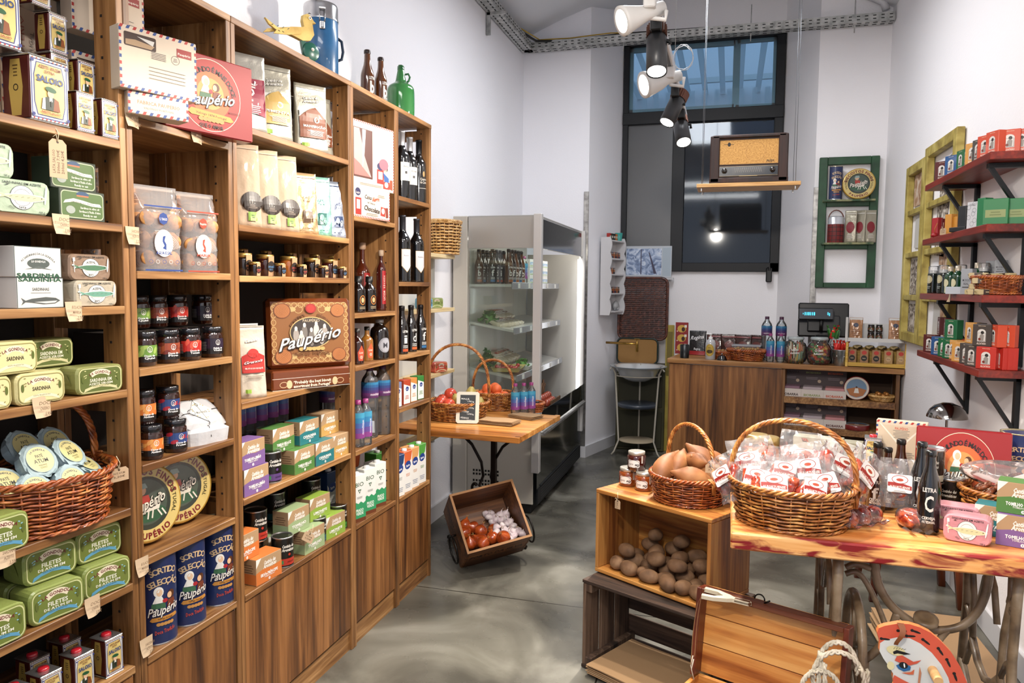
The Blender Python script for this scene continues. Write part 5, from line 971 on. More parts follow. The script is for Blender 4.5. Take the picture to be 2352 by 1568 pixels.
z = SH[4][2][0]; GN = 'wine bottles in the far unit'
on(w1, 923, -1.495, z, 'wine bottle with a white label cut by the near stile', GN, rz=58); on(w1, 941, -1.52, z, 'wine bottle with a silver capsule and white label, middle', GN, rz=58); on(w2, 962, -1.505, z, 'wine bottle with a black capsule and printed crest, right', GN, rz=58)
z = SH[4][2][1]; on(w3, 925, -1.495, z, 'wine bottle with a pointed white label, near stile', GN, rz=58); on(w3, 957, -1.505, z, 'wine bottle with a pointed white label, in full view', GN, rz=58)
def beer(band, ch, dark=True): return bottle('beer_bottle', 'bottle', [(0, 0), (.029, 0), (.0305, .004), (.0305, .115), (.028, .135), (.0145, .175), (.0125, .215)], mat('#120c09', .05, coat=1) if dark else mat('#4f2a0c', .05, coat=1), mat('#1a1412', .35, .4), [(.0133, .205), (.0145, .216), (.0145, .226), (.012, .229), (0, .23)], lambda a: (a.TX('LETRA', .003, .108, .011, '#e6e6e2', .032, b=.03), a.TX(ch, .003, .073, .042, '#e6e6e2', .02), a.TX('CERVEJA', .003, .04, .006, '#e6e6e2', .03, b=.02), a.TX('ARTESANAL', .003, .032, .006, '#e6e6e2', .03, b=.02), a.R(.003, .019, .032, .013, band)), .031)
be = {'b': beer('#2c6a9c', 'f'), 'o': beer('#c9622a', 'd'), 'a': beer('#a9602a', 'b', False), 'r': beer('#c9552a', 'i')}
z = SH[4][2][2]; GB = 'beer bottles in the far unit'
on(be['r'], 923, -1.49, z, 'black beer bottle with an orange band by the near stile', GB, rz=58); on(be['o'], 944, -1.50, z, 'black beer bottle with an orange band, middle', GB, rz=58); on(be['b'], 966, -1.495, z, 'black beer bottle with a blue band, right', GB, rz=58); be['a'].at((-1.60, 3.23, z), 58, 'brown beer bottle in the second row, left', GB); be['a'].at((-1.60, 3.33, z), 58, 'brown beer bottle in the second row, middle', GB)
z = SH[4][2][3]
def juice(c):
 return carton('juice_carton', 'carton', .058, .048, .118, c, lambda a: (a.R(0, .06, .056, .112, '#ecebe8'), a.PL([(-.028, .117), (.028, .117), (.028, .085), (-.028, .1)], c), a.E(.002, .075, .014, .011, '#1f3f8c', 16), a.TX('Serra', .002, .074, .006, '#f4f4f8', .018), a.G(0, .035, .04, .02, 3, c)))
for kx, Y, l in (('#7a86b0', 3.165, 'blue juice carton'), ('#b8431f', 3.262, 'red-brown juice carton'), ('#d08a3c', 3.345, 'orange juice carton'), ('#2f7f33', 3.43, 'green juice carton')): juice(kx).at((-1.495, Y, z), 82, 'small %s in the row of four in the far unit' % l)
z = SH[4][2][4]
for kk, Y, l in ((mbl, 3.165, 'white and blue milk carton in the far unit'), (mor, 3.252, 'white and orange milk carton in the far unit'), (myl, 3.338, 'white and yellow milk carton in the far unit'), (mgn, 3.425, 'white and green-edged milk carton in the far unit')): kk.at((-1.495, Y, z), 80, l)
mgn.at((-1.60, 3.175, z), 80, 'green-edged milk carton in the second row of the far unit')
# ---- price cards on the shelf edges
def pricecard(w, h, txt):
 r = thing('price_card', 'x', 'price card'); mb = MB(); mb.sheet(lambda u, v: ((u-.5)*w, -.001-.012*(1-v)**2*abs(sin(2.2*u+1)), v*h), 6, 4, mat('#cdb392', .75)); mb.build('paper', r); mb = MB(); a = Art(.0003); q_ = random.Random(len(txt)); a.TX(txt[0], 0, h*.72, h*.16, '#7a6148', w*.7, -2, shear=.2); a.TX(txt[1], -w*.05, h*.46, h*.15, '#7a6148', w*.5, -2, shear=.2); a.TX(txt[2], w*.15, h*.18, h*.17, '#7a6148', w*.36, -2, shear=.2); a.to(mb, T(0, -.0135, 0) @ RX(-0)); mb.build('handwriting', r); return Kind(r)
pcs = [pricecard(.045, .045, t) for t in (('SARDINHA', 'AZEITE', '3,20€'), ('BOLACHAS', 'MARIA', '2,75€'), ('DOCE', 'CASEIRO', '5,90€'))]
for j, (px, py, l) in enumerate(((301, 272, 'handwritten price card on the upright below the windowed envelope box'), (449, 311, 'handwritten price card hanging below the red gift box'), (139, 515, 'handwritten price card under the green sardine boxes'), (303, 541, 'handwritten price card on the upright beside the biscuit bags'),
                (168, 715, 'handwritten price card under the beige fish tins'), (94, 934, 'handwritten price card under the cream lemon tins'), (11, 1274, 'handwritten price card under the pâté basket at the picture edge'), (325, 1299, 'handwritten price card on the upright below the round tins'), (211, 1390, 'handwritten price card under the green tuna tins'), (335, 1482, 'handwritten price card on the upright beside the blue cylinders'))):
 p = P(px, py, 'X', XS+.001); pcs[j % 3].at((XS+.0015, p.y, p.z-.0225), 90, l, 'price cards on the shelf edges')
def stringtag(name_, w, h, txt, ln=.03):
 r = thing('string_tag', 'x', 'tag'); mb = MB(); c = min(w, h)*.22; mb.prism([(-w/2, 0), (w/2, 0), (w/2, h-c), (w/2-c, h), (-w/2+c, h), (-w/2, h-c)], -.0006, .0006, mat('#c4a684', .75)); a = Art(.0004)
 a.E(0, h-c*.7, .003, .003, '#3c2c1c', 10)
 for i, t in enumerate(txt): a.TX(t, (0 if h < w else (i-1)*w*.25), (h*(.6-.25*i) if h < w else h*.42), (h*.15 if h < w else w*.16), '#6b543c', (w if h < w else h)*.6, 0 if h < w else 90)
 a.to(mb, T(0, -.0006, 0)); mb.build('card', r); mb = MB(); mb.tube([(0, -.001, h-c*.7), (.002, -.002, h+ln*.4), (-.004, .003, h+ln)], .0009, mat('#d9c7a5', .8), 5); mb.tube([(0, -.001, h-c*.7), (-.006, -.004, h+ln*.3), (-.013, -.004, h+ln*.1)], .0009, mat('#d9c7a5', .8), 5); mb.build('twine', r); return Kind(r)
st = stringtag('a', .042, .085, ('LATA SALOIO', '500ml 7,90€', '200ml 4,20€')); p = P(141, 377, 'X', XS+.012); st.at((p.x-.009, p.y, S1[0]-.115), 84, 'long kraft string tag hanging from the top near shelf')
st2 = stringtag('b', .052, .034, ('PATÉ ATUM', '3,20€')); p = P(286, 1106, 'X', XS+.02); st2.at((XS+.004, p.y, p.z), 80, 'kraft string tag tied to the pâté basket handle')
p = P(709, 1236, 'X', XS+.01); st2.at((XS+.006, p.y-.01, p.z-.01), 80, 'kraft string tag hanging from the lime tea boxes', rot=(0, 35, 70))
# ================================================================= on top of the shelving
def thermos():
 r = thing('steel_flask', 'large blue enamel flask with a polished steel lid and clamp', 'flask', (-1.6, 2.72, 2.296)); R_ = .068; bl = noisemat('blue_enamel', [(.28, '#17334f'), (.36, '#1f5d8c'), (.8, '#2668a0')], 16, .3, .05, 8, coat=.5)
 mb = MB(); mb.lathe([(R_*.96, 0), (R_, .004), (R_, .245), (R_*.97, .25)], bl, 40); mb.build('body', r); mb = MB(); mb.lathe([(R_*1.02, .246), (R_*1.03, .252), (R_*1.0, .256), (R_*1.0, .30), (R_*.97, .309), (R_*.93, .312), (0, .312)], noisemat('spun_steel', [(.3, '#9d9fa2'), (.7, '#d8d9db')], 12, .22, .02, 3, metal=1), 40); mb.build('lid', r)
 X = RZ(35); mb = MB()
 for s in (-1, 1): mb.tube([(s*.010, -R_-.006, .275), (s*.011, -R_-.010, .25), (s*.009, -R_-.006, .225)], .0022, SILV, 6, X=X)
 mb.box((0, -R_-.004, .215), (.022, .008, .03), SILV, X, b=.002); mb.cyl((0, -R_-.012, .205), .006, .02, SILV, 10, X @ T(0, 0, 0)); mb.box((0, -R_-.004, .28), (.026, .008, .010), SILV, X, b=.002); mb.build('clamp', r)
 mb = MB(); mb.tube([(R_*cos(t)+.0, 0, .17+.045*sin(t)) for t in ()] or [(0, R_+.002, .20), (0, R_+.022, .19), (0, R_+.028, .15), (0, R_+.022, .12), (0, R_+.002, .11)], .006, mat('#16304a', .4), 8, X=RZ(-35)); mb.build('side_handle', r)
thermos()
def birds():
 t = thing('bird_toy', 'yellow painted wooden bird perched on a green bird figure', 'toy', (-1.50, 2.37, 2.296), 62); yl = noisemat('yellow_paint', [(.3, '#a8863c'), (.6, '#cfb365'), (.8, '#dcc67e')], 14, .5, .05)
 gn = mat('#0f5a4a', .3, coat=.5)
 mb = MB(); mb.prism([(-.075, .085), (-.02, .10), (.01, .10), (.035, .115), (.03, .135), (.033, .155), (.05, .163), (.064, .155), (.073, .143), (.083, .137), (.068, .134), (.072, .11), (.075, .095), (.06, .072), (.03, .065), (0, .072)], -.009, .009, yl); mb.build('bird_body', t)
 mb = MB(); mb.prism([(-.02, .10), (.035, .112), (.02, .085), (-.03, .07), (-.085, .062), (-.075, .075)], -.014, -.009, yl); mb.build('wing', t)
 mb = MB(); mb.prism([(-.06, .082), (-.115, .108), (-.10, .09), (-.07, .075)], -.012, -.002, yl); mb.prism([(-.06, .078), (-.115, .062), (-.1, .078), (-.075, .085)], .0, .008, yl); mb.build('tail', t)
 mb = MB(); a = Art(); a.E(.056, .148, .006, .006, '#f2efe6', 12); a.E(.056, .148, .0025, .003, '#15130f', 10); a.PL([(.045, .160), (.052, .166), (.062, .163), (.052, .162)], '#15130f'); [a.R(-.03-.02*k, .09, .008, .002, '#2c4a3c', 40) for k in range(4)]; [a.R(-.05-.015*k, .075, .007, .002, '#15130f', -20) for k in range(3)]; a.to(mb, T(0, -.0142, 0)); mb.build('painted_marks', t)
 mb = MB(); mb.prism([(.02, .09), (.035, .09), (.05, .035), (.03, .03)], -.006, .006, gn); mb.build('post', t)
 mb = MB(); mb.lathe([(0, -.009), (.03, -.009), (.033, -.006), (.033, .006), (.03, .009), (0, .009)], gn, 26, T(.062, -.002, .034) @ RX(90)); mb.cyl((.066, -.012, .04), .006, .002, mat('#ece8da', .5), 12, RX(0)); mb.lathe([(0, 0), (.006, 0), (.006, .002), (0, .002)], mat('#ece8da', .5), 12, T(.066, -.0115, .042) @ RX(90)); mb.build('green_head', t)
 mb = MB(); mb.prism([(-.03, 0), (.06, 0), (.05, .012), (-.02, .008)], -.012, .012, mat('#b98a52', .5)); mb.build('foot', t)
birds()
ba = bottle('beer_bottle', 'bottle', [(0, 0), (.029, 0), (.0305, .004), (.0305, .115), (.028, .135), (.0145, .175), (.0125, .225)], mat('#5f330c', .04, coat=1), mat('#2a1810', .3), [(.0133, .214), (.0148, .218), (.0148, .228), (.0120, .232), (0, .2325)], lambda a: (a.TX('LETRA', .006, .108, .013, '#e6e6e2', .034, b=.03), a.TX('b', .006, .07, .05, '#e6e6e2', .026, b=.04), a.TX('CERVEJA', .006, .038, .009, '#e6e6e2', .034, b=.03), a.TX('ARTESANAL', .006, .028, .008, '#e6e6e2', .034, b=.03), a.R(.006, .015, .034, .013, '#a85a24')), .031)
ba.at((-1.56, 3.04, 2.296), 62, 'brown beer bottle on top of the shelving, left'); ba.at((-1.53, 3.11, 2.296), 62, 'brown beer bottle on top of the shelving, beside the green jug', sc=.94)
r = thing('glass_jug', 'green glass demijohn with a small ear handle on top of the shelving', 'jug', (-1.54, 3.345, 2.296)); GG = mat('#3f9c4c', .06, trans=.35, coat=.6); mb = MB(); mb.lathe(chaik([(.03, .004), (.058, 0), (.066, .01), (.066, .13), (.058, .152), (.03, .168), (.024, .18), (.015, .23)]), GG, 36); mb.build('glass_body', r)
mb = MB(); mb.lathe([(.0165, .228), (.0165, .244), (.0125, .247), (.0125, .25)], mat('#0f6a2c', .08, coat=1), 20); mb.build('neck_ring', r); mb = MB(); mb.tube([(.02, 0, .208), (.035, 0, .212), (.043, 0, .198), (.038, 0, .18), (.03, 0, .172)], .005, mat('#0f7a34', .08, coat=1), 8, X=RZ(25)); mb.build('ear_handle', r)
# ================================================================= little wall rack with tins beside the fridge
pale = wood('pale_pine', ['#b99b66', '#d4b985', '#e5cf9f', '#eedcb2'], 'Y', 12, .5)
XR = -1.635; ry1 = yat(1045, XR, 1.68)
rk_ = thing('wall_rack', 'narrow pale pine wall rack between the shelving and the fridge', 'rack', (-1.71, 4.1, 0)); L = local(rk_)
zr = [.62, .985, 1.365, 1.685]
mb = MB(L); mb.box((-1.771, (3.66+ry1)/2, 1.17), (.012, ry1-3.66-.12, 1.2), mat('#f4f2ec', .6)); mb.build('back_panel', rk_)
for y in (3.72, ry1-.075): mb = MB(L); mb.box((-1.755, y, 1.15), (.02, .03, 1.25), mat('#cfd0ce', .5)); mb.build('rail', rk_)
for z in zr: mb = MB(L); mb.box(((XR-1.765)/2, (3.66+ry1)/2, z-.011), (-XR*-1+1.765, ry1-3.66, .022), pale, b=.002); mb.build('shelf', rk_)
for z, cx, b_, lb in ((zr[2], '#8fa35a', '#dfe3b0', 'green'), (zr[1], '#9fb583', '#dfe8c8', 'pale green')):
 wrapped('sardine_tin', 'tin', .11, .055, .062, cx, gondola(('ATUM',), cx, b_, '#2f3a1c', b_, w=.11, h=.062), seed=9).at((-1.69, yat(1007, -1.66, z), z), 66, lb+' sardine tin on the pale rack beside the fridge')
wrapped('sardine_tin', 'tin', .11, .055, .062, '#c9482c', gondola(('SARDINHA',), '#c9482c', '#f0d9a8', '#fff2dc', '#f0d9a8', w=.11, h=.062), seed=9).at((-1.655, yat(1008, -1.65, .985), .985), 66, 'red and orange sardine tin at the front of the pale rack shelf')
wrapped('sardine_tin', 'tin', .11, .055, .062, '#5fa3c9', gondola(('ATUM',), '#5fa3c9', '#dcebf2', '#1f3a5c', '#dcebf2', w=.11, h=.062), seed=9).at((-1.69, 3.98, 1.365), 80, 'blue sardine tin on the pale rack, seen through the oak unit')
wb = basket(.10, .075, .20, 0, W_PALE, 1.22, 11, 22, hm=None, name='wicker_basket'); wb.at((-1.675, yat(1022, -1.675, 1.75), 1.687), 84, 'tall pale wicker basket on top of the narrow rack')
# ================================================================= display fridge
fx0, fx1, fy0, fy1 = -1.765, -1.175, 4.63, 6.13; FZ = 1.955
fr_ = thing('display_fridge', 'glass-sided refrigerated display cabinet against the left wall', 'fridge', (-1.47, 5.38, 0)); L = local(fr_)
cream = mat('#cdc8bc', .4, coat=.3); greym = mat('#a8a6a2', .35, .3); blk = mat('#0e1216', .15, coat=.8)
mb = MB(L); mb.box((-1.71, 5.38, .98), (.10, 1.5, 1.95), cream, b=.004); mb.build('back_body', fr_)
mb = MB(L); mb.box((-1.42, 5.38, FZ-.018), (.476, 1.49, .036), greym, b=.003); mb.build('roof_panel', fr_)
mb = MB(L); mb.box((-1.425, fy0+.012, FZ-.11), (.455, .02, .20), mat('#b5b2ac', .3, .4)); mb.build('end_header', fr_)
mb = MB(L); mb.box((fx1-.006, 5.385, FZ-.115), (.02, 1.48, .19), blk, b=.002); mb.build('front_header', fr_)
mb = MB(L); mb.box((-1.18, fy0+.0, 1.125), (.052, .05, 1.67), mat('#cfcdca', .3, .3), b=.003); mb.build('corner_post', fr_)
mb = MB(L); mb.box((-1.18, fy1-.02, 1.125), (.05, .04, 1.67), mat('#cfcdca', .3, .3), b=.003); mb.build('corner_post', fr_)
led = mat('#ffffff', .4, emit=4); mb = MB(L); mb.box((-1.2, fy1-.05, 1.15), (.02, .02, 1.15), led); mb.build('led_strip', fr_)
led2 = mat('#fff6ea', .4, emit=5); mb = MB(L); mb.box((-1.24, 5.38, FZ-.06), (.03, 1.36, .015), led2); mb.build('led_strip', fr_)
mb = MB(L); mb.box((-1.43, 5.38, .30), (.46, 1.48, .46), cream, b=.003)
a = Art()
for j in range(4):
 for i in range(9): a.R(-.17+.021*i+.0, .18+.024*j+(.02 if j > 1 else 0), .013, .014, '#15130f'); a.k -= 1
for i in range(30): a.R(-.2+.0*i, .0, .001, .001, '#15130f') if i == 0 else None
a.to(mb, T(-1.44, fy0+.0095, 0)); mb.build('lower_body', fr_)
mb = MB(L); mb.box((-1.185, 5.38, .30), (.02, 1.48, .46), blk); mb.box((-1.18, 5.38, .12), (.02, 1.44, .1), mat('#1b1d20', .5))
for k in range(6): mb.box((-1.172, 5.38, .09+.018*k), (.006, 1.3, .006), mat('#2c2f33', .4))
mb.build('front_panel', fr_)
mb = MB(L); mb.box((-1.43, 5.38, .04), (.42, 1.42, .07), mat('#0c0c0d', .6)); mb.build('base', fr_)
mb = MB(L); mb.prism([(-1.30, .56), (-1.13, .53), (-1.13, .545), (-1.30, .60)], 4.655, 6.11, steel); mb.build('sill', fr_)
mb = MB(L); mb.box((-1.43, 5.38, .555), (.46, 1.46, .03), mat('#3a3a3c', .4)); mb.build('deck', fr_)
gl = film('fridge_glass', '#f4faf8', .015, .02, 1.5)
mb = MB(L); mb.box((-1.425, fy0+.012, 1.155), (.44, .006, 1.18), gl); mb.build('end_pane', fr_)
mb = MB(L); mb.box((-1.145, 5.38, .63), (.006, 1.46, .13), gl); mb.build('low_front_pane', fr_)
mb = MB(L); mb.box((-1.42, fy1-.012, 1.155), (.46, .01, 1.22), mat('#b5b2ac', .4)); mb.build('far_end', fr_)
wire = mat('#c9c8c4', .3, .5)
FS = [(1.515, -1.375, 0), (1.215, -1.36, .05), (.90, -1.34, .06)]
for z, xf, tl in FS:
 mb = MB(L); mb.add([(-1.66, 4.70, z-.004+tl), (xf, 4.70, z-.004), (xf, 6.08, z-.004), (-1.66, 6.08, z-.004+tl), (-1.66, 4.70, z-.02+tl), (xf, 4.70, z-.02), (xf, 6.08, z-.02), (-1.66, 6.08, z-.02+tl)], [(0, 1, 2, 3), (7, 6, 5, 4), (0, 4, 5, 1), (2, 6, 7, 3), (1, 5, 6, 2)], wire)
 mb.box((xf+.004, 5.39, z-.012), (.008, 1.38, .045), mat('#a9adb5', .2, .5), b=.002); fs_ = mb.build('shelf', fr_)
 mb = MB(L)
 for k in range(5): mb.box((xf+.0095, 4.85+k*.27, z-.012), (.002, .05, .032), mat('#f1f1ee', .6))
 mb.build('price_cards', fs_)
l = bpy.data.lights.new('fridge_light', 'AREA'); l.shape = 'RECTANGLE'; l.size = .04; l.size_y = 1.3; l.energy = 3.5; l.color = (1, .95, .86); o = bpy.data.objects.new('fridge_light', l); C.objects.link(o); o.location = (-1.25, 5.38, FZ-.075)
GF = 'beer bottles on the fridge top shelf'; words = ['first', 'second', 'third', 'fourth', 'fifth']
for j in range(4):
 for i in range(2): be[('a', 'b', 'o', 'r')[(i+j) % 4]].at((-1.62+i*.095, 4.755+j*.085, 1.5155), 20, 'beer bottle in the fridge, %s row from the end glass, %s' % (words[j], ('wall side', 'middle')[i]), GF)
for j in range(5): be[('a', 'b')[j % 2]].at((-1.41, 4.75+j*.075, 1.5155), 40, 'beer bottle at the fridge shelf front, %s from the end glass' % words[j], GF)
ws.at((-1.41, 5.13, 1.5155), 60, 'small water bottle at the end of the beer row in the fridge')
yg = carton('yogurt_pack', 'box', .11, .08, .06, '#e9ecea', lambda a: (a.R(0, .03, .1, .02, '#8fb5d9'), a.TX('iogurte', 0, .03, .012, '#ffffff', .06), a.R(0, .012, .1, .004, '#7fb03c')))
for j in range(4):
 for i in range(3): yg.at((-1.43, 5.30+j*.13, 1.5155+i*.0605), 84, 'white yogurt pack in the fridge, %s stack, %s' % (words[j], ('bottom', 'middle', 'top')[i]), 'yogurt packs in the fridge')
def poly_greens(name, label, cat, loc, seed, R_, n, col, sz=.03, mat2=None):
 q_ = random.Random(seed); mb = MB(); m = noisemat('leaf_'+col, [(.3, '#24401a'), (.6, col), (.8, '#86a85a')], 20, .5, .1); 
 for k in range(n):
  a, e, rr = q_.uniform(0, 6.28), q_.uniform(-.3, 1.4), q_.uniform(.5, 1); c = Vector((R_[0]*cos(a)*cos(e)*rr, R_[1]*sin(a)*cos(e)*rr, max(.004, R_[2]*sin(e)*rr+.01))); t = Vector((q_.uniform(-1, 1), q_.uniform(-1, 1), q_.uniform(-.2, 1))).normalized(); s_ = t.orthogonal().normalized(); z_ = t.cross(s_)
  w_ = sz*q_.uniform(.6, 1.2); mb.add([c-t*w_, c+s_*w_*.5+z_*w_*.15, c+t*w_, c-s_*w_*.5+z_*w_*.15, c], [(0, 1, 4), (1, 2, 4), (2, 3, 4), (3, 0, 4)], m, True)
 o = mb.build(name, None); o.location = loc; tag(o, label, cat); return o
poly_greens('lettuce', 'leafy green lettuce on the second fridge shelf near the glass', 'vegetable', (-1.57, 4.80, 1.25), 1, (.07, .07, .07), 60, '#4c7a34')
poly_greens('parsley', 'loose bunch of dark green herbs on the third fridge shelf', 'herb', (-1.58, 4.80, .955), 2, (.06, .07, .11), 80, '#33592a', .022)
poly_greens('spinach', 'heap of green leaves in a white tray at the fridge front', 'vegetable', (-1.40, 5.08, .935), 3, (.05, .09, .04), 50, '#4f8a34', .022)
sp_ = pouch('cheese_packet', 'packet', .12, .15, .05, '#d9cbb0', lambda a: (a.R(0, .07, .07, .05, '#f1ede4'), a.TX('queijo', 0, .07, .015, '#7a4a2c', .05), a.E(.02, .11, .02, .014, '#c9482c')), .95, rough=.2, seed=41)
for j in range(6): sp_.at((-1.44, 4.79+j*.075, 1.226), 0, 'vacuum packet lying on the sloping second fridge shelf, %s' % ('nearest', 'second', 'third', 'fourth', 'fifth', 'farthest')[j], 'packets on the second fridge shelf', rot=(-70, 0, 70+j*3))
for j in range(5): sp_.at((-1.55, 4.98+j*.09, 1.262), 0, 'vacuum packet in the back row of the second fridge shelf', 'packets in the fridge back row', rot=(-62, 0, 66+j*7))
for j in range(5): sp_.at((-1.52, 5.0+j*.1, .955), 0, 'vacuum packet at the back of the third fridge shelf', 'packets at the back of the third fridge shelf', rot=(-60, 0, 60+j*9))
def traymesh(name, label, loc, rz, w, d, h, col, cat='tray'):
 t_ = thing(name, label, cat, loc, rz); mb = MB(); m = mat(col, .4)
 v = [(-w/2*.85, -d/2*.85, 0), (w/2*.85, -d/2*.85, 0), (w/2*.85, d/2*.85, 0), (-w/2*.85, d/2*.85, 0), (-w/2, -d/2, h), (w/2, -d/2, h), (w/2, d/2, h), (-w/2, d/2, h), (-w/2-.008, -d/2-.008, h), (w/2+.008, -d/2-.008, h), (w/2+.008, d/2+.008, h), (-w/2-.008, d/2+.008, h)]
 mb.add(v, [(0, 3, 2, 1), (0, 1, 5, 4), (1, 2, 6, 5), (2, 3, 7, 6), (3, 0, 4, 7), (4, 5, 9, 8), (5, 6, 10, 9), (6, 7, 11, 10), (7, 4, 8, 11)], m); mb.build('tray_body', t_); return t_
traymesh('produce_tray', 'shallow tray of cherry tomatoes on the third fridge shelf', (-1.44, 4.86, .925), 8, .2, .26, .03, '#b9a45c')
def veg(name, cat, r_, m, stem=None, wob=.03, seed=1, sc3=(1, 1, 1)):
 t_ = thing(name, 'x', cat); mb = MB(); mb.ell((0, 0, r_*sc3[2]), (r_*sc3[0], r_*sc3[1], r_*sc3[2]), m, 16, 12, wob, seed); mb.build('flesh', t_)
 if stem: stem(t_)
 return Kind(t_)
def stem(c, l_, r_): return lambda t_: MB().tube([(0, 0, 2*r_-.002), (.002, 0, 2*r_+l_)], .0018, mat(c, .7), 5).build('stem', t_)
tom = veg('cherry_tomato', 'tomato', .014, mat('#b81f14', .12, coat=1), stem('#3c6a24', .004, .014)); q_ = random.Random(5)
for j in range(16): tom.at((-1.50+.035*(j % 4)+q_.uniform(-.006, .006), 4.78+.045*(j//4)+q_.uniform(-.006, .006), .930+(.012 if j % 3 == 0 else 0)), 0, 'red cherry tomato in the fridge tray', 'cherry tomatoes in the fridge tray')
traymesh('produce_tray', 'white tray of green leaves further along the third fridge shelf', (-1.40, 5.08, .915), 4, .13, .22, .03, '#e5e6e2')
orm = noisemat('orange_peel', [(.3, '#c9641a'), (.7, '#e88a2c')], 60, .35, .15, coat=.3); orr = veg('orange', 'fruit', .036, orm, stem('#5c6a2c', .001, .036))
q_ = random.Random(9); n = 0
for j in range(5):
 for i in range(3): n += 1; orr.at((-1.60+i*.078, 4.72+j*.078, .571+.012*(2-i)), 0, 'orange in the heap at the bottom of the fridge', 'oranges at the bottom of the fridge')
for j in range(4):
 for i in range(2): orr.at((-1.56+i*.078, 4.76+j*.078, .645), 0, 'orange in the heap at the bottom of the fridge', 'oranges at the bottom of the fridge')
bx = thing('twig_crate', 'rustic crate of dark twigs holding red onions in the fridge front', 'crate', (-1.30, 5.45, .60), 0); mb = MB(); tw = noisemat('twigs', [(.3, '#3a2415'), (.7, '#7c5430')], 30, .7, .3)
q_ = random.Random(4)
for k in range(34): x = -.07+q_.uniform(0, .02); mb.tube([(x-.03, -.15+k*.009, 0), (x+.0, -.15+k*.009+q_.uniform(-.01, .01), .16+q_.uniform(-.01, .03))], .005, tw, 5)
mb.build('twig_wall', bx); mb = MB(); mb.box((.0, 0, .004), (.13, .3, .008), tw); mb.box((.06, 0, .03), (.01, .3, .06), tw); mb.build('crate_base', bx)
on_r = noisemat('onion_skin', [(.3, '#7a2a10'), (.5, '#a8481c'), (.75, '#cf7a3c')], 14, .25, .05, coat=.6, dist=1)
redon = veg('red_onion', 'onion', .028, mat('#a8452c', .3, coat=.4)); 
for j in range(9): redon.at((-1.325+.045*(j % 2), 5.34+.055*(j//2), .609+.028*(j % 2 == 0)), 0, 'red onion in the twig crate in the fridge', 'red onions in the twig crate')
# ================================================================= small iron cafe table
tb = thing('side_table', 'small plank-topped table on scrolled iron legs beside the fridge', 'table', (-1.33, 3.90, 0), -4); pine = wood('table_plank', ['#7c4618', '#a86a2c', '#c98c4a', '#dca665'], 'X', 9, .4, coat=.2)
mb = MB()
for k in range(4): mb.box((0, -.255+k*.17, .735), (.73, .166, .028), pine, b=.002)
mb.box((.37-.01, 0, .735), (.03, .70, .03), pine, b=.002); mb.box((0, -.35, .735), (.75, .03, .03), pine, b=.002); mb.build('table_top', tb)
ironm = mat('#221a15', .4, .6)
for sx in (-.12, .12):
 mb = MB(); mb.box((sx*.35, .14, .37), (.03, .03, .70), ironm, b=.002); mb.build('post', tb) if sx > 0 else None
def scroll(cx, cz, r0, r1, a0, a1, n=26): return [(cx+(r0+(r1-r0)*i/n)*cos(radians(a0+(a1-a0)*i/n)), 0, cz+(r0+(r1-r0)*i/n)*sin(radians(a0+(a1-a0)*i/n))) for i in range(n+1)]
for s in (-1, 1):
 mb = MB(); X = T(0, .14, 0) @ SC(s*.8, 1, 1); mb.tube([(.31, 0, .715), (.24, 0, .66), (.12, 0, .58), (.045, 0, .48), (.03, 0, .40), (.06, 0, .34)]+scroll(.09, .33, .045, .012, 180, 500), .010, ironm, 6, X=X); mb.tube([(.02, 0, .69), (.08, 0, .665), (.15, 0, .69), (.2, 0, .715)], .008, ironm, 6, X=X)
 mb.tube(scroll(.075, .2, .065, .05, 90, 400), .009, ironm, 6, X=X); mb.tube([(.02, 0, .12), (.12, 0, .10), (.25, 0, .03), (.31, 0, .008)], .012, ironm, 6, X=X); mb.build('iron_scroll', tb)
for s in (-1, 1): mb = MB(); mb.tube([(0, .14+s*.01, .12), (0, .14+s*.06, .10), (0, .14+s*.12, .03), (0, .14+s*.16, .009)], .012, ironm, 6); mb.build('foot', tb)
TZ = .7505
bA = basket(.15, .13, .10, .42, W_GOLD, 1.18, 10, 24, axis='x'); bA.at((-1.46, 3.92, TZ), 18, 'large wicker basket of pears and apples on the side table, tall handle')
bB = basket(.11, .09, .10, .30, W_GOLD, 1.15, 10, 22); bB.at(tuple(P(1132, 938, 'Z', TZ+.0))[:2]+(TZ,), 4, 'round wicker basket heaped with peaches on the side table')
bC = basket(.075, .062, .055, 0, W_RED, 1.2, 7, 18); pC = P(1215, 945, 'Z', TZ); bC.at((pC.x, pC.y, TZ), 0, 'small wicker bowl of little jars on the side table')
ap = veg('apple', 'fruit', .037, noisemat('apple_skin', [(.3, '#b8322a'), (.55, '#d8563c'), (.8, '#e6a05c')], 9, .25, .02, coat=.5), stem('#4c3418', .008, .037)); pr_m = noisemat('pear_skin', [(.3, '#8f7c3c'), (.6, '#bfae62'), (.8, '#d6c987')], 12, .4, .03)
def pear():
 t_ = thing('pear', 'x', 'fruit'); MB().lathe([(0, 0), (.022, .003), (.034, .018), (.035, .034), (.026, .054), (.016, .068), (.01, .075), (0, .077)], pr_m, 18).build('flesh', t_); MB().tube([(0, 0, .075), (.004, 0, .09)], .0018, mat('#4c3418', .7), 5).build('stem', t_); return Kind(t_)
pe = pear(); q_ = random.Random(2)
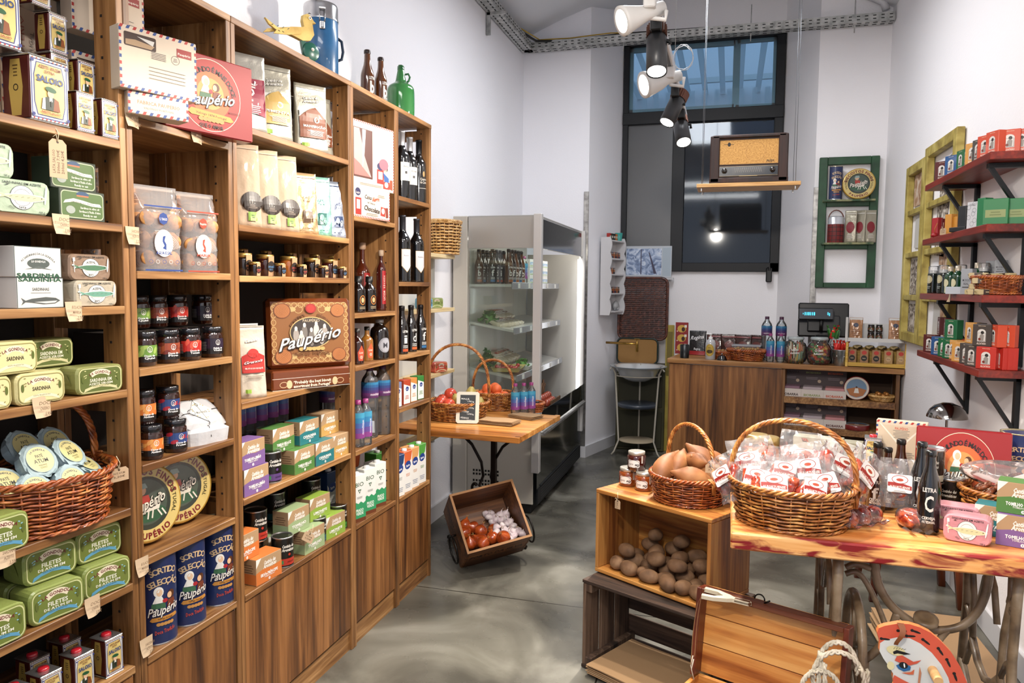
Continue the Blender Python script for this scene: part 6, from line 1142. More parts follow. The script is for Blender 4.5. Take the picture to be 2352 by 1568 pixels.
for dx, dy, dz, kx in ((-.08, -.05, .085, 'a'), (-.10, .03, .085, 'a'), (-.02, -.08, .08, 'a'), (-.06, .05, .12, 'a'), (-.13, -.02, .05, 'a'), (.04, -.07, .10, 'p'), (.09, -.02, .10, 'p'), (.02, .0, .115, 'p'), (.06, .05, .10, 'p'), (.075, .01, .14, 'p'), (-.02, .06, .11, 'p'), (.11, .04, .08, 'p'), (.0, -.03, .06, 'p'), (.06, -.01, .05, 'p')):
 c = (-1.46+dx, 3.92+dy, TZ+dz-.03)
 if kx == 'a': ap.at(c, q_.uniform(0, 360), 'red apple in the left half of the large basket on the side table', 'apples in the side table basket')
 else: pe.at(c, 0, 'yellow-brown pear in the large basket on the side table', 'pears in the side table basket', rot=(q_.uniform(-60, 60), q_.uniform(-70, 70), q_.uniform(0, 360)))
pm = noisemat('peach_skin', [(.3, '#c9441c'), (.55, '#e0703a'), (.8, '#eda55c')], 8, .5, .03); pch = veg('peach', 'fruit', .033, pm, wob=.02); pB = P(1132, 938, 'Z', TZ)
for dx, dy, dz in ((-.07, -.03, .055), (-.02, -.06, .055), (.045, -.05, .055), (.075, .0, .055), (-.07, .03, .055), (0, 0, .06), (.03, .05, .055), (-.03, -.02, .10), (.03, -.02, .10), (0, .04, .10)): pch.at((pB.x+dx, pB.y+dy, TZ+dz-.01), q_.uniform(0, 360), 'orange peach in the round basket on the side table', 'peaches in the round basket')
mj = jar('mini_jar', 'jar', .016, .04, mat('#1c1c20', .3), mat('#6b2a14', .06, coat=1), lambda a: a.R(0, .015, .03, .016, '#e6e0d4'), seg=12)
for j, (dx, dy) in enumerate(((-.045, -.02), (-.008, -.03), (.03, -.02), (-.03, .02), (.01, .02), (.045, .015))): mj.at((pC.x+dx, pC.y+dy, TZ+.022), j*50, 'tiny jam jar in the small wicker bowl', 'tiny jars in the wicker bowl')
for j, px in enumerate((1192, 1207, 1220)): y = (4.42, 4.36, 4.30)[j]; ws.at((xat(px, 4.20, .8), 4.12+.04*j, TZ), 20, 'small water bottle behind the wicker bowl on the side table, %s' % ('left', 'middle', 'right')[j], sc=.95)
# chalkboard
cbd = thing('chalkboard', 'small white-framed chalkboard with handwritten fruit prices leaning on the basket', 'sign', (0, 0, 0)); w_, h_ = .125, .175
mb = MB(); mb.prism([(x, z) for x, z in ((-w_/2+.01, 0), (w_/2-.01, 0), (w_/2, .01), (w_/2, h_-.01), (w_/2-.01, h_), (-w_/2+.01, h_), (-w_/2, h_-.01), (-w_/2, .01))], -.004, .004, mat('#d9d3c2', .5)); mb.build('frame', cbd)
mb = MB(); a = Art(); a.R(0, h_/2, w_-.04, h_-.035, '#3b3f42')
for i, (t1_, t2_) in enumerate((('MAÇÃ', '1,79€ kg'), ('PÊRA ROCHA', '2,40€/kg'), ('LARANJA', '1,69€/kg'), ('PÊSSEGO', '2,95€ kg'))): a.TX(t1_, -.014, h_-.04-.035*i, .0085, '#e6e6e2', .045, -4); a.TX(t2_, .016, h_-.054-.035*i, .0075, '#e6e6e2', .036, -4)
a.to(mb, T(0, -.004, 0), rough=.8); mb.build('board', cbd); pcb = P(1073, 973, 'Z', TZ); cbd.location = (pcb.x, pcb.y, TZ+.002); cbd.rotation_euler = (radians(-20), 0, radians(14))
def bagstack(n, w, d, loc, rz, hgt=.0022, seed=1, lab_='x'):
 q_ = random.Random(seed)
 for k in range(n):
  m = mat(('#b9946a', '#c2a077', '#ad8a62')[k % 3], .8, bump=.2, bscale=12); mb = MB(); ox, oy, an = q_.uniform(-.006, .006), q_.uniform(-.005, .005), q_.uniform(-1.5, 1.5)
  X = T(ox, oy, k*hgt) @ RZ(an); ph = q_.uniform(0, .4); f0 = lambda u, v: ((u-.5)*w, (v-.5)*d, .0015*(1+sin(u*8+ph)*cos(v*3))*(k/n)+.0006)
  mb.sheet(f0, 12, 5, m, True, X); mb.sheet(lambda u, v: tuple(Vector(f0(1-u, v))-Vector((0, 0, hgt*.55))), 12, 5, m, True, X)
  for s in (0, 1): mb.sheet(lambda u, v, s=s: tuple(Vector(f0(u if s == 0 else 1-u, s))-Vector((0, 0, hgt*.55*(1-v)))), 12, 1, m, True, X); mb.sheet(lambda u, v, s=s: tuple(Vector(f0(1-s, u if s == 0 else 1-u))-Vector((0, 0, hgt*.55*(1-v)))), 5, 1, m, True, X)
  o = mb.build('paper_bag'); o.location = loc; o.rotation_euler = (0, 0, radians(rz)); tag(o, 'brown paper bag in the '+lab_, 'paper bag', lab_)
pp = P(1148, 972, 'Z', TZ); bagstack(7, .20, .12, (pp.x, pp.y, TZ+.002), -8, .003, 3, 'stack at the front corner of the side table')
pp = P(1196, 962, 'Z', TZ); bagstack(6, .17, .11, (pp.x+.015, pp.y+.05, TZ+.002), -22, .003, 6, 'stack beside the small wicker bowl')
# ================================================================= tilted onion crate
n_ = Vector((.40, -.68, .60)).normalized(); xl = Vector((0, 0, 1)).cross(-n_)*-1; xl = (-n_).cross(Vector((0, 0, 1))).normalized(); zl = xl.cross(-n_).normalized()
M3 = Matrix((xl, -n_, zl)).transposed() @ Matrix.Rotation(radians(-11), 3, 'Y')
cc = CAM+ray(1127, 1183)*(3.92)
darkw = wood('crate_dark', ['#2e190c', '#4c2c16', '#6b4122', '#85572f'], 'X', 9, .5); edgew = mat('#a87747', .6)
ct = thing('wooden_crate', 'old wooden crate tipped forward on the floor, holding onions and garlic', 'crate', (0, 0, 0)); ct.rotation_euler = M3.to_euler(); W_, H_, D_ = .36, .33, .25
org = cc+M3 @ Vector((0, D_, 0)); ct.location = cc
for nm, c_, d_ in (('back_board', (0, D_-.006, 0), (W_-.02, .012, H_-.02)), ('side_board', (-W_/2+.006, D_/2, 0), (.012, D_, H_)), ('side_board', (W_/2-.006, D_/2, 0), (.012, D_, H_)), ('long_board', (0, D_/2, H_/2-.006), (W_-.024, D_, .012)), ('long_board', (0, D_/2, -H_/2+.006), (W_-.024, D_, .012))):
 mb = MB(); mb.box(c_, d_, darkw, b=.0015)
 if nm != 'back_board': mb.box((c_[0], -.0005, c_[2]), (d_[0], .001, d_[2]), edgew)
 if nm == 'long_board' and c_[2] < 0: a = Art(); a.TX('PORTO DA SILVA', 0, 0, .04, '#1c0f08', .30, b=.03, shear=.2); a.to(mb, T(0, D_*.42, -H_/2) @ RX(90) @ T(0, 0, 0) @ Matrix.Rotation(0, 4, 'X'))
 if nm == 'side_board' and c_[0] < 0: a = Art(); a.TX('VINHO DO PORTO', 0, 0, .03, '#1c0f08', .22, 90, b=.03); a.to(mb, T(-W_/2, D_/2, 0) @ RZ(-90))
 mb.build(nm, ct)
for s in (-1, 1):
 mb = MB(); mb.tube([(s*(W_/2+.035)+.0, D_*.48+.072*cos(radians(t)), -H_/2+.075+.072*sin(radians(t))) for t in range(0, 360, 15)], .0055, mat('#191614', .4, .6), 7, True); mb.tube([(s*(W_/2-.002), D_*.48, -H_/2+.146), (s*(W_/2+.037), D_*.48, -H_/2+.146)], .006, mat('#191614', .4, .6), 6); mb.build('iron_ring', ct)
Mc = Matrix.Translation(cc) @ M3.to_4x4()
def onion():
 t_ = thing('onion', 'x', 'onion'); mb = MB(); R_ = .034; vs = [(0, 0), (.012, .001), (R_*.75, .008), (R_, .028), (R_*.95, .038), (R_*.6, .054), (.008, .063), (.004, .072), (0, .074)]; mb.lathe(vs, on_r, 20); bb_ = mb.build('bulb', t_)
 mb = MB()
 for k in range(4): mb.tube([(0, 0, .07), (.003*cos(k*1.6), .003*sin(k*1.6), .078), (.007*cos(k*1.6), .007*sin(k*1.6), .083)], .0012, mat('#b98a4c', .7), 4)
 mb.build('dry_tip', bb_); return Kind(t_)
def garlic():
 t_ = thing('garlic_bulb', 'x', 'garlic'); mb = MB(); m = noisemat('garlic_skin', [(.3, '#a8919a'), (.5, '#c9bcc0'), (.7, '#dcd5d2')], 22, .5, .05); n = 24; vs = []; pr = [(0, 0), (.012, 0), (.022, .008), (.023, .017), (.015, .028), (.005, .036), (.003, .046), (0, .047)]
 for rr, zz in pr:
  for i in range(n): a = 2*pi*i/n; k_ = rr*(1+.10*abs(cos(a*3.5))*(rr > .012)); vs.append((k_*cos(a), k_*sin(a), zz))
 mb.add(vs, [(j*n+i, j*n+(i+1) % n, (j+1)*n+(i+1) % n, (j+1)*n+i) for j in range(len(pr)-1) for i in range(n)], m, True); bb_ = mb.build('bulb', t_); MB().tube([(0, 0, .044), (.004, .001, .058)], .002, mat('#b09a86', .7), 5).build('neck', bb_); return Kind(t_)
onk, gak = onion(), garlic(); q_ = random.Random(12)
# contents rest against the crate's low wall and back; local coordinates (x, depth, height)
for j, (x, y, z) in enumerate(((-.125, .10, -.115), (-.055, .07, -.125), (.0, .12, -.12), (-.125, .14, -.05), (-.06, .13, -.055), (-.115, .19, .015), (-.04, .2, .005), (.02, .19, -.03), (-.09, .05, -.13), (.05, .07, -.128), (-.02, .19, -.1), (-.1, .2, -.08))):
 v = Mc @ Vector((x, y, z)); onk.at(v, 0, 'brown-skinned onion in the tipped crate', 'onions in the tipped crate', rot=(q_.uniform(-50, 50), q_.uniform(-50, 50), q_.uniform(0, 360)), sc=q_.uniform(1.0, 1.18))
for j in range(26):
 x = .045+.033*(j % 4)-(j//4)*.002; z = -.135+.034*(j//4); y = .08+.022*(j//4)+q_.uniform(-.01, .01); v = Mc @ Vector((min(x, .15), y, z)); gak.at(v, 0, 'white garlic bulb in the tipped crate', 'garlic bulbs in the tipped crate', rot=(q_.uniform(-70, 70), q_.uniform(-70, 70), q_.uniform(0, 360)))
# ================================================================= counter
def online(px, A, D):
 A = Vector(A); D = Vector(D); k = (px-1176)/FPX; b = A-CAM; return -(CR.dot(b)-k*CF.dot(b))/(CR.dot(D)-k*CF.dot(D))
CA = -7.84; C0 = Vector((-.432, 5.638, 0)); CX = Vector((cos(radians(CA)), sin(radians(CA)), 0)); CYv = Vector((-sin(radians(CA)), cos(radians(CA)), 0))
def cpos(px, ly, z): A = C0+CYv*ly+Vector((0, 0, z)); return A+CX*online(px, A, CX)
def clx(px, ly, z): return online(px, C0+CYv*ly+Vector((0, 0, z)), CX)
co = thing('shop_counter', 'oak shop counter with a solid front panel and open shelves at its right end', 'counter', tuple(C0), CA); CLn = 1.572
xd = clx(1791, 0, .6); z1 = zat(911, cpos(1791, 0, .65).x, cpos(1791, 0, .65).y); z2 = zat(977, cpos(1791, 0, .44).x, cpos(1791, 0, .44).y)
mb = MB(); mb.box((CLn/2, .275, .975-.0175), (CLn+.0, .57, .035), wood('oak_top', ['#5b3a1c', '#815427', '#9d7040', '#b88d5b'], 'X', 10, .4), b=.003); mb.build('worktop', co)
mb = MB(); mb.box((xd/2+.012, .02, .47), (xd-.01, .03, .93), oak_d, b=.002); mb.build('front_panel', co)
for x in (.02, xd+.012, CLn-.035): mb = MB(); mb.box((x, .28, .47), (.025, .52, .935), oak, b=.002); mb.build('side_panel', co)
for z in (z1, z2, .2): mb = MB(); mb.box(((xd+CLn)/2-.01, .2, z-.02), (CLn-xd-.055, .36, .045), oak_h, b=.002); mb.build('shelf', co)
mb = MB(); mb.box(((xd+CLn)/2-.01, .395, .5), (CLn-xd-.055, .015, .85), mat('#4a3320', .7)); mb.build('back_panel', co)
CZ = .9752
def onc(k, px, ly, lab_, group=None, z=CZ, rz=None, **kw): p = cpos(px, ly, z); return k.at((p.x, p.y, z), CA if rz is None else rz, lab_, group, **kw)
# displays
kcd = carton('candy_display_card', 'display', .10, .012, .25, '#8e1c22', lambda a: [(a.E(0, .05+.075*j, .035, .03, '#c9a03c', 16), a.E(.012, .045+.075*j, .014, .018, '#3b1a14', 12), a.R(.03, .07+.075*j, .018, .02, '#e6ded2'), a.E(-.035, .03+.075*j, .006, .006, '#d9b0a0', 10)) for j in range(3)]); onc(kcd, 1565, .42, 'tall red candy display card with yellow lettering spots at the counter left end')
kbd = pouch('chocolate_display', 'display', .13, .19, .05, '#16161a', lambda a: (script(a, 'Regina', 0, .14, .03, .1, '#e6e6ea', '#101014'), a.TX('Regina', 0, .05, .018, '#e6e6ea', .05, shear=.2), a.R(0, .018, .12, .03, '#a31b22')), .95, rough=.3, seed=50, amp=.001); onc(kbd, 1602, .38, 'black and red chocolate display card with white script')
cup = thing('pen_cup', 'x', 'cup'); MB().lathe([(.033, 0), (.034, .1), (.031, .1), (.03, .006), (0, .006)], mat('#101215', .35), 20, cap=(1, 0)).build('cup_body', cup); MB().lathe([(.031, .082), (0, .083)], mat('#26282c', .5), 16).build('contents', cup); onc(Kind(cup), 1572, .08, 'small black cup at the left end of the counter')
kdb = pouch('chocolate_bag', 'bag', .13, .17, .07, '#3a1c16', lambda a: (a.E(0, .09, .035, .03, '#6b2620', 16), a.G(0, .05, .06, .03, 3, '#8c5a4c'), a.R(0, .15, .1, .01, '#7c1f1c')), .9, rough=.2, seed=51)
for j, px in enumerate((1642, 1674, 1706, 1738)): onc(kdb, px, .40, 'dark brown bag of chocolates on the counter back row, %s from the left' % words[j], 'chocolate bags on the counter', rz=CA+q_.uniform(-10, 10))
kac = thing('acrylic_box', 'x', 'box'); mb = MB(); [mb.box(c_, d_, film('acrylic', '#ffffff', .08)) for c_, d_ in (((0, -.06, .05), (.2, .003, .1)), ((0, .06, .05), (.2, .003, .1)), ((-.1, 0, .05), (.003, .12, .1)), ((.1, 0, .05), (.003, .12, .1)), ((0, 0, .002), (.2, .12, .004)))]; mb.build('clear_walls', kac); MB().box((0, 0, .1), (.206, .126, .006), mat('#b9bcc2', .3)).build('rim', kac); onc(Kind(kac), 1715, .25, 'clear acrylic box behind the wicker bowls on the counter')
ksb = thing('soap_bottle', 'x', 'bottle'); MB().lathe([(.034, 0), (.037, .005), (.037, .12), (.03, .14), (.013, .15)], mat('#b9bcc0', .15, coat=1), 24).build('bottle_body', ksb)
mb = MB(); mb.lathe([(.014, .148), (.015, .165), (.006, .167), (.006, .18), (.012, .182), (.012, .19), (0, .191)], mat('#eceded', .35), 16); mb.box((-.014, 0, .187), (.04, .014, .009), mat('#eceded', .35), b=.003); mb.build('pump', ksb); mb = MB(); a = Art(.0003); a.E(0, .07, .034, .045, '#c9a83c', 24); a.RG(0, .07, .03, .04, .0012, '#5a4618', 24); a.E(0, .06, .022, .014, '#4a3a18', 16); a.TX('GEL', 0, .088, .012, '#4a3a18', .024); a.to(mb, wrap=.0375); mb.build('label', ksb); onc(Kind(ksb), 1631, .06, 'pump soap bottle with a yellow oval label on the counter')
bl = thing('counter_bell', 'x', 'bell'); MB().lathe([(.038, 0), (.038, .006), (.034, .012), (.028, .028), (.015, .036), (0, .038)], mat('#0e0f12', .12, coat=1), 24).build('dome', bl); MB().lathe([(.003, .036), (.003, .045), (.006, .046), (.005, .05), (0, .051)], SILV, 12).build('button', bl); onc(Kind(bl), 1658, .04, 'glossy black counter bell between the soap bottle and wicker bowl')
ds = basket(.075, .055, .055, 0, W_RED, 1.3, 7, 18); onc(ds, 1664, .13, 'small wicker bowl behind the counter bell'); onc(ds, 1714, .11, 'wider wicker bowl of wooden bits on the counter front', sc=1.35)
nut = veg('wrapped_sweet', 'sweet', .012, mat('#a8804c', .5), wob=.1)
for j in range(10): p = cpos(1714, .11, CZ); nut.at((p.x-.075+.017*j, p.y+.03*sin(j*2.3), CZ+.068+.004*(j % 2)), j*30, 'light brown nut in the wider counter bowl', 'nuts in the counter bowl')
for j in range(4): p = cpos(1664, .13, CZ); nut.at((p.x-.04+.026*j, p.y+.02*sin(j*2.3), CZ+.048), j*30, 'light brown nut in the small counter bowl', 'nuts in the counter bowl')
onc(wl, 1759, .26, 'large water bottle on the counter, left of two'); onc(wl, 1792, .26, 'large water bottle on the counter, right of two'); onc(ws, 1768, .10, 'small water bottle on the counter, left of two', sc=1.03); onc(ws, 1792, .10, 'small water bottle on the counter, right of two', sc=1.03)
gjm = film('jar_glass', '#ffffff', .03, .04, 1.5)
def candyjar(cols, seed, word, long_):
 t_ = thing('candy_jar', 'x', 'jar'); MB().lathe([(.05, .001), (.068, .012), (.078, .04), (.078, .11), (.066, .14), (.05, .152), (.05, .172)], gjm, 28, cap=(1, 0)).build('glass_body', t_); MB().lathe([(.054, .166), (.056, .17), (.056, .182), (.05, .186), (0, .187)], mat('#b5c0c2', .1, coat=1), 24).build('lid', t_)
 q2 = random.Random(seed); mb = MB()
 for k in range(90):
  a, rr, z_ = q2.uniform(0, 6.28), .062*q2.random()**.35, q2.uniform(.015, .135); rr = min(rr, .066 if .03 < z_ < .12 else .05); c = mat(q2.choice(cols), .3, coat=.4)
  if long_: mb.box((rr*cos(a), rr*sin(a), z_), (.008, .008, .05), c, T(0, 0, 0), b=.002)
  else: mb.box((0, 0, 0), (.024, .018, .014), c, T(rr*cos(a), rr*sin(a), z_) @ RZ(q2.uniform(0, 180)) @ RX(q2.uniform(0, 90)), b=.003)
 o = mb.build('sweets', t_); o['kind'] = 'stuff'; mb = MB(); a = Art(.0003); a.TX(word[0], 0, .10, .016, '#f4f4f2', .05, 4, b=.02, shear=.2); a.TX(word[1], 0, .078, .014, '#f4f4f2', .06, 4, b=.02, shear=.2); a.to(mb, wrap=.0788); mb.build('lettering', t_); return Kind(t_)
onc(candyjar(('#d9c05a', '#e0823c', '#c9372c', '#efe2c4', '#7fae8c'), 1, ('Palitinhos', 'chocolate'), True), 1826, .09, 'glass jar of wrapped sticks on the counter, white lettering'); onc(candyjar(('#c9281c', '#e0a23c', '#d9562c', '#4f8f3c', '#b5321c', '#e6c05a'), 2, ('O teu', 'Rebuçado'), False), 1880, .07, 'glass jar of red and yellow sweets on the counter, white lettering', sc=1.03)
bu = thing('tin_bucket', 'x', 'bucket'); MB().lathe([(.04, 0), (.043, .006), (.056, .105), (.06, .108), (.058, .111), (.052, .108), (.04, .01)], noisemat('zinc', [(.3, '#8f9294'), (.7, '#c2c5c6')], 20, .25, .02, metal=.9), 28).build('bucket_body', bu); mb = MB(); a = Art(); a.TX('1,20€', 0, .075, .02, '#f4f4f2', .05); a.to(mb, T(0, -.056, 0) @ RX(-8)); mb.build('lettering', bu); onc(Kind(bu), 1930, .06, 'small galvanised bucket with a white price, holding red lollipops')
def sweetstick(c1, c2):
 t_ = thing('wrapped_lollipop', 'x', 'sweet'); mb = MB(); mb.lathe([(0, 0), (.012, .004), (.015, .03), (.012, .055), (.004, .062), (.010, .08), (0, .078)], mat(c1, .2, .4, coat=.8), 8, SC(1, .7, 1), smooth=False); mb.build('wrapper', t_); MB().tube([(0, 0, -.05), (0, 0, .005)], .002, mat(c2, .5), 5).build('stick', t_); return Kind(t_)
lr, lg = sweetstick('#d12a22', '#eeeeee'), sweetstick('#3f7f3a', '#eeeeee')
for j in range(8): p = cpos(1930, .06, CZ); lr.at((p.x+.035*cos(j*.8), p.y+.03*sin(j*.8), CZ+.095), 0, 'red foil lollipop in the tin bucket', 'red lollipops in the bucket', rot=(q_.uniform(-22, 22), q_.uniform(-28, 28), j*40))
pw = thing('lollipop_holder', 'dark holder with green and red wrapped sweets behind the bucket', 'holder', tuple(cpos(1912, .20, CZ)), CA); MB().lathe([(.03, 0), (.034, .12), (.0, .12)], mat('#1c1d20', .3), 18).build('holder_body', pw)
for j in range(7): (lr if j % 3 == 1 else lg).at((pw.location.x+.02*cos(j*.9), pw.location.y+.02*sin(j*.9), CZ+.172+.012*(j % 2)), 0, '%s wrapped sweet standing in the dark holder' % ('red' if j % 3 == 1 else 'green'), 'sweets in the dark holder', rot=(q_.uniform(-20, 20), q_.uniform(-25, 25), j*40), sc=1.1)
# register
rg = thing('cash_register', 'black touchscreen till seen from behind, with a glowing blue customer display', 'till', tuple(cpos(1888, .34, CZ)), CA+6); dk_ = mat('#16181b', .35)
mb = MB(); mb.box((0, 0, .012), (.2, .2, .024), dk_, b=.006); mb.box((0, 0, .10), (.11, .07, .18), dk_, b=.01); mb.build('stand', rg); mb = MB(); mb.box((0, 0, .30), (.345, .035, .25), dk_, RX(-8) , b=.01); mb.box((0, -.03, .27), (.22, .04, .12), mat('#1e2023', .4), RX(-8), b=.008); mb.build('screen_back', rg)
mb = MB(); mb.box((-.06, -.10, .335), (.235, .045, .085), mat('#0f1215', .2, coat=.6), RX(-6), b=.006); mb.tube([(-.02, -.07, .30), (-.02, -.05, .22)], .012, dk_, 8); cdp = mb.build('customer_display', rg); mb = MB(); a = Art(); cy = mat('#38b6e8', .5, emit=2.2)
for j, w__ in enumerate((.004, .006, .006, .009, .006, .006, .008)): a.R(-.145+.0125*j, .335, w__, .022 if j else .01, cy)
a.R(.02, .338, .005, .02, cy); a.R(.03, .332, .006, .02, cy); a.to(mb, RX(-6) @ T(0, -.123, 0)); mb.build('display_digits', cdp)
mb = MB(); mb.tube([(.0+.03*cos(t*.5)-.09, -.05+.01*sin(t), .04+.035+.03*sin(t*.5)) for t in range(26)], .003, mat('#0c0c0d', .4), 5); mb.build('cable', rg)
kpt = thing('headset_ball', 'x', 'speaker'); MB().ell((0, 0, .05), (.045, .03, .05), mat('#101114', .3, coat=.4), 18, 12).build('body', kpt); onc(Kind(kpt), 1814, .38, 'black rounded device behind the water bottles', z=CZ+.0, sc=1.4)
# two small crates on the counter
def slat_crate(name, w_, d_, h_, m, label, px, ly, z, slats=2):
 p = cpos(px, ly, z); t_ = thing(name, label, 'crate', tuple(p), CA)
 for x in (-w_/2+.008, w_/2-.008): mb = MB(); mb.box((x, 0, h_*.5), (.016, d_, h_), m, b=.002); mb.build('side_board', t_)
 mb = MB(); mb.box((0, 0, .010), (w_-.034, d_, .010), m); mb.build('base_board', t_)
 for z_ in (.014, ): mb = MB(); mb.box((0, -d_/2+.006, z_+.004), (w_-.034, .010, .024), m, b=.001); mb.build('slat', t_)
 mb = MB(); mb.box((0, d_/2-.004, h_*.4), (w_-.034, .008, h_*.7), m); mb.build('back_board', t_); return t_
yc = slat_crate('display_crate', .375, .16, .165, wood('yellow_crate', ['#9a7426', '#c09a3e', '#d6b45c'], 'X', 14, .5), 'yellow-painted small crate on the counter holding kraft soap boxes', 2010, .09, CZ); wc = slat_crate('display_crate', .375, .16, .165, mat('#d9d8d6', .5), 'white-painted small crate stacked on the yellow one', 2010, .10, CZ+.166)
def soapf(rd): return lambda a, w=.052, h=.10: (a.E(0, h*.8, w*.3, w*.26, '#c9372c', 16), (a.E(0, h*.42, w*.36, w*.38, '#1c1a1c', 18) if rd else a.E(0, h*.42, w*.3, w*.3, '#cfae82', 18)), a.TX('Soap' if not rd else 'Sabão', 0, h*.42, h*.08, '#d9c5a8' if rd else '#5c4630', w*.4), a.G(0, h*.12, w*.6, h*.08, 2, '#6b543a'))
sa, sb = carton('soap_box', 'box', .052, .04, .10, '#a67c52', soapf(1)), carton('soap_box', 'box', .052, .04, .10, '#b8935f', soapf(0))
for j in range(5): p = yc.location+CX*(-.148+.074*j*1.0); (sa if j < 3 else sb).at((p.x, p.y-.02, CZ+.0155), CA, 'kraft box in the yellow crate, %s from the left%s' % (words[j], ' with a black disc' if j < 3 else ''))
wr = veg('paper_wrapped_soap', 'soap', .02, noisemat('floral_paper', [(.4, '#7a6a42'), (.5, '#cdb987'), (.6, '#3a352a')], 40, .6, .1), sc3=(1.6, 1, .7), wob=.02)
for j in range(4): p = yc.location+CX*(-.11+.075*j); wr.at((p.x, p.y+.02, CZ+.116), 0, 'paper-wrapped soap lying above the kraft boxes', 'wrapped soaps in the yellow crate')
cbg = pouch('snack_bag', 'bag', .085, .15, .05, '#b9855c', lambda a: (a.E(0, .1, .016, .014, '#1f2a4a', 14), a.G(0, .05, .06, .05, 4, '#8c5a34'), a.R(0, .142, .08, .012, '#e9e9e9')), .9, rough=.15, seed=61)
p = wc.location; cbg.at((p.x-.125, p.y-.01, CZ+.182), CA, 'clear bag of brown snacks at the left of the white crate'); cbg.at((p.x+.12, p.y-.01, CZ+.182), CA, 'clear bag of brown snacks at the right of the white crate')
mjj = doce('#3f5a2c', '#8c1f2c', 'Doce', 'Noz', r_=.021, h=.052)
for j in range(4): mjj.at((p.x-.03+.05*(j % 2), p.y-.01, CZ+.182+.053*(j//2)), CA, 'small dark jar in the white crate, %s' % ('lower left', 'lower right', 'upper left', 'upper right')[j])
# shelf goods in the counter
def biob(c, ink):
 t_ = carton('bar_display_box', 'box', .145, .15, .055, '#cbbfb8', lambda a: (a.R(0, .0275, .143, .053, '#d9cfc8'), a.TX('BIOBARRA', 0, .016, .016, ink, .11, b=.03)))
 mb = MB(); mb.box((0, .07, .12), (.145, .006, .13), mat('#574c50', .6)); a = Art(); a.TX('BIOBARRA', 0, .16, .013, ink, .1, b=.03); a.E(.04, .10, .012, .012, '#cbb49c', 12); a.G(-.01, .12, .1, .02, 2, '#8c8088'); a.to(mb, T(0, .067, 0)); mb.build('header_card', t_.r)
 for k in range(4): mb = MB(); mb.box((0, -.05+.034*k, .062), (.125, .028, .020), mat(c, .35, coat=.3), b=.004); mb.build('snack_bar', t_.r)
 return t_
for zz, ink3, wd in ((z1, ('#2c1c18', '#8c9a5c', '#c9552c'), 'upper'), (z2, ('#3a1c1c', '#3a1c1c', '#5c2020'), 'lower')):
 for j, px in enumerate((1816, 1866, 1917)): onc(biob(('#8c6a7c', '#b9aab0', '#c98a8c')[j], ink3[j]), px, .12, 'snack bar display box on the %s counter shelf, %s from the left' % (wd, words[j]), z=zz+.003)
def pictin(rx, rz_, standing, label, px, zz):
 t_ = thing('picture_tin', label, 'tin', tuple(cpos(px, .09, zz+.003)), CA); mb = MB(); X = T(0, 0, rz_) @ RX(90) if standing else T(0, 0, 0); red = mat('#7c1c1c', .25, coat=.6)
 mb.lathe([(0, 0), (.97, 0), (1, .004), (1, .03), (.97, .034), (0, .034)], red, 32, X @ SC(rx, rx if standing else rz_, 1)); mb.build('tin_body', t_); mb = MB(); a = Art(); a.E(0, 0, rx*.94, rz_*.94, '#dcd2c4', 30); a.E(0, 0, rx*.78, rz_*.78, '#6f8fae', 28); a.PL([(-rx*.76, -rz_*.1), (0, rz_*.1), (rx*.76, -rz_*.1), (rx*.5, -rz_*.6), (0, -rz_*.76), (-rx*.5, -rz_*.6)], '#b5713c'); a.PL([(-rx*.1, 0), (rx*.12, 0), (rx*.2, -rz_*.4), (-rx*.2, -rz_*.4)], '#e6e2da'); a.E(0, rz_*.1, rx*.07, rz_*.08, '#3b2a20', 10)
 a.to(mb, (T(0, -.0345, rz_)) if standing else (T(0, 0, .0345) @ RX(-90)), coat=.5); mb.build('lid_picture', t_)
pictin(.082, .082, True, 'round tin with a painted landscape standing on the upper counter shelf', 1966, z1); pictin(.085, .085, False, 'round tin with a painted landscape lying on the lower counter shelf', 1967, z2)
eb = basket(.062, .05, .035, 0, W_PALE, 1.3, 5, 14); onc(eb, 2025, .10, 'little wicker nest of golden sweets on the upper counter shelf', z=z1+.003); gs = veg('golden_sweet', 'sweet', .014, mat('#b5793c', .25, .3, coat=.5)); p = cpos(2025, .10, z1)
for j in range(8): gs.at((p.x+.035*cos(j*.8)*(j > 0), p.y+.028*sin(j*.8)*(j > 0), z1+.026+.012*(j % 2)), 0, 'golden wrapped sweet in the little nest', 'golden sweets in the nest')
# ================================================================= back alcove
sr = thing('spice_rack', 'white wall rack with scalloped edges holding tiny spice boxes', 'rack', (-1.135, 6.60, 1.25), 74); wm = mat('#e4e2e4', .5); Wd, Dp, Hh = .30, .10, .69
X0 = T(Wd/2+.004, -Dp/2-.03, 0)
sc_pts = [(-Dp/2, 0), (Dp/2-.0, 0)]+[(Dp/2+.012*abs(sin(pi*6*t/30.)) , Hh*t/30) for t in range(0, 31)][:0]
side = [(-Dp/2, 0)]+[(Dp/2-.010+.016*abs(sin(pi*5*t/40)), Hh*t/40) for t in range(41)]+[(-Dp/2, Hh)]
for nm, x in (('side_panel', 0), ('side_panel', Wd)):
 mb = MB(X0 @ T(x-Wd/2, 0, 0) @ RZ(-90)); mb.prism(side, -.006, .006, wm); mb.build(nm, sr)
mb = MB(X0); mb.box((0, Dp/2-.004, Hh/2), (Wd, .008, Hh), wm); mb.build('back_panel', sr)
zz_ = (.03, .19, .36, .50, .66)
for z in zz_: mb = MB(X0); mb.box((0, 0, z), (Wd-.014, Dp-.012, .012), wm); mb.build('shelf', sr)
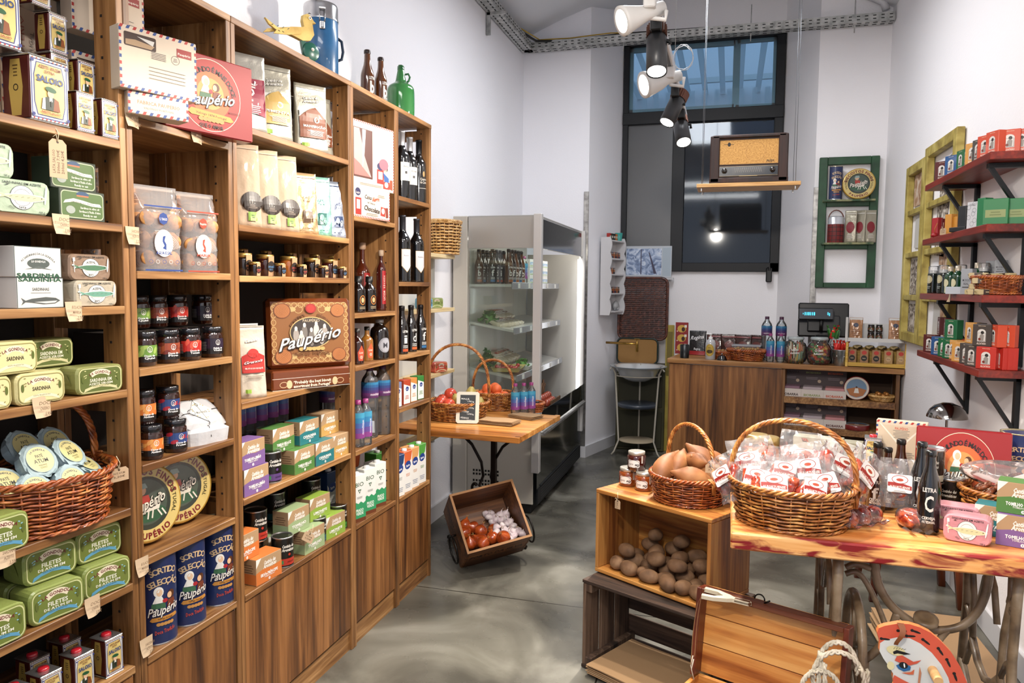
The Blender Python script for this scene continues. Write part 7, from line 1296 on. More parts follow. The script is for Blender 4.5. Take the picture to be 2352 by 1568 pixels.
sbx = {c: carton('spice_box', 'box', .03, .02, .055, c, lambda a: (a.R(0, .03, .024, .02, '#b56a2c'), a.R(0, .045, .024, .006, '#d9d0c0'))) for c in ('#2b3550', '#7a2c20', '#1d2226', '#a3562a')}; Ms = Matrix.Translation(sr.location) @ RZ(74) @ X0; cl = list(sbx)
for si, z in enumerate(zz_[1:4]):
 for j in range(7):
  if si == 1 and j > 3: continue
  v = Ms @ Vector((-.115+.036*j, -.005, z+.0062)); sbx[cl[(j*3+si) % 4]].at(v, 74, 'tiny spice box in the scalloped rack', 'tiny spice boxes in the scalloped rack')
for c_, j in (('#b5281f', 0), ('#2c3a2c', 1), ('#1d2226', 2), ('#c9762c', 3)): v = Ms @ Vector((-.10+.045*j, 0, zz_[4]+.0062)); carton('spice_box', 'box', .036, .03, .06, c_, lambda a: a.R(0, .03, .03, .02, '#d9d0c0')).at(v, 74, '%s small box on top of the scalloped rack' % {'#b5281f': 'red', '#2c3a2c': 'dark green', '#1d2226': 'black', '#c9762c': 'orange'}[c_])
t_ = thing('plastic_cup', 'x', 'cup'); MB().lathe([(.026, 0), (.036, .07), (.033, .07), (.024, .004), (0, .004)], mat('#3fa8a0', .3), 20, cap=(1, 0)).build('cup_body', t_); MB().lathe([(.034, .068), (.038, .07), (.034, .074)], mat('#52bdb4', .3), 20, cap=(0, 0)).build('rim', t_); v = Ms @ Vector((.11, 0, zz_[4]+.0062)); Kind(t_).at(v, 0, 'teal plastic cup on top of the scalloped rack')
t_ = thing('glass_bag', 'x', 'bag'); MB().ell((0, 0, .045), (.045, .03, .045), film('bag_film', '#dfe4e8', .3), 14, 10, .1).build('film', t_); MB().ell((0, 0, .04), (.03, .02, .03), mat('#b9b4ae', .5), 10, 8, .1).build('contents', t_); v = Ms @ Vector((.07, 0, zz_[0]+.0062)); Kind(t_).at(v, 74, 'small clear bag on the lowest board of the scalloped rack')
for j in range(2): v = Ms @ Vector((-.10+.04*j, 0, zz_[0]+.0062)); sbx['#a3562a'].at(v, 74, 'orange spice box on the lowest board of the scalloped rack', 'tiny spice boxes on the lowest board')
ps = thing('wall_poster', 'bluish winter landscape print propped on the window sill', 'poster', (0, 0, 0)); pa, pb = P(1437, 600, 'Y', 7.02), P(1543, 600, 'Y', 7.02); w_ = pb.x-pa.x; zt, zb = P(1490, 565, 'Y', 7.02).z, P(1490, 637, 'Y', 7.02).z; ps.location = ((pa.x+pb.x)/2, 7.02, zb); h_ = zt-zb
mb = MB(); mb.box((0, 0, h_/2), (w_, .012, h_), mat('#cfd6de', .4), b=.002); mb.build('backing', ps); mb = MB(); a = Art(); a.R(-w_*.1, h_/2, w_*.76, h_*.84, noisemat('winter_print', [(.3, '#41506e'), (.45, '#7e93b8'), (.55, '#b5c4dc'), (.7, '#dfe6f0')], 12, .4, .0, dist=2)); a.R(w_*.39, h_/2, w_*.18, h_*.9, '#bcccd9'); a.R(-w_*.16, h_*.5, w_*.02, h_*.8, '#4a4660'); a.PL([(w_*.0, h_*.8), (w_*.02, h_*.8), (w_*.18, h_*.12), (w_*.12, h_*.12)], '#4a4660'); a.to(mb, T(0, -.0062, 0)); mb.build('print', ps)
mb = MB(); mb.box(((pa.x+pb.x)/2, 7.03, zb-.01), (w_+.04, .06, .018), mat('#dcdcdf', .5)); tag(mb.build('sill_ledge'), 'thin white ledge carrying the winter print under the window', 'ledge')
def rrect(w, h, r, n=6):
 q = []
 for sx, sz, a0 in ((1, 1, 0), (-1, 1, 90), (-1, -1, 180), (1, -1, 270)):
  for k in range(n): a = radians(a0+90*k/(n-1)); q.append((sx*(w/2-r)+r*cos(a), sz*(h/2-r)+r*sin(a)))
 return q
wt = thing('wicker_tray', 'large dark brown rectangular wicker tray leaning upright in the alcove', 'tray', (-.76, 6.90, 1.025)); dw = wickmat('wicker_dark', '#2a1008', '#4a2012', '#6b3520', .5)
mb = MB()
for k in range(30): z = .02+k*.0178; mb.tube([(x/20*.42-.21, .004*cos(x*pi/2*2+k*pi), z) for x in range(21)], .0085, dw, 5)
for k in range(10): mb.box((-.19+k*.042, 0, .28), (.006, .01, .53), dw)
mb.build('woven_panel', wt); mb = MB(); mb.tube([(x, -.012, z+.28) for x, z in rrect(.44, .56, .06)], .013, dw, 8, True); mb.build('rim', wt)
cs_ = thing('folded_case', 'brown canvas case with dark green edging behind the wash stand', 'case', (-.80, 6.90, .80)); mb = MB(); mb.prism([(x, z+.115) for x, z in rrect(.36, .225, .05)], -.03, .03, mat('#a5793f', .8, bump=.3, bscale=15)); mb.build('canvas', cs_); mb = MB(); mb.tube([(x, -.03, z+.115) for x, z in rrect(.37, .235, .05)], .009, mat('#1f2d28', .4), 8, True); mb.build('edging', cs_)
dc = thing('old_cabinet', 'dark olive wooden cabinet behind the wash stand', 'cabinet', (-.76, 6.93, 0)); ol = noisemat('olive_paint', [(.3, '#2e2c18'), (.7, '#4a4626')], 5, .6, .1); mb = MB(); mb.box((0, 0, .40), (.44, .22, .79), ol, b=.006); mb.build('carcass', dc)
for z in (.2, .58): mb = MB(); mb.box((0, -.114, z), (.40, .012, .34), mat('#38361f', .6), b=.006); mb.build('door', dc)
yb = thing('yellow_board', 'tall narrow yellow board standing beside the wicker tray', 'board', (-.51, 6.90, 0)); MB().box((0, 0, .58), (.075, .03, 1.16), noisemat('ochre_paint', [(.3, '#8c7a2c'), (.7, '#b3a04a')], 6, .6, .1), b=.003).build('board', yb); MB().box((0, -.017, .9), (.05, .004, .4), mat('#7c6c28', .6)).build('inset', yb)
tp = thing('brass_tap', 'long brass wall tap above the enamel basin', 'tap', (-1.07, 6.75, .995)); br = mat('#a8823f', .25, .9); MB().tube([(0, 0, 0), (.17, -.05, 0), (.30, -.09, 0)], .011, br, 8).build('pipe', tp); MB().lathe([(.014, -.05), (.014, .015), (.018, .02), (.008, .03), (.006, .06), (0, .061)], br, 12, T(.29, -.087, -.02)).build('spout', tp); MB().box((.29, -.087, .045), (.05, .012, .008), br, b=.003).build('handle', tp)
wd_ = thing('wash_stand', 'white wire wash stand holding the enamel basin', 'stand', (-.76, 6.62, 0)); wi = mat('#cfc8b8', .4)
for a in (205, 335, 90): c_, s_ = cos(radians(a)), sin(radians(a)); MB().tube([(c_*.235, s_*.19, .012), (c_*.21, s_*.17, .04), (c_*.17, s_*.14, .14), (c_*.19, s_*.16, .45), (c_*.21, s_*.18, .74), (c_*.24, s_*.2, .80), (c_*.262, s_*.22, .77)], .008, wi, 6).build('leg', wd_)
MB().tube([(.20*cos(t/20*2*pi), .17*sin(t/20*2*pi), .72) for t in range(20)], .006, wi, 6, True).build('basin_ring', wd_); MB().lathe([(0, .135), (.155, .135), (.16, .14), (.155, .145), (0, .145)], mat('#b9a88c', .6), 28).build('lower_disc', wd_)
MB().lathe([(0, .44), (.165, .44), (.175, .445), (.175, .47), (.165, .475), (0, .46)], mat('#3c4450', .4, coat=.3), 28).build('middle_bowl', wd_)
bs = thing('enamel_basin', 'white enamel wash basin in the wire stand', 'basin', (-.76, 6.62, .735)); en = mat('#dfe3e6', .12, coat=.8); MB().lathe([(0, -.06), (.09, -.06), (.16, -.02), (.20, .055), (.245, .065), (.25, .07), (.245, .074), (.195, .064), (.155, -.01), (.085, -.05), (0, -.05)], en, 36, cap=(0, 0)).build('bowl', bs); MB().tube([(.247*cos(t/36*2*pi), .247*sin(t/36*2*pi), .07) for t in range(36)], .004, mat('#7e8890', .3), 5, True).build('rim', bs)
# ================================================================= hanging radio
ra = thing('hanging_shelf', 'pine plank hanging on thin steel cables in front of the window', 'shelf', (.085, 5.08, 2.135)); x0r, x1r = xat(1600, 4.95, 2.16), xat(1840, 4.95, 2.16); pw_ = wood('pine_plank', ['#8c5c26', '#b98544', '#d3a566', '#e2bd84'], 'X', 12, .45)
mb = MB(local(ra)); mb.box(((x0r+x1r)/2, 5.075, 2.15), (x1r-x0r, .25, .024), pw_, b=.002); mb.build('plank', ra)
for x, y in ((x0r+.03, 4.98), (x1r-.03, 4.98), (x1r-.03, 5.17), (x0r+.03, 5.17)): mb = MB(local(ra)); mb.tube([(x, y, 2.13), (x, y, 3.0), (x+.0, y+.02, 3.78)], .0016, mat('#7d8084', .3, .8), 5); mb.cyl((x, y, 2.118), .005, .02, SILV, 8); mb.build('cable', ra)
rd = thing('vintage_radio', 'dark wooden vintage valve radio with a glowing-gold cloth front on the hanging plank', 'radio', (.09, 5.08, 2.1625)); vw = wood('radio_wood', ['#140a07', '#25110a', '#381b10'], 'Z', 8, .6)
Rw, Rh, Rd = .475, .305, .19; mb = MB(); mb.prism([(-Rw/2, 0), (Rw/2, 0), (Rw/2-.006, Rh-.02), (Rw/2-.02, Rh), (-Rw/2+.02, Rh), (-Rw/2+.006, Rh-.02)], -Rd/2+.006, Rd/2, vw); mb.FR = None
for c_, d_ in (((0, -Rd/2, .018), (Rw, .02, .036)), ((0, -Rd/2, Rh-.013), (Rw-.03, .02, .022)), ((-Rw/2+.032, -Rd/2, Rh/2), (.058, .02, Rh-.01)), ((Rw/2-.032, -Rd/2, Rh/2), (.058, .02, Rh-.01))): mb.box(c_, d_, vw, b=.006)
mb.build('case', rd); mb = MB(); a = Art(); a.R(0, Rh*.64, Rw-.11, Rh*.50, noisemat('speaker_cloth', [(.3, '#a8763c'), (.7, '#d3a35c')], 120, .8, .2)); a.RG(.04, Rh*.64, .06, .06, .0015, '#a8743a', 30); a.E(-.12, Rh*.80, .010, .013, '#1c120c', 12); a.R(-.12, Rh*.80, .06, .003, '#1c120c'); a.TX('Philips', .13, Rh*.45, .016, '#2c1a10', .045, 8, shear=.3, b=.02); a.FR(0, Rh*.64, Rw-.11, Rh*.51, .003, '#6d4a24'); a.to(mb, T(0, -Rd/2+.004, 0)); mb.build('speaker_cloth', rd)
mb = MB(); a = Art(); a.R(0, Rh*.25, Rw-.11, Rh*.2, '#15110e'); a.R(0, Rh*.26, Rw*.42, Rh*.13, '#2c2620'); [a.R(-.08+.012*k, Rh*.27, .002, Rh*.09, '#8c8270', 10) for k in range(14)]; a.FR(0, Rh*.25, Rw-.11, Rh*.2, .003, '#8c7340'); a.R(0, Rh*.15, .11, .004, '#b99a5c'); a.to(mb, T(0, -Rd/2+.003, 0), coat=.6, rough=.15); dg_ = mb.build('dial_glass', rd)
for s in (-1, 1): MB().lathe([(0, .018), (.014, .018), (.016, .014), (.017, 0)], mat('#1a120e', .2, coat=.8), 18, T(s*.145, -Rd/2, Rh*.26) @ RX(90)).build('knob', dg_)
# ================================================================= green frame with goods
gf = thing('window_frame_shelf', 'dark green old window frame hung as a display shelf with goods', 'display frame', (.865, 6.37, 1.51)); gp = noisemat('green_paint', [(.3, '#14351f'), (.6, '#1e4a2c'), (.8, '#2a5a38')], 10, .45, .08); L = local(gf)
X0g, X1g, Z0g, Z1g = .648, 1.078, 1.51, 2.525
def fpc(x, y_): return P(x, y_, 'Y', 6.37)
zsA, zsB, zC = fpc(1950, 462).z, fpc(1950, 560).z, fpc(1950, 650).z
for c_, d_, nm in (((X0g+.03, 6.372, (Z0g+Z1g)/2), (.06, .04, Z1g-Z0g), 'stile'), ((X1g-.03, 6.372, (Z0g+Z1g)/2), (.06, .04, Z1g-Z0g), 'stile'), (((X0g+X1g)/2, 6.372, Z1g-.03), (X1g-X0g-.12, .04, .06), 'rail'), (((X0g+X1g)/2, 6.372, zsA-.018), (X1g-X0g-.12, .04, .045), 'rail'), (((X0g+X1g)/2, 6.372, zsB-.018), (X1g-X0g-.12, .04, .045), 'rail'), (((X0g+X1g)/2, 6.372, Z0g+.02), (X1g-X0g-.12, .04, .04), 'rail')): mb = MB(L); mb.box(c_, d_, gp, b=.004); mb.build(nm, gf)
for z in (zsA, zsB): mb = MB(L); mb.box(((X0g+X1g)/2, 6.33, z), (X1g-X0g-.06, .085, .014), noisemat('worn_green', [(.4, '#2f4a30'), (.6, '#8c8a62')], 16, .6, .1)); mb.build('ledge', gf)
bc.at((xat(1918, 6.33, zsA), 6.33, zsA+.0075), 4, 'blue biscuit cylinder on the upper ledge of the green frame', sc=(.92, .7, .98)); rt.at((xat(1971, 6.33, zsA), 6.335, zsA+.0075), -4, 'round yellow biscuit tin on the upper ledge of the green frame', rot=(-5, 0, -6), sc=1.08)
t_ = thing('plaid_flask', 'x', 'flask'); mb = MB(); mb.lathe([(.058, 0), (.06, .004), (.06, .15)], mat('#7a1c1c', .5), 24); a = Art(.0003); [a.R(-.06+.03*k, .075, .004, .15, '#2a1214') for k in range(5)]; [a.R(0, .02+.035*k, .15, .005, '#33191a') for k in range(4)]; a.to(mb, wrap=.0602); mb.build('body', t_); MB().lathe([(.06, .15), (.057, .155), (.057, .205), (.045, .215), (0, .216)], mat('#c9cbd0', .25, .6), 24).build('lid', t_); MB().tube([(.055*cos(pi*k/10), 0, .19+.075*sin(pi*k/10)) for k in range(11)], .005, mat('#6b3a30', .4), 6).build('handle', t_); Kind(t_).at((xat(1918, 6.33, zsB), 6.33, zsB+.0075), 0, 'red plaid vacuum flask on the lower ledge of the green frame', sc=(1, .68, .95))
pgk = pouch('herb_pouch', 'pouch', .115, .255, .055, '#9c9684', lambda a: (a.E(0, .12, .04, .045, '#8c1f2a', 18), a.G(0, .05, .08, .04, 3, '#d9d0c4'), a.R(0, .23, .1, .008, '#d9d4c8')), rough=.3, metal=.3, seed=71)
for px, rz, l in ((1952, -22, 'silver pouch with a dark red disc on the lower ledge, left'), (1974, -40, 'silver pouch turned sideways on the lower ledge, middle'), (1997, 12, 'silver pouch with a dark red disc on the lower ledge, right')): pgk.at((xat(px, 6.33, zsB), 6.325, zsB+.0075), rz, l, sc=(.75, .7, .97))
# ================================================================= lighting track
tk_ = thing('lighting_track', 'white ceiling-hung lighting rail running above the aisle', 'lighting track', (-.286, 2.6, 2.5)); mb = MB(); mb.box((0, 0, 0), (.034, 3.9, .034), mat('#d9dadc', .35), b=.003); mb.box((0, 0, -.0175), (.014, 3.9, .002), mat('#55585c', .4)); mb.build('rail', tk_)
for y in (3.75, 2.2): y_ = y-2.6; MB().tube([(0, y_, .017), (0, y_, 1.25)], .0014, mat('#9a9c9e', .3, .6), 5).build('suspension_cable', tk_)
MB().tube([(.05+.045*cos(t*.6), .95+.01*t*.2, .05+.055*sin(t*.6)) for t in range(24)], .0018, mat('#c3c5c7', .3, .5), 5).build('cable_loop', tk_)
spb = mat('#3c3d3f', .35, .3); spw = mat('#e4e2de', .35); lens = mat('#fff8ee', .4, emit=14)
def tracklamp(y, aim, col, label, Ln=.15, R_=.048, drop=.11, power=60, ang=75):
 t_ = thing('spotlight', label, 'spotlight', (-.286, y, 2.483)); blk_ = mat('#121314', .4) if col is spb else spw
 MB().box((0, 0, -.025), (.04, .10, .05), blk_, b=.004).build('adapter', t_); d = Vector(aim)-Vector((-.286, y, 2.483-drop)); d.normalize(); piv = Vector((0, 0, -drop)); Q = Matrix.Translation(piv) @ d.to_track_quat('-Z', 'Y').to_matrix().to_4x4()
 MB().tube([(0, 0, -.05), (.0, 0, -.07), (R_+.008, 0, -.08), (R_+.01, 0, -drop), ], .008, blk_, 6).build('arm', t_)
 mb = MB(Q)
 if col is spb:
  mb.lathe([(0, .05), (R_*.9, .05), (R_*.92, .03), (R_, .025), (R_, -Ln*.72), (R_*.95, -Ln*.72)], col, 28, cap=(1, 0))
  for k in range(20): a = 2*pi*k/20; mb.box((R_*.93*cos(a), R_*.93*sin(a), .055), (.005, .016, .045), mat('#5c3a2c', .4, .5), T(0, 0, 0))
 else: mb.lathe([(0, .05), (.024, .05), (.026, -.02), (R_*.8, -.05), (R_*1.15, -Ln*.65), (R_*1.18, -Ln*.72), (R_*.9, -Ln*.72)], col, 28, cap=(0, 0))
 lb_ = mb.build('lamp_body', t_); mb = MB(Q); mb.lathe([(0, -Ln*.70), (R_*.88, -Ln*.70)], lens, 24, cap=(0, 0)); mb.build('lens', lb_)
 c = Vector((-.286, y, 2.483))+Q.to_3x3() @ Vector((0, 0, -Ln*.8))+piv; spot(c, aim, power, ang)
tracklamp(2.63, (-1.75, 1.7, 1.75), spw, 'white spotlight at the top edge, aimed at the left shelves', .16, .042, .05, 45)
tracklamp(2.86, (-.16, 2.0, .3), spb, 'large black spotlight aimed down the aisle, nearest the camera', .165, .038, .09, 110, 70)
tracklamp(3.50, (-1.75, 2.6, 1.9), spw, 'white flared spotlight aimed at the left wall', .19, .05, .04, 60)
tracklamp(3.84, (-1.0, 3.1, .6), spb, 'black spotlight aimed down towards the side table', .15, .038, .08, 130, 60)
tracklamp(4.32, (.1, 3.3, .6), spb, 'small black spotlight at the far end of the rail', .14, .042, .10, 110, 70)
# ================================================================= right wall: yellow window frame
yw = noisemat('ochre_window', [(.3, '#7d6a2a'), (.5, '#a8964a'), (.7, '#c2b26a')], 9, .55, .15, dist=.5)
yf = thing('old_window_frame', 'weathered yellow double window frame hung on the right wall with photos behind it', 'display frame', (1.11, 4.9, 1.17)); L = local(yf)
def leaf(y0, y1, z0, z1, off, muns):
 def b(c, d, nm='stile'): mb = MB(L); mb.box(c, d, yw, b=.004); mb.build(nm, yf)
 X_ = 1.108-off
 for y in (y0+.03, y1-.03): b((X_, y, (z0+z1)/2), (.04, .06, z1-z0))
 for z in (z0+.03, z1-.03): b((X_, (y0+y1)/2, z), (.04, y1-y0-.12, .06), 'rail')
 for z in muns: b((X_, (y0+y1)/2, z), (.03, y1-y0-.12, .035), 'muntin')
leaf(4.99, 5.47, 1.17, 2.29, 0, (1.45, 1.72, 1.99)); leaf(4.33, 4.97, 1.17, 2.33, .004, (1.45, 1.72, 1.99))
ph = noisemat('old_photo', [(.3, '#2b2622'), (.45, '#6b5f55'), (.55, '#b5ab9f'), (.7, '#ddd6cc')], 16, .6, 0, dist=2.5); ph2 = noisemat('sepia_photo', [(.3, '#5a3a26'), (.5, '#b08a6a'), (.7, '#d9cdbd')], 9, .6, 0, dist=2)
for j, (y, z, w_, h_, m, t) in enumerate(((5.23, 2.13, .3, .2, ph2, 0), (5.2, 1.86, .22, .2, mat('#d9d6d0', .6), 3), (5.22, 1.58, .3, .22, ph, 0), (5.22, 1.31, .32, .2, ph, 0), (4.62, 2.10, .28, .24, ph, -6), (4.70, 1.84, .2, .3, ph, 5), (4.58, 1.6, .24, .2, ph2, -3), (4.66, 1.32, .22, .24, mat('#d5d1ca', .6), 4), (4.56, 1.34, .12, .16, ph2, 0))):
 tag(MB(T(1.124, y, z) @ RZ(-90) @ RY(t)).box((0, 0, 0), (w_, .004 if j != 8 else .006, h_), m).build('photo_print'), ('faded photo print behind the yellow frame, %s' % ('far leaf, top pane', 'far leaf, second pane', 'far leaf, third pane', 'far leaf, bottom pane', 'near leaf, top pane', 'near leaf, second pane', 'near leaf, third pane', 'near leaf, bottom pane', 'near leaf, small one over the bottom print')[j]), 'photo')
# ================================================================= red shelves
redp = wood('red_stain', ['#4c120a', '#6f1d10', '#8c2a18'], 'Y', 10, .4); iron = mat('#14171a', .4, .3)
RZs = [2.035, 1.758, 1.482, 1.187]
for z, nm in zip(RZs, ('topmost', 'second', 'third', 'lowest')):
 s_ = thing('wall_shelf', 'red-stained wall shelf on black brackets, %s of four on the right wall' % nm, 'shelf', (1.04, 3.82, z-.03)); L = local(s_)
 MB(L).box((1.04, 3.82, z-.015), (.18, 1.0, .03), redp, b=.002).build('board', s_)
 for y in (4.07, 3.42):
  mb = MB(L); mb.box((1.05, y, z-.041), (.155, .03, .018), iron); mb.box((1.12, y, z-.16), (.018, .03, .25), iron); d = math.degrees(math.atan2(.215, .14)); mb.box((1.053, y, z-.155), (.27, .022, .014), iron, T(1.053, y, z-.155) @ RY(57) @ T(-1.053, -y, -(z-.155))); mb.build('bracket', s_)
def onr(k, px, X, z, lab_, group=None, rz=-62, **kw):
 y = yat(px, X, z)
 if y < 3.375: y = 3.375; X = min(1.07, xat(px, y, z))
 return k.at((X, y, z+.0005), rz, lab_, group, **kw)
def soap(c, acc='#2a2624'):
 w, h = .072, .088
 def f(a): a.TX('ALCATRÃO', 0, h*.12, h*.08, '#efe2d2', w*.5, b=.03); a.TX('sabonete', 0, h*.93, h*.04, '#efd9b8', w*.4); a.R(0, h*.42, w*.46, h*.42, '#e6e2dc'); a.E(0, h*.63, w*.23, h*.15, '#e6e2dc', 20); a.FR(0, h*.42, w*.42, h*.38, .001, '#4a4440'); a.E(w*.04, h*.62, w*.09, h*.08, acc, 14); a.PL([(-w*.12, h*.25), (w*.12, h*.25), (w*.14, h*.5), (0, h*.58), (-w*.1, h*.48)], '#9a948c'); a.E(-w*.1, h*.32, w*.07, h*.06, '#7a2a1c', 12)
 return carton('soap_box', 'box', w, .036, h, c, f)
so = {n: soap(c) for n, c in (('maroon', '#5c1c1a'), ('blue', '#1d5490'), ('green', '#0f6a3c'), ('yellow', '#e0a045'), ('grey', '#4c443f'), ('orange', '#d9481f'), ('red', '#c92a1a'))}
z = RZs[0]
for px, n, X, rz, l in ((2167, 'maroon', .985, -50, 'at the far tip'), (2190, 'blue', .985, -60, 'second from the far tip'), (2203, 'blue', 1.02, -80, 'edge-on behind the first blue one'), (2214, 'green', .99, -80, 'turned edge-on, left of two'), (2226, 'green', .99, -100, 'turned edge-on, right of two'), (2239, 'yellow', .985, -60, 'between green and grey'), (2253, 'grey', .985, -75, 'between yellow and orange'), (2268, 'orange', .985, -62, 'left of three orange ones'), (2287, 'orange', .99, -70, 'middle of three orange ones'), (2318, 'orange', .992, -22, 'turned square to the room'), (2356, 'orange', .992, -22, 'cut by the right picture edge')): onr(so[n], px, X, z, '%s soap box on the topmost red shelf, %s' % (n, l), rz=rz)
z = RZs[1]
def plain(nm, w, d, h, c, f=None): return carton(nm, 'box', w, d, h, c, f or (lambda a: a.R(0, h*.5, w*.5, h*.2, c)))
onr(plain('red_box', .04, .03, .10, '#b01c22'), 2151, .985, z, 'tall bright red box at the far tip of the second red shelf'); onr(plain('red_box', .035, .04, .095, '#7c1016'), 2163, 1.01, z, 'tall dark red box behind the bright red one')
yk = plain('yellow_box', .04, .035, .10, '#d9962c'); onr(yk, 2183, 1.0, z, 'amber-yellow box on the second red shelf, left'); onr(yk, 2196, 1.02, z, 'amber-yellow box on the second red shelf, right', sc=(1, 1, .86)); onr(plain('black_box', .045, .04, .115, '#1c1f22'), 2216, 1.0, z, 'tall black box on the second red shelf'); onr(plain('black_box', .09, .04, .02, '#15181a'), 2206, .975, z, 'flat black box lying in front of the yellow ones')
def tulip(a): [a.RG(.018*sin(k*2.2), .02+.014*k, .010, .010, .0012, '#6b6f78', 12) for k in range(7)]; a.G(0, .1, .03, .01, 2, '#8c8f96')
onr(carton('patterned_box', 'box', .055, .035, .112, '#d5d7dc', tulip), 2239, .985, z, 'white box with grey line drawings on the second red shelf')
gsf = lambda a, w=.085, h=.10: (a.R(0, h*.42, w*.8, h*.3, '#8c9a5c'), a.G(0, h*.42, w*.6, h*.2, 2, '#6b7a3c'))
gk = carton('green_soap_box', 'box', .085, .045, .10, '#0f7a3f', gsf); onr(plain('green_box', .04, .04, .12, '#147a45'), 2260, 1.0, z, 'tall narrow green box on the second red shelf'); onr(gk, 2287, .985, z, 'wide green box with a paper band, left of two', rz=-25); onr(gk, 2333, .985, z, 'wide green box with a paper band, right of two', rz=-20); onr(plain('green_box', .06, .04, .115, '#0f5f36'), 2278, 1.06, z, 'tall green box behind the wide green ones')
onr(plain('green_box', .06, .05, .09, '#0c3f28'), 2307, 1.04, z, 'dark green box between the two wide green ones')
rbow = thing('ribbon_knot', 'x', 'ribbon'); MB().ell((0, 0, .012), (.02, .014, .012), mat('#a3161c', .5), 12, 8, .1).build('knot', rbow); MB().tube([(0, 0, .02), (.01, -.01, .04), (.015, 0, .07)], .0012, mat('#c9962c', .6), 5).build('cord', rbow); onr(Kind(rbow), 2146, .965, z, 'red ribbon knot with gold cord at the far tip of the second red shelf'); p = P(2166, 530, 'X', .955); st2.at((.955, p.y, z+.001), -72, 'kraft price tag in front of the red and yellow boxes', sc=.9)
z = RZs[2]
shm = bottle('lotion_bottle', 'bottle', [(0, 0), (.024, 0), (.026, .004), (.026, .095), (.024, .10)], mat('#0f1a16', .15, coat=.8), mat('#cfd2d4', .3), [(.022, .10), (.022, .112), (.016, .116), (0, .117)], lambda a: (a.E(0, .07, .018, .02, '#c9c09a', 18), a.RG(0, .07, .014, .016, .001, '#5a5434', 18), a.G(0, .03, .025, .015, 2, '#9aa39c')), .0262)
MB().lathe([(.0235, .10), (.0235, .133), (.021, .137), (0, .138)], film('clear_cap', '#ffffff', .10), 20).build('clear_cap', shm.r)
gbt = bottle('green_glass_bottle', 'bottle', [(0, 0), (.023, 0), (.025, .004), (.025, .08), (.02, .093), (.010, .10), (.010, .106)], mat('#0e3f24', .05, coat=1), mat('#b5aa98', .4, .3), [(.012, .104), (.012, .125), (0, .126)], lambda a: (a.E(0, .05, .014, .018, '#d9d3ae', 16), a.R(0, .02, .008, .03, '#d9d3ae')), .0252)
for px, X, l in ((2142, .985, 'first from the far end'), (2165, .99, 'second from the far end')): onr(shm, px, X, z, 'dark lotion bottle with a clear cap, %s' % l)
onr(gbt, 2181, .975, z, 'small green glass bottle with a cream label, in front'); onr(gbt, 2198, .98, z, 'small green glass bottle right of the labelled one'); onr(gbt, 2243, 1.04, z, 'small green glass bottle behind the silver box', sc=1.1); onr(shm, 2205, 1.05, z, 'dark lotion bottle in the back row, left'); onr(shm, 2257, 1.06, z, 'dark lotion bottle in the back row, right')
sbk = carton('silver_box', 'box', .045, .04, .108, '#aab0b8', lambda a: (a.TX('MUSGO', 0, .06, .010, '#3a3d44', .03), a.TX('REAL', 0, .045, .010, '#3a3d44', .02), a.R(0, .03, .03, .004, '#3a3d44')), rough=.3); onr(sbk, 2223, .975, z, 'silver carton on the third red shelf', rz=-40); onr(sbk, 2212, 1.0, z, 'silver carton behind the front one', rz=-60, sc=(.8, .8, .8))
onr(plain('flat_box', .09, .05, .032, '#c2cad6'), 2201, .962, z, 'flat pale blue box lying at the shelf edge', rz=-30)
sok = wrapped('paper_soap', 'soap', .07, .035, .022, '#c9b583', lambda a: (a.R(0, .011, .028, .02, '#3a241c'), a.G(0, .011, .02, .008, 1, '#c9b583')), seed=77)
for j, (px, X, dz, rz) in enumerate(((2245, .965, 0, -20), (2262, .962, 0, 10), (2250, .975, .0225, -25), (2256, .972, .045, -20), (2238, .975, .0, -60), (2248, .978, .0675, -22))): onr(sok, px, X, z+dz, 'floral paper-wrapped soap in the pile left of the wicker basket', 'paper-wrapped soaps in the pile', rz=rz)
rbk = basket(.11, .075, .07, 0, W_RED, 1.1, 9, 22); yb_ = 3.45; rbk.at((1.035, yb_, z+.0005), 90, 'chestnut wicker basket of wrapped soaps at the near end of the third red shelf')
for j in range(6): sok.at((1.0+.045*(j % 2), yb_-.07+.065*(j//2), z+.062+.003*(j % 2)), -70+j*8, 'floral paper-wrapped soap heaped in the wicker basket', 'wrapped soaps in the wicker basket')
rs = thing('box_riser', 'small dark riser lifting the silver cartons behind the basket', 'riser', (1.10, yat(2290, 1.10, z), z)); MB().box((0, 0, .04), (.05, .16, .078), mat('#2a1c14', .7)).build('riser_block', rs)
for px, l in ((2277, 'left'), (2298, 'right')): onr(sbk, px, 1.10, z+.079, 'silver-white carton raised behind the wicker basket, %s' % l, rz=-30, sc=(.9, .9, .62))
p = P(2223, 640, 'X', .955); st2.at((.957, yat(2232, .957, z), z+.001), -70, 'kraft string tag standing before the soap pile', sc=.95); pcs[0].at((.949, yat(2182, .949, z-.02), z-.035), -90, 'narrow price card on the edge of the third red shelf', sc=(.3, 1, 1))
z = RZs[3]
for px, n, X, rz, l in ((2139, 'maroon', .985, -58, 'at the far tip'), (2158, 'blue', .98, -58, 'beside the maroon one'), (2173, 'green', .985, -66, 'left of two green ones'), (2184, 'green', .98, -66, 'right of two green ones'), (2194, 'yellow', .99, -75, 'left of two yellow ones'), (2207, 'yellow', .98, -62, 'right of two yellow ones'), (2225, 'grey', .985, -66, 'left of two grey ones'), (2238, 'grey', .98, -64, 'right of two grey ones'), (2267, 'red', .985, -38, 'turned to show its front'), (2300, 'red', .985, -75, 'first of the edge-on row'), (2317, 'red', .985, -80, 'second of the edge-on row'), (2331, 'red', .985, -82, 'third of the edge-on row'), (2346, 'red', .985, -84, 'last before the picture edge')):
 onr(so[n], px, X, z, '%s soap box on the lowest red shelf, bottom row, %s' % (n, l), rz=rz)
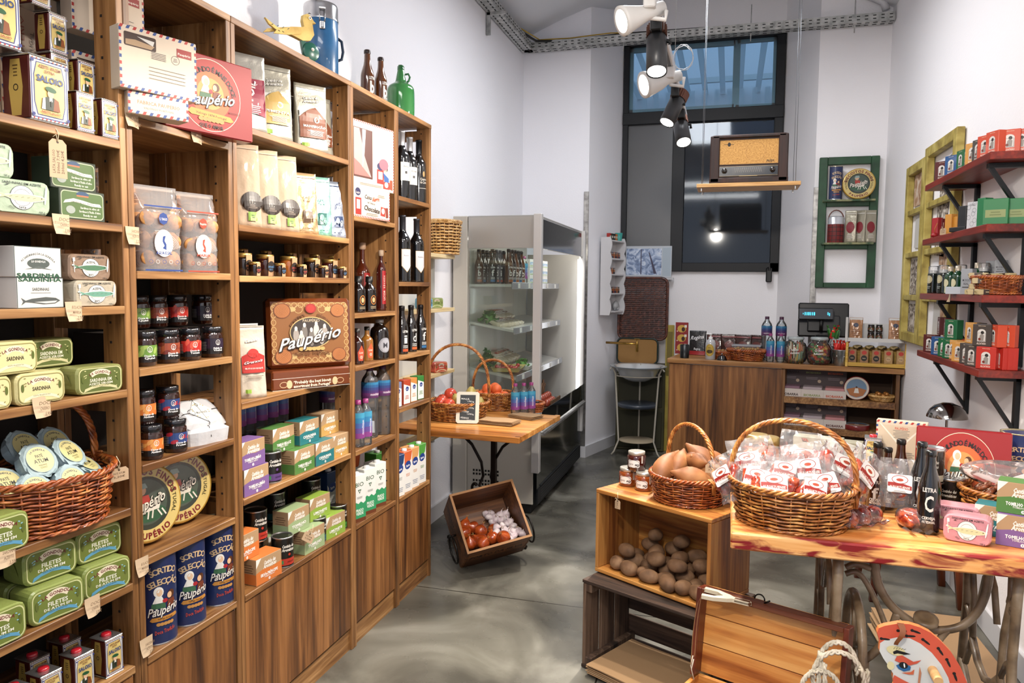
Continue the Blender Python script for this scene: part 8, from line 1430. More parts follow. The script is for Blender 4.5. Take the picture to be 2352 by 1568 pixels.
for px, n, X, rz, dz, l in ((2164, 'maroon', 1.03, -95, .0885, 'thin side, left'), (2178, 'maroon', 1.02, -100, .0885, 'thin side, right'), (2190, 'green', .995, -62, .0885, 'front showing'), (2235, 'yellow', .995, -80, .0885, 'by the grey pair'), (2259, 'grey', .99, -45, .0885, 'front showing'), (2246, 'grey', 1.01, -85, .0885, 'edge-on'), (2311, 'orange', .99, -40, .0885, 'front showing'), (2290, 'orange', 1.0, -80, .0885, 'edge-on')): onr(so[n], px, X, z+dz, '%s soap box in the upper row on the lowest red shelf, %s' % (n, l), rz=rz)
for y in (3.5, 3.62, 3.74, 3.86, 3.98): so['red'].at((1.035, y, z+.0005), -85, 'red soap box in the hidden back row carrying the upper row', 'back row soap boxes on the lowest red shelf')
# ================================================================= big table
tw_ = wood('farm_table', ['#9a5420', '#c27a38', '#dc9c58', '#ecb878'], 'X', 7, .4, coat=.15, dist=2)
def stain(base):
 m = base; nt = m.node_tree; b = nt.nodes['Principled BSDF']; src = b.inputs['Base Color'].links[0].from_socket
 t = nt.nodes.new('ShaderNodeTexCoord'); mp = nt.nodes.new('ShaderNodeMapping'); mp.inputs['Scale'].default_value = (4.5, 7, 22); mp.inputs['Location'].default_value = (3.1, .4, 1.2); n = nt.nodes.new('ShaderNodeTexNoise'); n.inputs['Scale'].default_value = 1.6; n.inputs['Detail'].default_value = 7; n.inputs['Distortion'].default_value = .6
 nt.links.new(t.outputs['Object'], mp.inputs[0]); nt.links.new(mp.outputs[0], n.inputs['Vector']); r = ramp(nt, [(.47, '#000000'), (.58, '#ffffff')]); nt.links.new(n.outputs['Fac'], r.inputs[0])
 sp = nt.nodes.new('ShaderNodeSeparateXYZ'); nt.links.new(t.outputs['Object'], sp.inputs[0]); lt = nt.nodes.new('ShaderNodeMapRange'); lt.inputs['From Min'].default_value = -.32; lt.inputs['From Max'].default_value = -.27; lt.inputs['To Min'].default_value = 1; lt.inputs['To Max'].default_value = .25; nt.links.new(sp.outputs['Y'], lt.inputs[0])
 ml = nt.nodes.new('ShaderNodeMath'); ml.operation = 'MULTIPLY'; nt.links.new(r.outputs[0], ml.inputs[0]); nt.links.new(lt.outputs[0], ml.inputs[1])
 mc = nt.nodes.new('ShaderNodeMixRGB'); mc.inputs[2].default_value = lin('#7c0f12'); nt.links.new(ml.outputs[0], mc.inputs[0]); nt.links.new(src, mc.inputs[1]); nt.links.new(mc.outputs[0], b.inputs['Base Color'])
stain(tw_)
TX0, TX1, TY0, TY1, TT = .024, 1.10, 2.252, 2.90, .78
bt = thing('display_table', 'worn pine table top with red paint stains on a cast-iron sewing machine stand', 'table', ((TX0+TX1)/2, (TY0+TY1)/2, 0)); L = local(bt)
MB(L).box(((TX0+TX1)/2, (TY0+TY1)/2, TT-.026), (TX1-TX0, TY1-TY0, .052), tw_, b=.005).build('table_top', bt)
ci = noisemat('cast_iron_tan', [(.3, '#4d3e2e'), (.5, '#7a674f'), (.7, '#9c8b72')], 12, .45, .08, coat=.3)
def sideframe(X, flip=1):
 pt = lambda pts, r: MB(L).tube([(X, y, z) for y, z in pts], r, ci, 8)
 mb = MB(L)
 for ys in ((2.34, 2.40), (2.80, 2.74)):
  s = 1 if ys[1] > ys[0] else -1
  mb.tube([(X, ys[0], .725), (X, ys[0]+s*.01, .60), (X, ys[0]+s*.02, .45), (X, ys[0]+s*.0, .25), (X, ys[0]-s*.05, .08), (X, ys[0]-s*.09, .02)], .014, ci, 8)
  mb.tube([(X, ys[0]+s*.055, .725), (X, ys[0]+s*.05, .62), (X, ys[0]+s*.09, .5), (X, ys[0]+s*.10, .36), (X, ys[0]+s*.04, .25)], .011, ci, 8)
  mb.tube([(X, ys[0]+s*.02, .45), (X, ys[0]+s*.06, .42), (X, ys[0]+s*.1, .36)], .009, ci, 6)
  mb.tube([(X, ys[0]+s*(.045+.028*cos(t*.6)*(1-t/26)), .60+.028*sin(t*.6)*(1-t/26)) for t in range(20)], .007, ci, 6)
  mb.tube([(X, ys[0]+s*(.05+.035*cos(t*.6)*(1-t/26)), .17+.035*sin(t*.6)*(1-t/26)) for t in range(20)], .008, ci, 6)
 mb.box((X, 2.57, .72), (.03, .50, .014), ci, b=.003)
 mb.tube([(X, 2.44, .36), (X, 2.5, .31), (X, 2.57, .29), (X, 2.64, .31), (X, 2.70, .36)], .012, ci, 8); mb.tube([(X, 2.34, .25), (X, 2.45, .16), (X, 2.57, .13), (X, 2.69, .16), (X, 2.80, .25)], .012, ci, 8)
 mb.tube([(X, 2.49, .5), (X, 2.53, .60), (X, 2.57, .63), (X, 2.61, .60), (X, 2.65, .5)], .010, ci, 8)
 mb.build('cast_iron_leg', bt)
sideframe(.335); sideframe(.80)
mb = MB(L); Yb = 2.45
def sw(pts, a, b, n=6):      # flat cast strap: tube flattened
 P_ = []
 for i in range(len(pts)-1):
  p0 = pts[max(i-1, 0)]; p1 = pts[i]; p2 = pts[i+1]; p3 = pts[min(i+2, len(pts)-1)]
  for k in range(n): t = k/n; P_.append(tuple(.5*((2*p1[q])+(-p0[q]+p2[q])*t+(2*p0[q]-5*p1[q]+4*p2[q]-p3[q])*t*t+(-p0[q]+3*p1[q]-3*p2[q]+p3[q])*t**3) for q in (0, 1)))
 P_.append(pts[-1]); mb.tube([(x, Yb, z) for x, z in P_], a, ci, 8, flat=b)
sw([(.445, .725), (.45, .66), (.47, .585), (.52, .52), (.60, .478), (.68, .49), (.73, .54), (.755, .62), (.76, .725)], .015, .8)
sw([(.37, .64), (.40, .655), (.44, .645)], .012, .8); sw([(.37, .62), (.40, .63), (.43, .60), (.47, .52), (.50, .44)], .011, .8); sw([(.52, .515), (.50, .45), (.46, .38), (.40, .33), (.345, .31)], .013, .8); sw([(.66, .485), (.63, .42), (.66, .33), (.72, .29), (.79, .29)], .013, .8); sw([(.50, .44), (.56, .40), (.63, .40)], .010, .8)
mb.lathe([(.03, 0), (.034, .004), (.034, .018), (.02, .02), (.012, .012), (0, .012)], ci, 20, T(.595, Yb-.012, .50) @ RX(20)); mb.build('cross_brace', bt)
mb = MB(L); mb.tube([(.415, 2.53+.165*cos(t*pi/20), .36+.165*sin(t*pi/20)) for t in range(40)], .014, ci, 8, True)
for k in range(5): a = k*2*pi/5; mb.tube([(.415, 2.53, .36), (.415, 2.53+.08*cos(a+.2), .36+.08*sin(a+.2)), (.415, 2.53+.16*cos(a), .36+.16*sin(a))], .008, ci, 6)
mb.tube([(.34, 2.53, .36), (.45, 2.53, .36)], .012, ci, 8); mb.build('flywheel', bt)
mb = MB(L); mb.tube([(.45, 2.50, .35), (.455, 2.48, .2), (.50, 2.46, .09)], .007, ci, 6); mb.build('pitman_rod', bt)
mb = MB(L)
for k in range(9): mb.box((.57, 2.40+.035*k, .085+.004*k), (.28, .014, .01), ci)
for x in (.43, .71): mb.box((x, 2.54, .10), (.014, .32, .016), ci)
mb.tube([(.34, 2.54, .10), (.80, 2.54, .10)], .007, ci, 6); mb.build('treadle', bt)
# ---- stock on the table
TZ2 = TT+.0005
bigb = basket(.155, .135, .125, .315, W_GOLD, 1.17, 11, 26, axis='x'); BC = (.20, 2.415); bigb.at((BC[0], BC[1], TT), -12, 'large wicker basket at the table corner, piled with vacuum-packed sausages')
meat = noisemat('cured_meat', [(.3, '#4a120c'), (.45, '#8c2a18'), (.6, '#b5502c'), (.75, '#d08a62')], 22, .2, .15, coat=1, dist=1.5)
def sausagepack(seed, w=.12, h=.17, lab_=True, n=2, mm=meat, sR=1.15, fma=.10):
 r = thing('sausage_pack', 'x', 'package'); q2 = random.Random(seed)
 for k in range(n):
  mb = MB(); x0 = (k-(n-1)/2)*.042; pts = [(x0+.012*sin(t*.5+k+seed), -.004+.003*sin(t+k), h*.18+h*.055*t) for t in range(10)]; mb.tube(pts, [.007*sR]+[(.0165+.0018*sin(t*1.9+seed))*sR for t in range(8)]+[.006*sR], mm, 10); mb.build('sausage', r)
 ph_ = [q2.uniform(0, 6) for _ in range(4)]
 def fn(u, v, s): x = (u-.5)*w*(1+.06*sin(9*v+ph_[0])); z = v*h; e = max(0, sin(pi*u))*max(0, sin(pi*min(1, max(0, (v-.04)/.84)))); return (x, s*(.026*e**.6+.0012)+.0045*sin(17*u+ph_[1]+6*v)*sin(13*v+ph_[2])*(1.2-e)+.012*sin(4*u+ph_[3])*max(0, v-.82)*4, z)
 mb = MB(); fm = film('vacuum_film%d' % int(fma*100), '#ffffff', fma, .10, 1.36); mb.sheet(lambda u, v: fn(u, v, -1), 14, 16, fm, False); mb.sheet(lambda u, v: fn(1-u, v, 1), 14, 16, fm, False); mb.build('clear_film', r)
 if lab_:
  mb = MB(); a = Art(.0005); a.RR(0, h*.5, w*.60, h*.36, .006, '#eceae8'); a.PL([(-w*.29, h*.44), (w*.29, h*.38), (w*.29, h*.46), (0, h*.52), (-w*.29, h*.52)], '#a3261c'); a.E(0, h*.58, w*.2, h*.085, '#f4efe6', 22); a.RG(0, h*.58, w*.2, h*.085, .0018, '#a3261c', 22); a.E(0, h*.575, w*.09, h*.03, '#b5482c', 12); a.TX('SALSICHARIA', 0, h*.49, h*.022, '#a3261c', w*.3); a.TX('ALPORTUENSE', 0, h*.43, h*.045, '#f4efe6', w*.5, -2, b=.02); a.G(0, h*.34, w*.4, h*.05, 3, '#8c8682'); a.to(mb, T(0, -.030, 0)); mb.build('label', r)
 return Kind(r)
sp1, sp2, sp3 = sausagepack(1), sausagepack(2, .13, .16, True, 3), sausagepack(3, .11, .15, True, 2)
q_ = random.Random(21)
for j, (dx, dy, dz, rx, ry, rz) in enumerate(((-.12, -.05, .05, -28, 8, -15), (-.05, -.085, .05, -30, -4, -5), (.05, -.085, .05, -32, 10, 5), (.12, -.04, .05, -26, -14, 20), (-.11, .03, .09, -20, -14, -10), (-.03, -.03, .085, -22, 6, 0), (.06, -.02, .085, -24, -8, 10), (.12, .04, .10, -16, 26, 14), (-.07, .08, .09, -10, -18, -6), (.02, .07, .10, -12, 6, 4), (.09, .085, .09, -8, 22, 10), (-.16, .0, .06, -16, -38, -30), (.165, .02, .09, -14, 44, 30), (-.02, .02, .13, -34, 80, 0), (.07, .03, .145, -40, 66, 12), (0, -.06, .02, -50, 0, 0))):
 (sp1, sp2, sp3)[j % 3].at((BC[0]+dx, BC[1]+dy, TT+dz), 0, 'vacuum-packed sausages with a red and white label in the big basket', 'sausage packs in the big basket', rot=(rx, ry, rz))
dmeat = noisemat('smoked_meat', [(.3, '#240a06'), (.45, '#6b1a0e'), (.6, '#a3451c'), (.75, '#c9823c')], 14, .12, .2, coat=1, dist=2)
dp = sausagepack(5, .15, .17, False, 3, dmeat, 1.5, .03)
def chor(px, py, rz, lab_, k=dp, **kw): p = P(px, py, 'Z', TT); return k.at((p.x, p.y, TT+.024), 0, lab_, rot=(-86, 0, rz), **kw)
chor(1958, 1212, 76, 'dark smoked sausage pack lying nearest the big basket'); chor(2010, 1222, 40, 'smoked sausage pack lying in the middle of the table edge'); 
ham = thing('ham_pack', 'x', 'package'); mb = MB(); mb.ell((0, 0, .030), (.040, .056, .030), dmeat, 18, 12, .06, 3); mb.build('meat', ham); mb = MB(); mb.ell((0, 0, .030), (.044, .062, .0305), film('vacuum_film', '#ffffff', .03, .10, 1.3), 18, 12, .10, 5); mb.sheet(lambda u, v: (-.045+.09*u, -.085+.04*v, .012+.006*sin(u*17)), 10, 4, film('vacuum_film', '#ffffff', .03), False); mb.build('clear_film', ham)
p = P(2092, 1212, 'Z', TT); Kind(ham).at((p.x, p.y, TZ2), 10, 'rolled smoked meat in clear film at the front of the black bottle')
lp = sausagepack(8, .115, .155, True, 1, dmeat, 1.3); p = P(2062, 1192, 'Z', TT); lp.at((p.x, p.y, TT+.035), 0, 'clear pack with a white and red label leaning against the bottles', rot=(-12, 0, -8))
def ont(k, px, py, lab_, rz=0, group=None, Y=None, **kw):
 p = P(px, py, 'Z', TT) if Y is None else Vector((xat(px, Y, TT+.05), Y, 0)); return k.at((p.x, p.y, TZ2+kw.pop('dz', 0)), rz, lab_, group, **kw)
bbk = bottle('beer_bottle', 'bottle', [(0, 0), (.0285, 0), (.030, .004), (.030, .125), (.027, .145), (.014, .185), (.0125, .225)], mat('#0e0d0e', .05, coat=1), mat('#121212', .2, coat=.6), [(.0133, .218), (.0148, .222), (.0148, .232), (.012, .236), (0, .2365)], lambda a: (a.TX('LETRA', .0, .128, .012, '#dcdad4', .036, b=.03), a.TX('C', 0, .09, .045, '#dcdad4', .022, b=.02), a.TX('CERVEJA', 0, .048, .008, '#dcdad4', .034, b=.03), a.TX('ARTESANAL', 0, .037, .007, '#dcdad4', .034, b=.03)), .0306)
ont(bbk, 2130, 1222, 'black beer bottle with white lettering at the table front', -12, sc=1.05); ont(bbk, 2112, 1190, 'black beer bottle directly behind the front one', -12, Y=2.56, sc=1.05)
brk = bottle('beer_bottle', 'bottle', [(0, 0), (.0285, 0), (.030, .004), (.030, .115), (.027, .135), (.014, .175), (.0125, .215)], mat('#3a190a', .04, coat=1), mat('#15110f', .3), [(.0133, .208), (.0145, .212), (.0145, .222), (.012, .226), (0, .2265)], lambda a: (a.TX('LETRA', 0, .10, .011, '#e6e6e2', .034, b=.03), a.TX('f', 0, .065, .035, '#e6e6e2', .02, b=.03), a.TX('CERVEJA', 0, .042, .009, '#e6e6e2', .036, b=.04), a.TX('ARTESANAL', 0, .032, .008, '#e6e6e2', .036, b=.04), a.R(0, .019, .036, .013, '#3a5f8c')), .0306)
ont(brk, 2010, 1172, 'brown beer bottle with a blue band beside the big basket', -14); ont(brk, 2065, 1150, 'brown beer bottle in the middle of the table', -14, Y=2.70); ont(brk, 2036, 1150, 'brown beer bottle half hidden between the tins', -14, Y=2.66, sc=.9)
ont(cap_t, 1978, 1160, 'small olive oil tin standing by the brown beer bottle', -14); rs = thing('tin_riser', 'small wooden block under the rear olive oil tin', 'riser', (xat(2001, 2.80, .8), 2.80, TT)); MB().box((0, 0, .054), (.10, .07, .108), mat('#5c4026', .7)).build('riser_block', rs); ont(cap_t, 2001, 0, 'olive oil tin with a red cap raised behind the bottles', -10, Y=2.80, dz=.108, sc=1.05)
ek = carton('envelope_biscuit_box', 'box', .158, .04, .19, KR, lambda a: (envart(.158, .19, 2)(a), a.R(0, .105, .14, .14, '#cdb99f'), a.PL([(-.07, .18), (-.015, .115), (.015, .115), (.07, .18), (.065, .18), (.012, .121), (-.012, .121), (-.065, .18)], '#e6dccb'), a.TX('PAUPÉRIO', 0, .165, .009, '#c9482c', .04), a.G(0, .145, .06, .03, 6, '#8c8478'), a.G(.02, .07, .05, .03, 5, '#8c8478'), a.R(-.045, .09, .025, .006, '#33302c')))
ont(ek, 2066, 0, 'kraft envelope biscuit box standing upright behind the bottles, flap side out', -16, Y=2.84, dz=.075); rs = thing('box_riser', 'low envelope-striped box under the upright envelope box', 'riser', (xat(2070, 2.84, .8), 2.84, TT), -16); mb = MB(); mb.box((0, 0, .0375), (.15, .05, .074), mat(KR, .6)); a = Art(); envart(.15, .074, 0)(a); a.to(mb, T(0, -.025, 0)); mb.build('striped_box', rs)
rbk2 = rb; p_ = (xat(2205, 2.74, .85), 2.735, TZ2); rb.at(p_, -14, 'large glossy red biscuit gift box with two painted children, on the table', rot=(-6, 0, -13), sc=(.95, 1, 1.22))
bc.at((xat(2338, 2.84, .85), 2.84, TZ2), -18, 'blue biscuit cylinder at the right edge of the table', sc=(1.15, 1.15, .95))
cank = thing('lidded_can', 'x', 'can'); mb = MB(); mb.lathe([(.04, .003), (.04, .105)], noisemat('can_dark', [(.4, '#16130f'), (.6, '#231e17')], 9, .25, .02, coat=.5), 28); mb.build('can_body', cank); mb = MB(); mb.lathe([(.039, 0), (.0415, .002), (.04, .005)], SILV, 28); mb.lathe([(.04, .104), (.0425, .107), (.0415, .113), (.038, .111), (.036, .107), (0, .108)], SILV, 28, cap=(0, 0)); mb.build('metal_rims', cank); mb = MB(); a = Art(.0003); a.TX('Cantinho das', 0, .072, .010, '#d9d3c4', .045, b=.02, shear=.2); a.TX('Aromáticas', 0, .058, .010, '#d9d3c4', .045, b=.02, shear=.2); a.R(0, .02, .09, .02, '#b9b49c'); a.R(-.05, .055, .02, .09, '#b99a5c'); a.to(mb, wrap=.0404); mb.build('label_band', cank); cank = Kind(cank)
ont(cank, 2180, 1172, 'dark can with a steel lid behind the pink tins', -20); ont(cank, 2133, 0, 'dark can at the back carrying a bigger one', -10, Y=2.67, sc=.85); ont(cank, 2133, 0, 'large dark can with a steel lid raised behind the black bottle', -10, Y=2.67, dz=.0965, sc=1.02)
pk1 = wrapped('sardine_tin', 'tin', .118, .062, .078, '#c98a94', fishlabel(.118, .078, '#d6cfa0', 0, 'lata', ''), seed=15); ont(pk1, 2222, 1242, 'pink wrapped sardine tin at the front of the table', -20); ont(pk1, 2200, 1195, 'pink wrapped sardine tin just behind the front one', -18, Y=2.485)
bkr = basket(.12, .10, .10, 0, W_GOLD, 1.22, 9, 22); p = P(2315, 1200, 'Z', TT); bkr.at((p.x+.015, 2.62, TT), 0, 'wicker basket at the right edge of the table holding chocolate-drizzled biscuits'); cz = (p.x+.015, 2.62)
ckm = noisemat('dark_biscuit', [(.3, '#2c120a'), (.55, '#6b3418'), (.75, '#a8663c')], 40, .4, .2); cck = thing('drizzled_biscuit', 'x', 'biscuit'); mb = MB(); mb.lathe([(0, 0), (.024, 0), (.028, .005), (.024, .012), (.009, .013), (.006, .009), (0, .009)], ckm, 18); bq_ = mb.build('biscuit', cck); mb = MB(); [mb.tube([(.010*cos(a), .010*sin(a), .0135), (.026*cos(a+.5), .026*sin(a+.5), .0095)], .0011, mat('#d9c7b0', .4), 4) for a in [k*.52 for k in range(12)]]; mb.build('icing_lines', bq_); cck = Kind(cck)
for j in range(16): a = j*2.4; rr = .085*math.sqrt(((j*7) % 16)/16); cck.at((cz[0]+rr*cos(a), cz[1]+rr*sin(a)*.8, TT+.085+.012*(j % 4)), 0, 'dark ring biscuit with icing lines in the right-hand basket', 'dark biscuits in the right-hand basket', rot=(q_.uniform(10, 60), q_.uniform(-25, 25), q_.uniform(0, 360)))
fb_ = thing('biscuit_bag', 'crinkled clear bag of dark biscuits on top of the right-hand basket', 'bag', (cz[0], cz[1], TT+.11)); mb = MB(); mb.ell((0, 0, .04), (.12, .09, .045), film('crinkle_film', '#fff4f0', .10, .10, 1.5), 22, 12, .16, 8); mb.build('clear_film', fb_); mb = MB(); mb.box((.02, -.085, .045), (.08, .002, .03), mat('#e9e4e0', .5), RY(-24)); mb.build('label', fb_)
for kx, px, py, Y, dz, rz, l in (('t', 2300, 0, 2.47, 0, -24, 'teal herb tea box on the table behind the purple one'), ('p', 2352, 0, 2.385, 0, -20, 'purple herb tea box at the right picture edge'), ('g', 2350, 0, 2.40, .0905, -22, 'green herb tea box stacked on the purple one')): ont(tk[kx], px, py, l, rz, Y=Y, dz=dz, sc=1.02)
prj = jar('preserve_jar', 'jar', .034, .15, mat('#a8905c', .3, .7), mat('#b3642c', .08, coat=1), lambda a: (a.R(0, .06, .09, .05, '#e2d9c8'), a.G(0, .06, .05, .03, 3, '#7c6a50')))
ont(prj, 1735, 0, 'tall gold-lidded jar behind the big basket, left', 0, Y=2.80, sc=1.3); ont(prj, 1762, 0, 'tall gold-lidded jar behind the big basket, right', 0, Y=2.83, sc=1.22)
gyb = carton('grey_box', 'box', .16, .06, .19, '#8f8c78', lambda a: (a.R(0, .095, .155, .185, '#9b9882'), a.TX('Aydamédique', 0, .165, .010, '#e9e6da', .06, shear=.2), a.G(0, .09, .1, .06, 5, '#b5b29c'))); ont(gyb, 1877, 0, 'grey-green carton standing behind the big basket', -14, Y=2.83, sc=1.02); ont(gyb, 1945, 0, 'second grey carton behind the basket, closer to the olive oil tin', -14, Y=2.85, sc=(.6, 1, .95))
# ---- stool and lamp behind the table
sm_ = wood('stool_wood', ['#4a1d0c', '#6b2e14', '#8c4420'], 'Z', 10, .35, coat=.3)
stl = thing('wooden_stool', 'reddish wooden stool with splayed legs behind the table', 'stool', (.88, 4.0, 0)); L = local(stl); MB().box((0, 0, .70), (.36, .34, .03), sm_, b=.006).build('seat', stl)
for (x, y) in ((-.16, -.15), (.19, -.13), (.18, .15), (-.18, .14)): mb = MB(); mb.tube([(x*.78, y*.78, .69), (x*1.1, y*1.05, .0)], [.03, .022], sm_, 4); mb.build('leg', stl)
lm = thing('desk_lamp', 'small chrome mushroom lamp seen above the red gift box', 'lamp', (xat(2175, 3.95, .9), 3.95, .7155)); chm = mat('#8f8a86', .12, 1.0); MB().lathe([(.05, 0), (.052, .006), (.02, .014), (.007, .02)], chm, 24).build('base', lm); MB().cyl((0, 0, .01), .006, .19, chm, 12).build('stem', lm); MB().lathe([(.088, .180), (.086, .19), (.075, .215), (.055, .236), (.03, .246), (.022, .25), (0, .251)], chm, 32, cap=(0, 0)).build('lamp_shade', lm); MB().ell((0, 0, .188), (.03, .03, .018), mat('#efe2c8', .4), 14, 8).build('bulb', lm)
# ---- paper bags under the table
bagstack(9, .36, .62, (.84, 3.24, .006), 3, .010, 9, 'broad stack on the floor beyond the sewing stand')
# ================================================================= crates
cw_ = wood('plywood_crate', ['#5c2f12', '#8c5222', '#b07636', '#c9924f'], 'X', 8, .5, coat=.1); old = wood('old_crate', ['#1c120b', '#33231a', '#4e3a2c', '#6b5544'], 'X', 9, .75, bump=.5)
CRZ = -31; ux = Vector((cos(radians(CRZ)), sin(radians(CRZ)), 0)); uy = Vector((-sin(radians(CRZ)), cos(radians(CRZ)), 0)); c0 = Vector((-.487, 2.887, 0))
uc = thing('potato_crate', 'plywood crate on its side holding potatoes, stacked on the dark slatted crate', 'crate', tuple(c0+Vector((0, 0, .366))), CRZ); CWd, CDp, CHt = .525, .27, .335
for nm, c_, d_ in (('top_board', (CWd/2, CDp/2, CHt-.008), (CWd, CDp, .016)), ('bottom_board', (CWd/2, CDp/2, .008), (CWd, CDp, .016)), ('end_board', (.008, CDp/2, CHt/2), (.015, CDp, CHt-.033)), ('end_board', (CWd-.008, CDp/2, CHt/2), (.015, CDp, CHt-.033)), ('back_board', (CWd/2, CDp-.006, CHt/2), (CWd-.034, .010, CHt-.034))): MB().box(c_, d_, cw_ if 'end' not in nm else wood('plywood_end', ['#4a2410', '#74411b', '#96602c', '#ad7a40'], 'Z', 8, .5), b=.002).build(nm, uc)
potm = noisemat('potato_skin', [(.3, '#4a3320'), (.5, '#73543a'), (.7, '#957555')], 14, .75, .25); q_ = random.Random(33); pots = [veg('potato', 'potato', 1, potm, wob=.04, seed=s, sc3=(.040, .030, .027)) for s in range(4)]
n = 0
for x, y, z, s in ((.075, .05, 0, 1), (.145, .03, 0, 1.05), (.20, .055, 0, .85), (.245, .03, 0, 1), (.30, .06, 0, .95), (.335, .02, 0, 1.1), (.395, .03, 0, 1.05), (.46, .035, 0, 1.05), (.30, .0, 0, 0), (.42, .08, 0, 1), (.115, .11, 0, 1.1), (.18, .12, 0, 1), (.26, .12, 0, 1.1), (.34, .13, 0, 1), (.42, .15, 0, 1), (.48, .11, 0, .9), (.07, .17, 0, 1), (.14, .19, 0, 1), (.22, .19, 0, 1), (.30, .20, 0, 1), (.37, .21, 0, 1), (.45, .21, 0, 1), (.10, .08, .05, 1), (.24, .085, .048, 1.1), (.33, .09, .05, 1), (.19, .15, .05, 1.05), (.29, .16, .05, 1), (.39, .15, .05, 1.05), (.12, .2, .05, 1), (.22, .22, .055, 1), (.33, .22, .055, 1), (.43, .21, .055, 1), (.15, .19, .10, 1), (.27, .2, .10, 1)):
 if s == 0: continue
 w = c0+ux*x+uy*y; pots[n % 4].at((w.x, w.y, .366+.0165+z), 0, 'brown potato in the plywood crate', 'potatoes in the plywood crate', rot=(q_.uniform(-8, 8), q_.uniform(-10, 10), q_.uniform(0, 360)), sc=s*.98); n += 1
tgk = stringtag('c', .026, .034, ('BATATA', '1,2€')); p = c0+ux*.115-uy*.006; tgk.at((p.x, p.y, .366+CHt-.055), CRZ, 'small kraft tag hanging from the front edge of the plywood crate')
LRZ = -26; lx = Vector((cos(radians(LRZ)), sin(radians(LRZ)), 0)); ly = Vector((-sin(radians(LRZ)), cos(radians(LRZ)), 0)); l0 = Vector((-.525, 2.80, 0)); lc = thing('slatted_crate', 'dark weathered slatted crate on the floor under the potato crate', 'crate', tuple(l0), LRZ); LW, LD, LH = .56, .34, .36
oldz = wood('old_crate_v', ['#1c120b', '#33231a', '#4e3a2c', '#6b5544'], 'Z', 9, .75, bump=.5)
for y in (.06, .175, .285): MB().box((LW/2, y, LH-.008), (LW, .105, .014), old, b=.002).build('top_slat', lc); MB().box((LW/2, y, .010), (LW, .105, .014), old, b=.002).build('bottom_slat', lc)
for z in (.075, .18, .29): MB().box((LW/2, LD-.006, z), (LW, .010, .082), old, b=.002).build('back_slat', lc)
for x in (.010, LW-.010):
 for y in (.055, .165, .275): MB().box((x, y, LH/2), (.014, .092, LH-.034), oldz, b=.002).build('end_slat', lc)
 for z in (.032, LH-.032): MB().box((x+(.02 if x < .1 else -.02), LD/2, z), (.028, LD-.02, .034), oldz, b=.003).build('batten', lc)
p = l0+lx*.27+ly*.10; bagstack(6, .40, .30, (p.x, p.y, .021), -29, .006, 12, 'stack sliding out of the dark slatted crate')
hj = jar('preserve_jar', 'jar', .037, .074, mat('#c2bfb6', .25, .7), mat('#8c3f0c', .05, coat=1), lambda a: (a.RR(-.004, .028, .05, .030, .008, '#efe9e4'), a.TX('farm', -.015, .027, .009, '#6b5c52', .02), a.TX('go', .010, .025, .014, '#2c2420', .018, b=.03), a.RG(-.004, .028, .025, .016, .0012, '#2c2420', 24), a.R(.032, .045, .008, .03, '#c9bfb5'), a.R(.032, .045, .005, .026, '#a8886c')), lz=.5, neck=.86)
hj2 = jar('preserve_jar', 'jar', .037, .074, mat('#c2bfb6', .25, .7), mat('#3f0c06', .05, coat=1), lambda a: (a.RR(-.004, .028, .05, .030, .008, '#efe9e4'), a.TX('farm', -.015, .027, .009, '#6b5c52', .02), a.TX('go', .010, .025, .014, '#2c2420', .018, b=.03), a.RG(-.004, .028, .025, .016, .0012, '#2c2420', 24), a.R(.032, .045, .008, .03, '#c9bfb5')), neck=.86)
ZC = .366+CHt+.0003; pa = P(1441, 1116, 'Z', ZC); pb = P(1478, 1127, 'Z', ZC); d_ = (pb-pa); 
if d_.length < .078: pa = pb-d_.normalized()*.078
hj.at((pa.x, pa.y+.02, ZC), -6, 'amber preserve jar on the crate, left of two'); hj.at((pb.x, pb.y+.02, ZC), -6, 'amber preserve jar on the crate, right of two'); hj2.at(((pa.x+pb.x)/2, (pa.y+pb.y)/2+.02, ZC+.0742), -6, 'dark red preserve jar stacked on the two amber ones')
spb_ = basket(.125, .125, .10, .285, W_RED, 1.16, 10, 24, axis='x', hm=W_GOLD); SC_ = (-.125, 2.845); spb_.at((SC_[0], SC_[1], ZC), -52, 'round wicker basket of sweet potatoes on the plywood crate')
spm = noisemat('sweet_potato_skin', [(.3, '#5f3418'), (.5, '#8a572f'), (.7, '#a8794c')], 9, .6, .2)
def swp(seed, bend): 
 t_ = thing('sweet_potato', 'x', 'sweet potato'); MB().tube([(-.085+.017*k, bend*sin(k/10*pi), .0) for k in range(11)], [.004, .012, .024, .034, .038, .038, .035, .030, .022, .012, .005], spm, 14).build('skin', t_); return Kind(t_)
sw1, sw2 = swp(1, .02), swp(2, -.008)
for j, (k, dx, dy, dz, ry, rz, s) in enumerate(((sw1, -.075, -.02, .135, -38, 65, 1.1), (sw2, .02, -.085, .125, 14, 12, 1.05), (sw2, -.045, .02, .155, -30, 75, .9), (sw1, .045, .03, .155, 42, -25, 1.15), (sw2, .085, -.02, .125, 40, -40, 1.0), (sw1, .10, .05, .125, 40, 60, .9), (sw2, -.0, .05, .15, 30, 95, 1.0), (sw1, -.05, -.04, .07, 0, 80, 1), (sw2, .04, 0, .07, 0, 20, 1), (sw1, 0, .06, .07, 0, -20, 1), (sw2, -.09, .04, .13, -20, 100, .95), (sw1, .09, .06, .16, 20, 10, .9), (sw2, .02, -.01, .17, 8, 130, .85))): k.at((SC_[0]+dx, SC_[1]+dy, ZC+dz-.02), 0, 'sweet potato in the round basket', 'sweet potatoes in the round basket', rot=(0, ry, rz), sc=s)
st2.at((SC_[0]+.085, SC_[1]-.115, ZC+.135), -8, 'kraft price tag tied to the handle of the sweet potato basket')
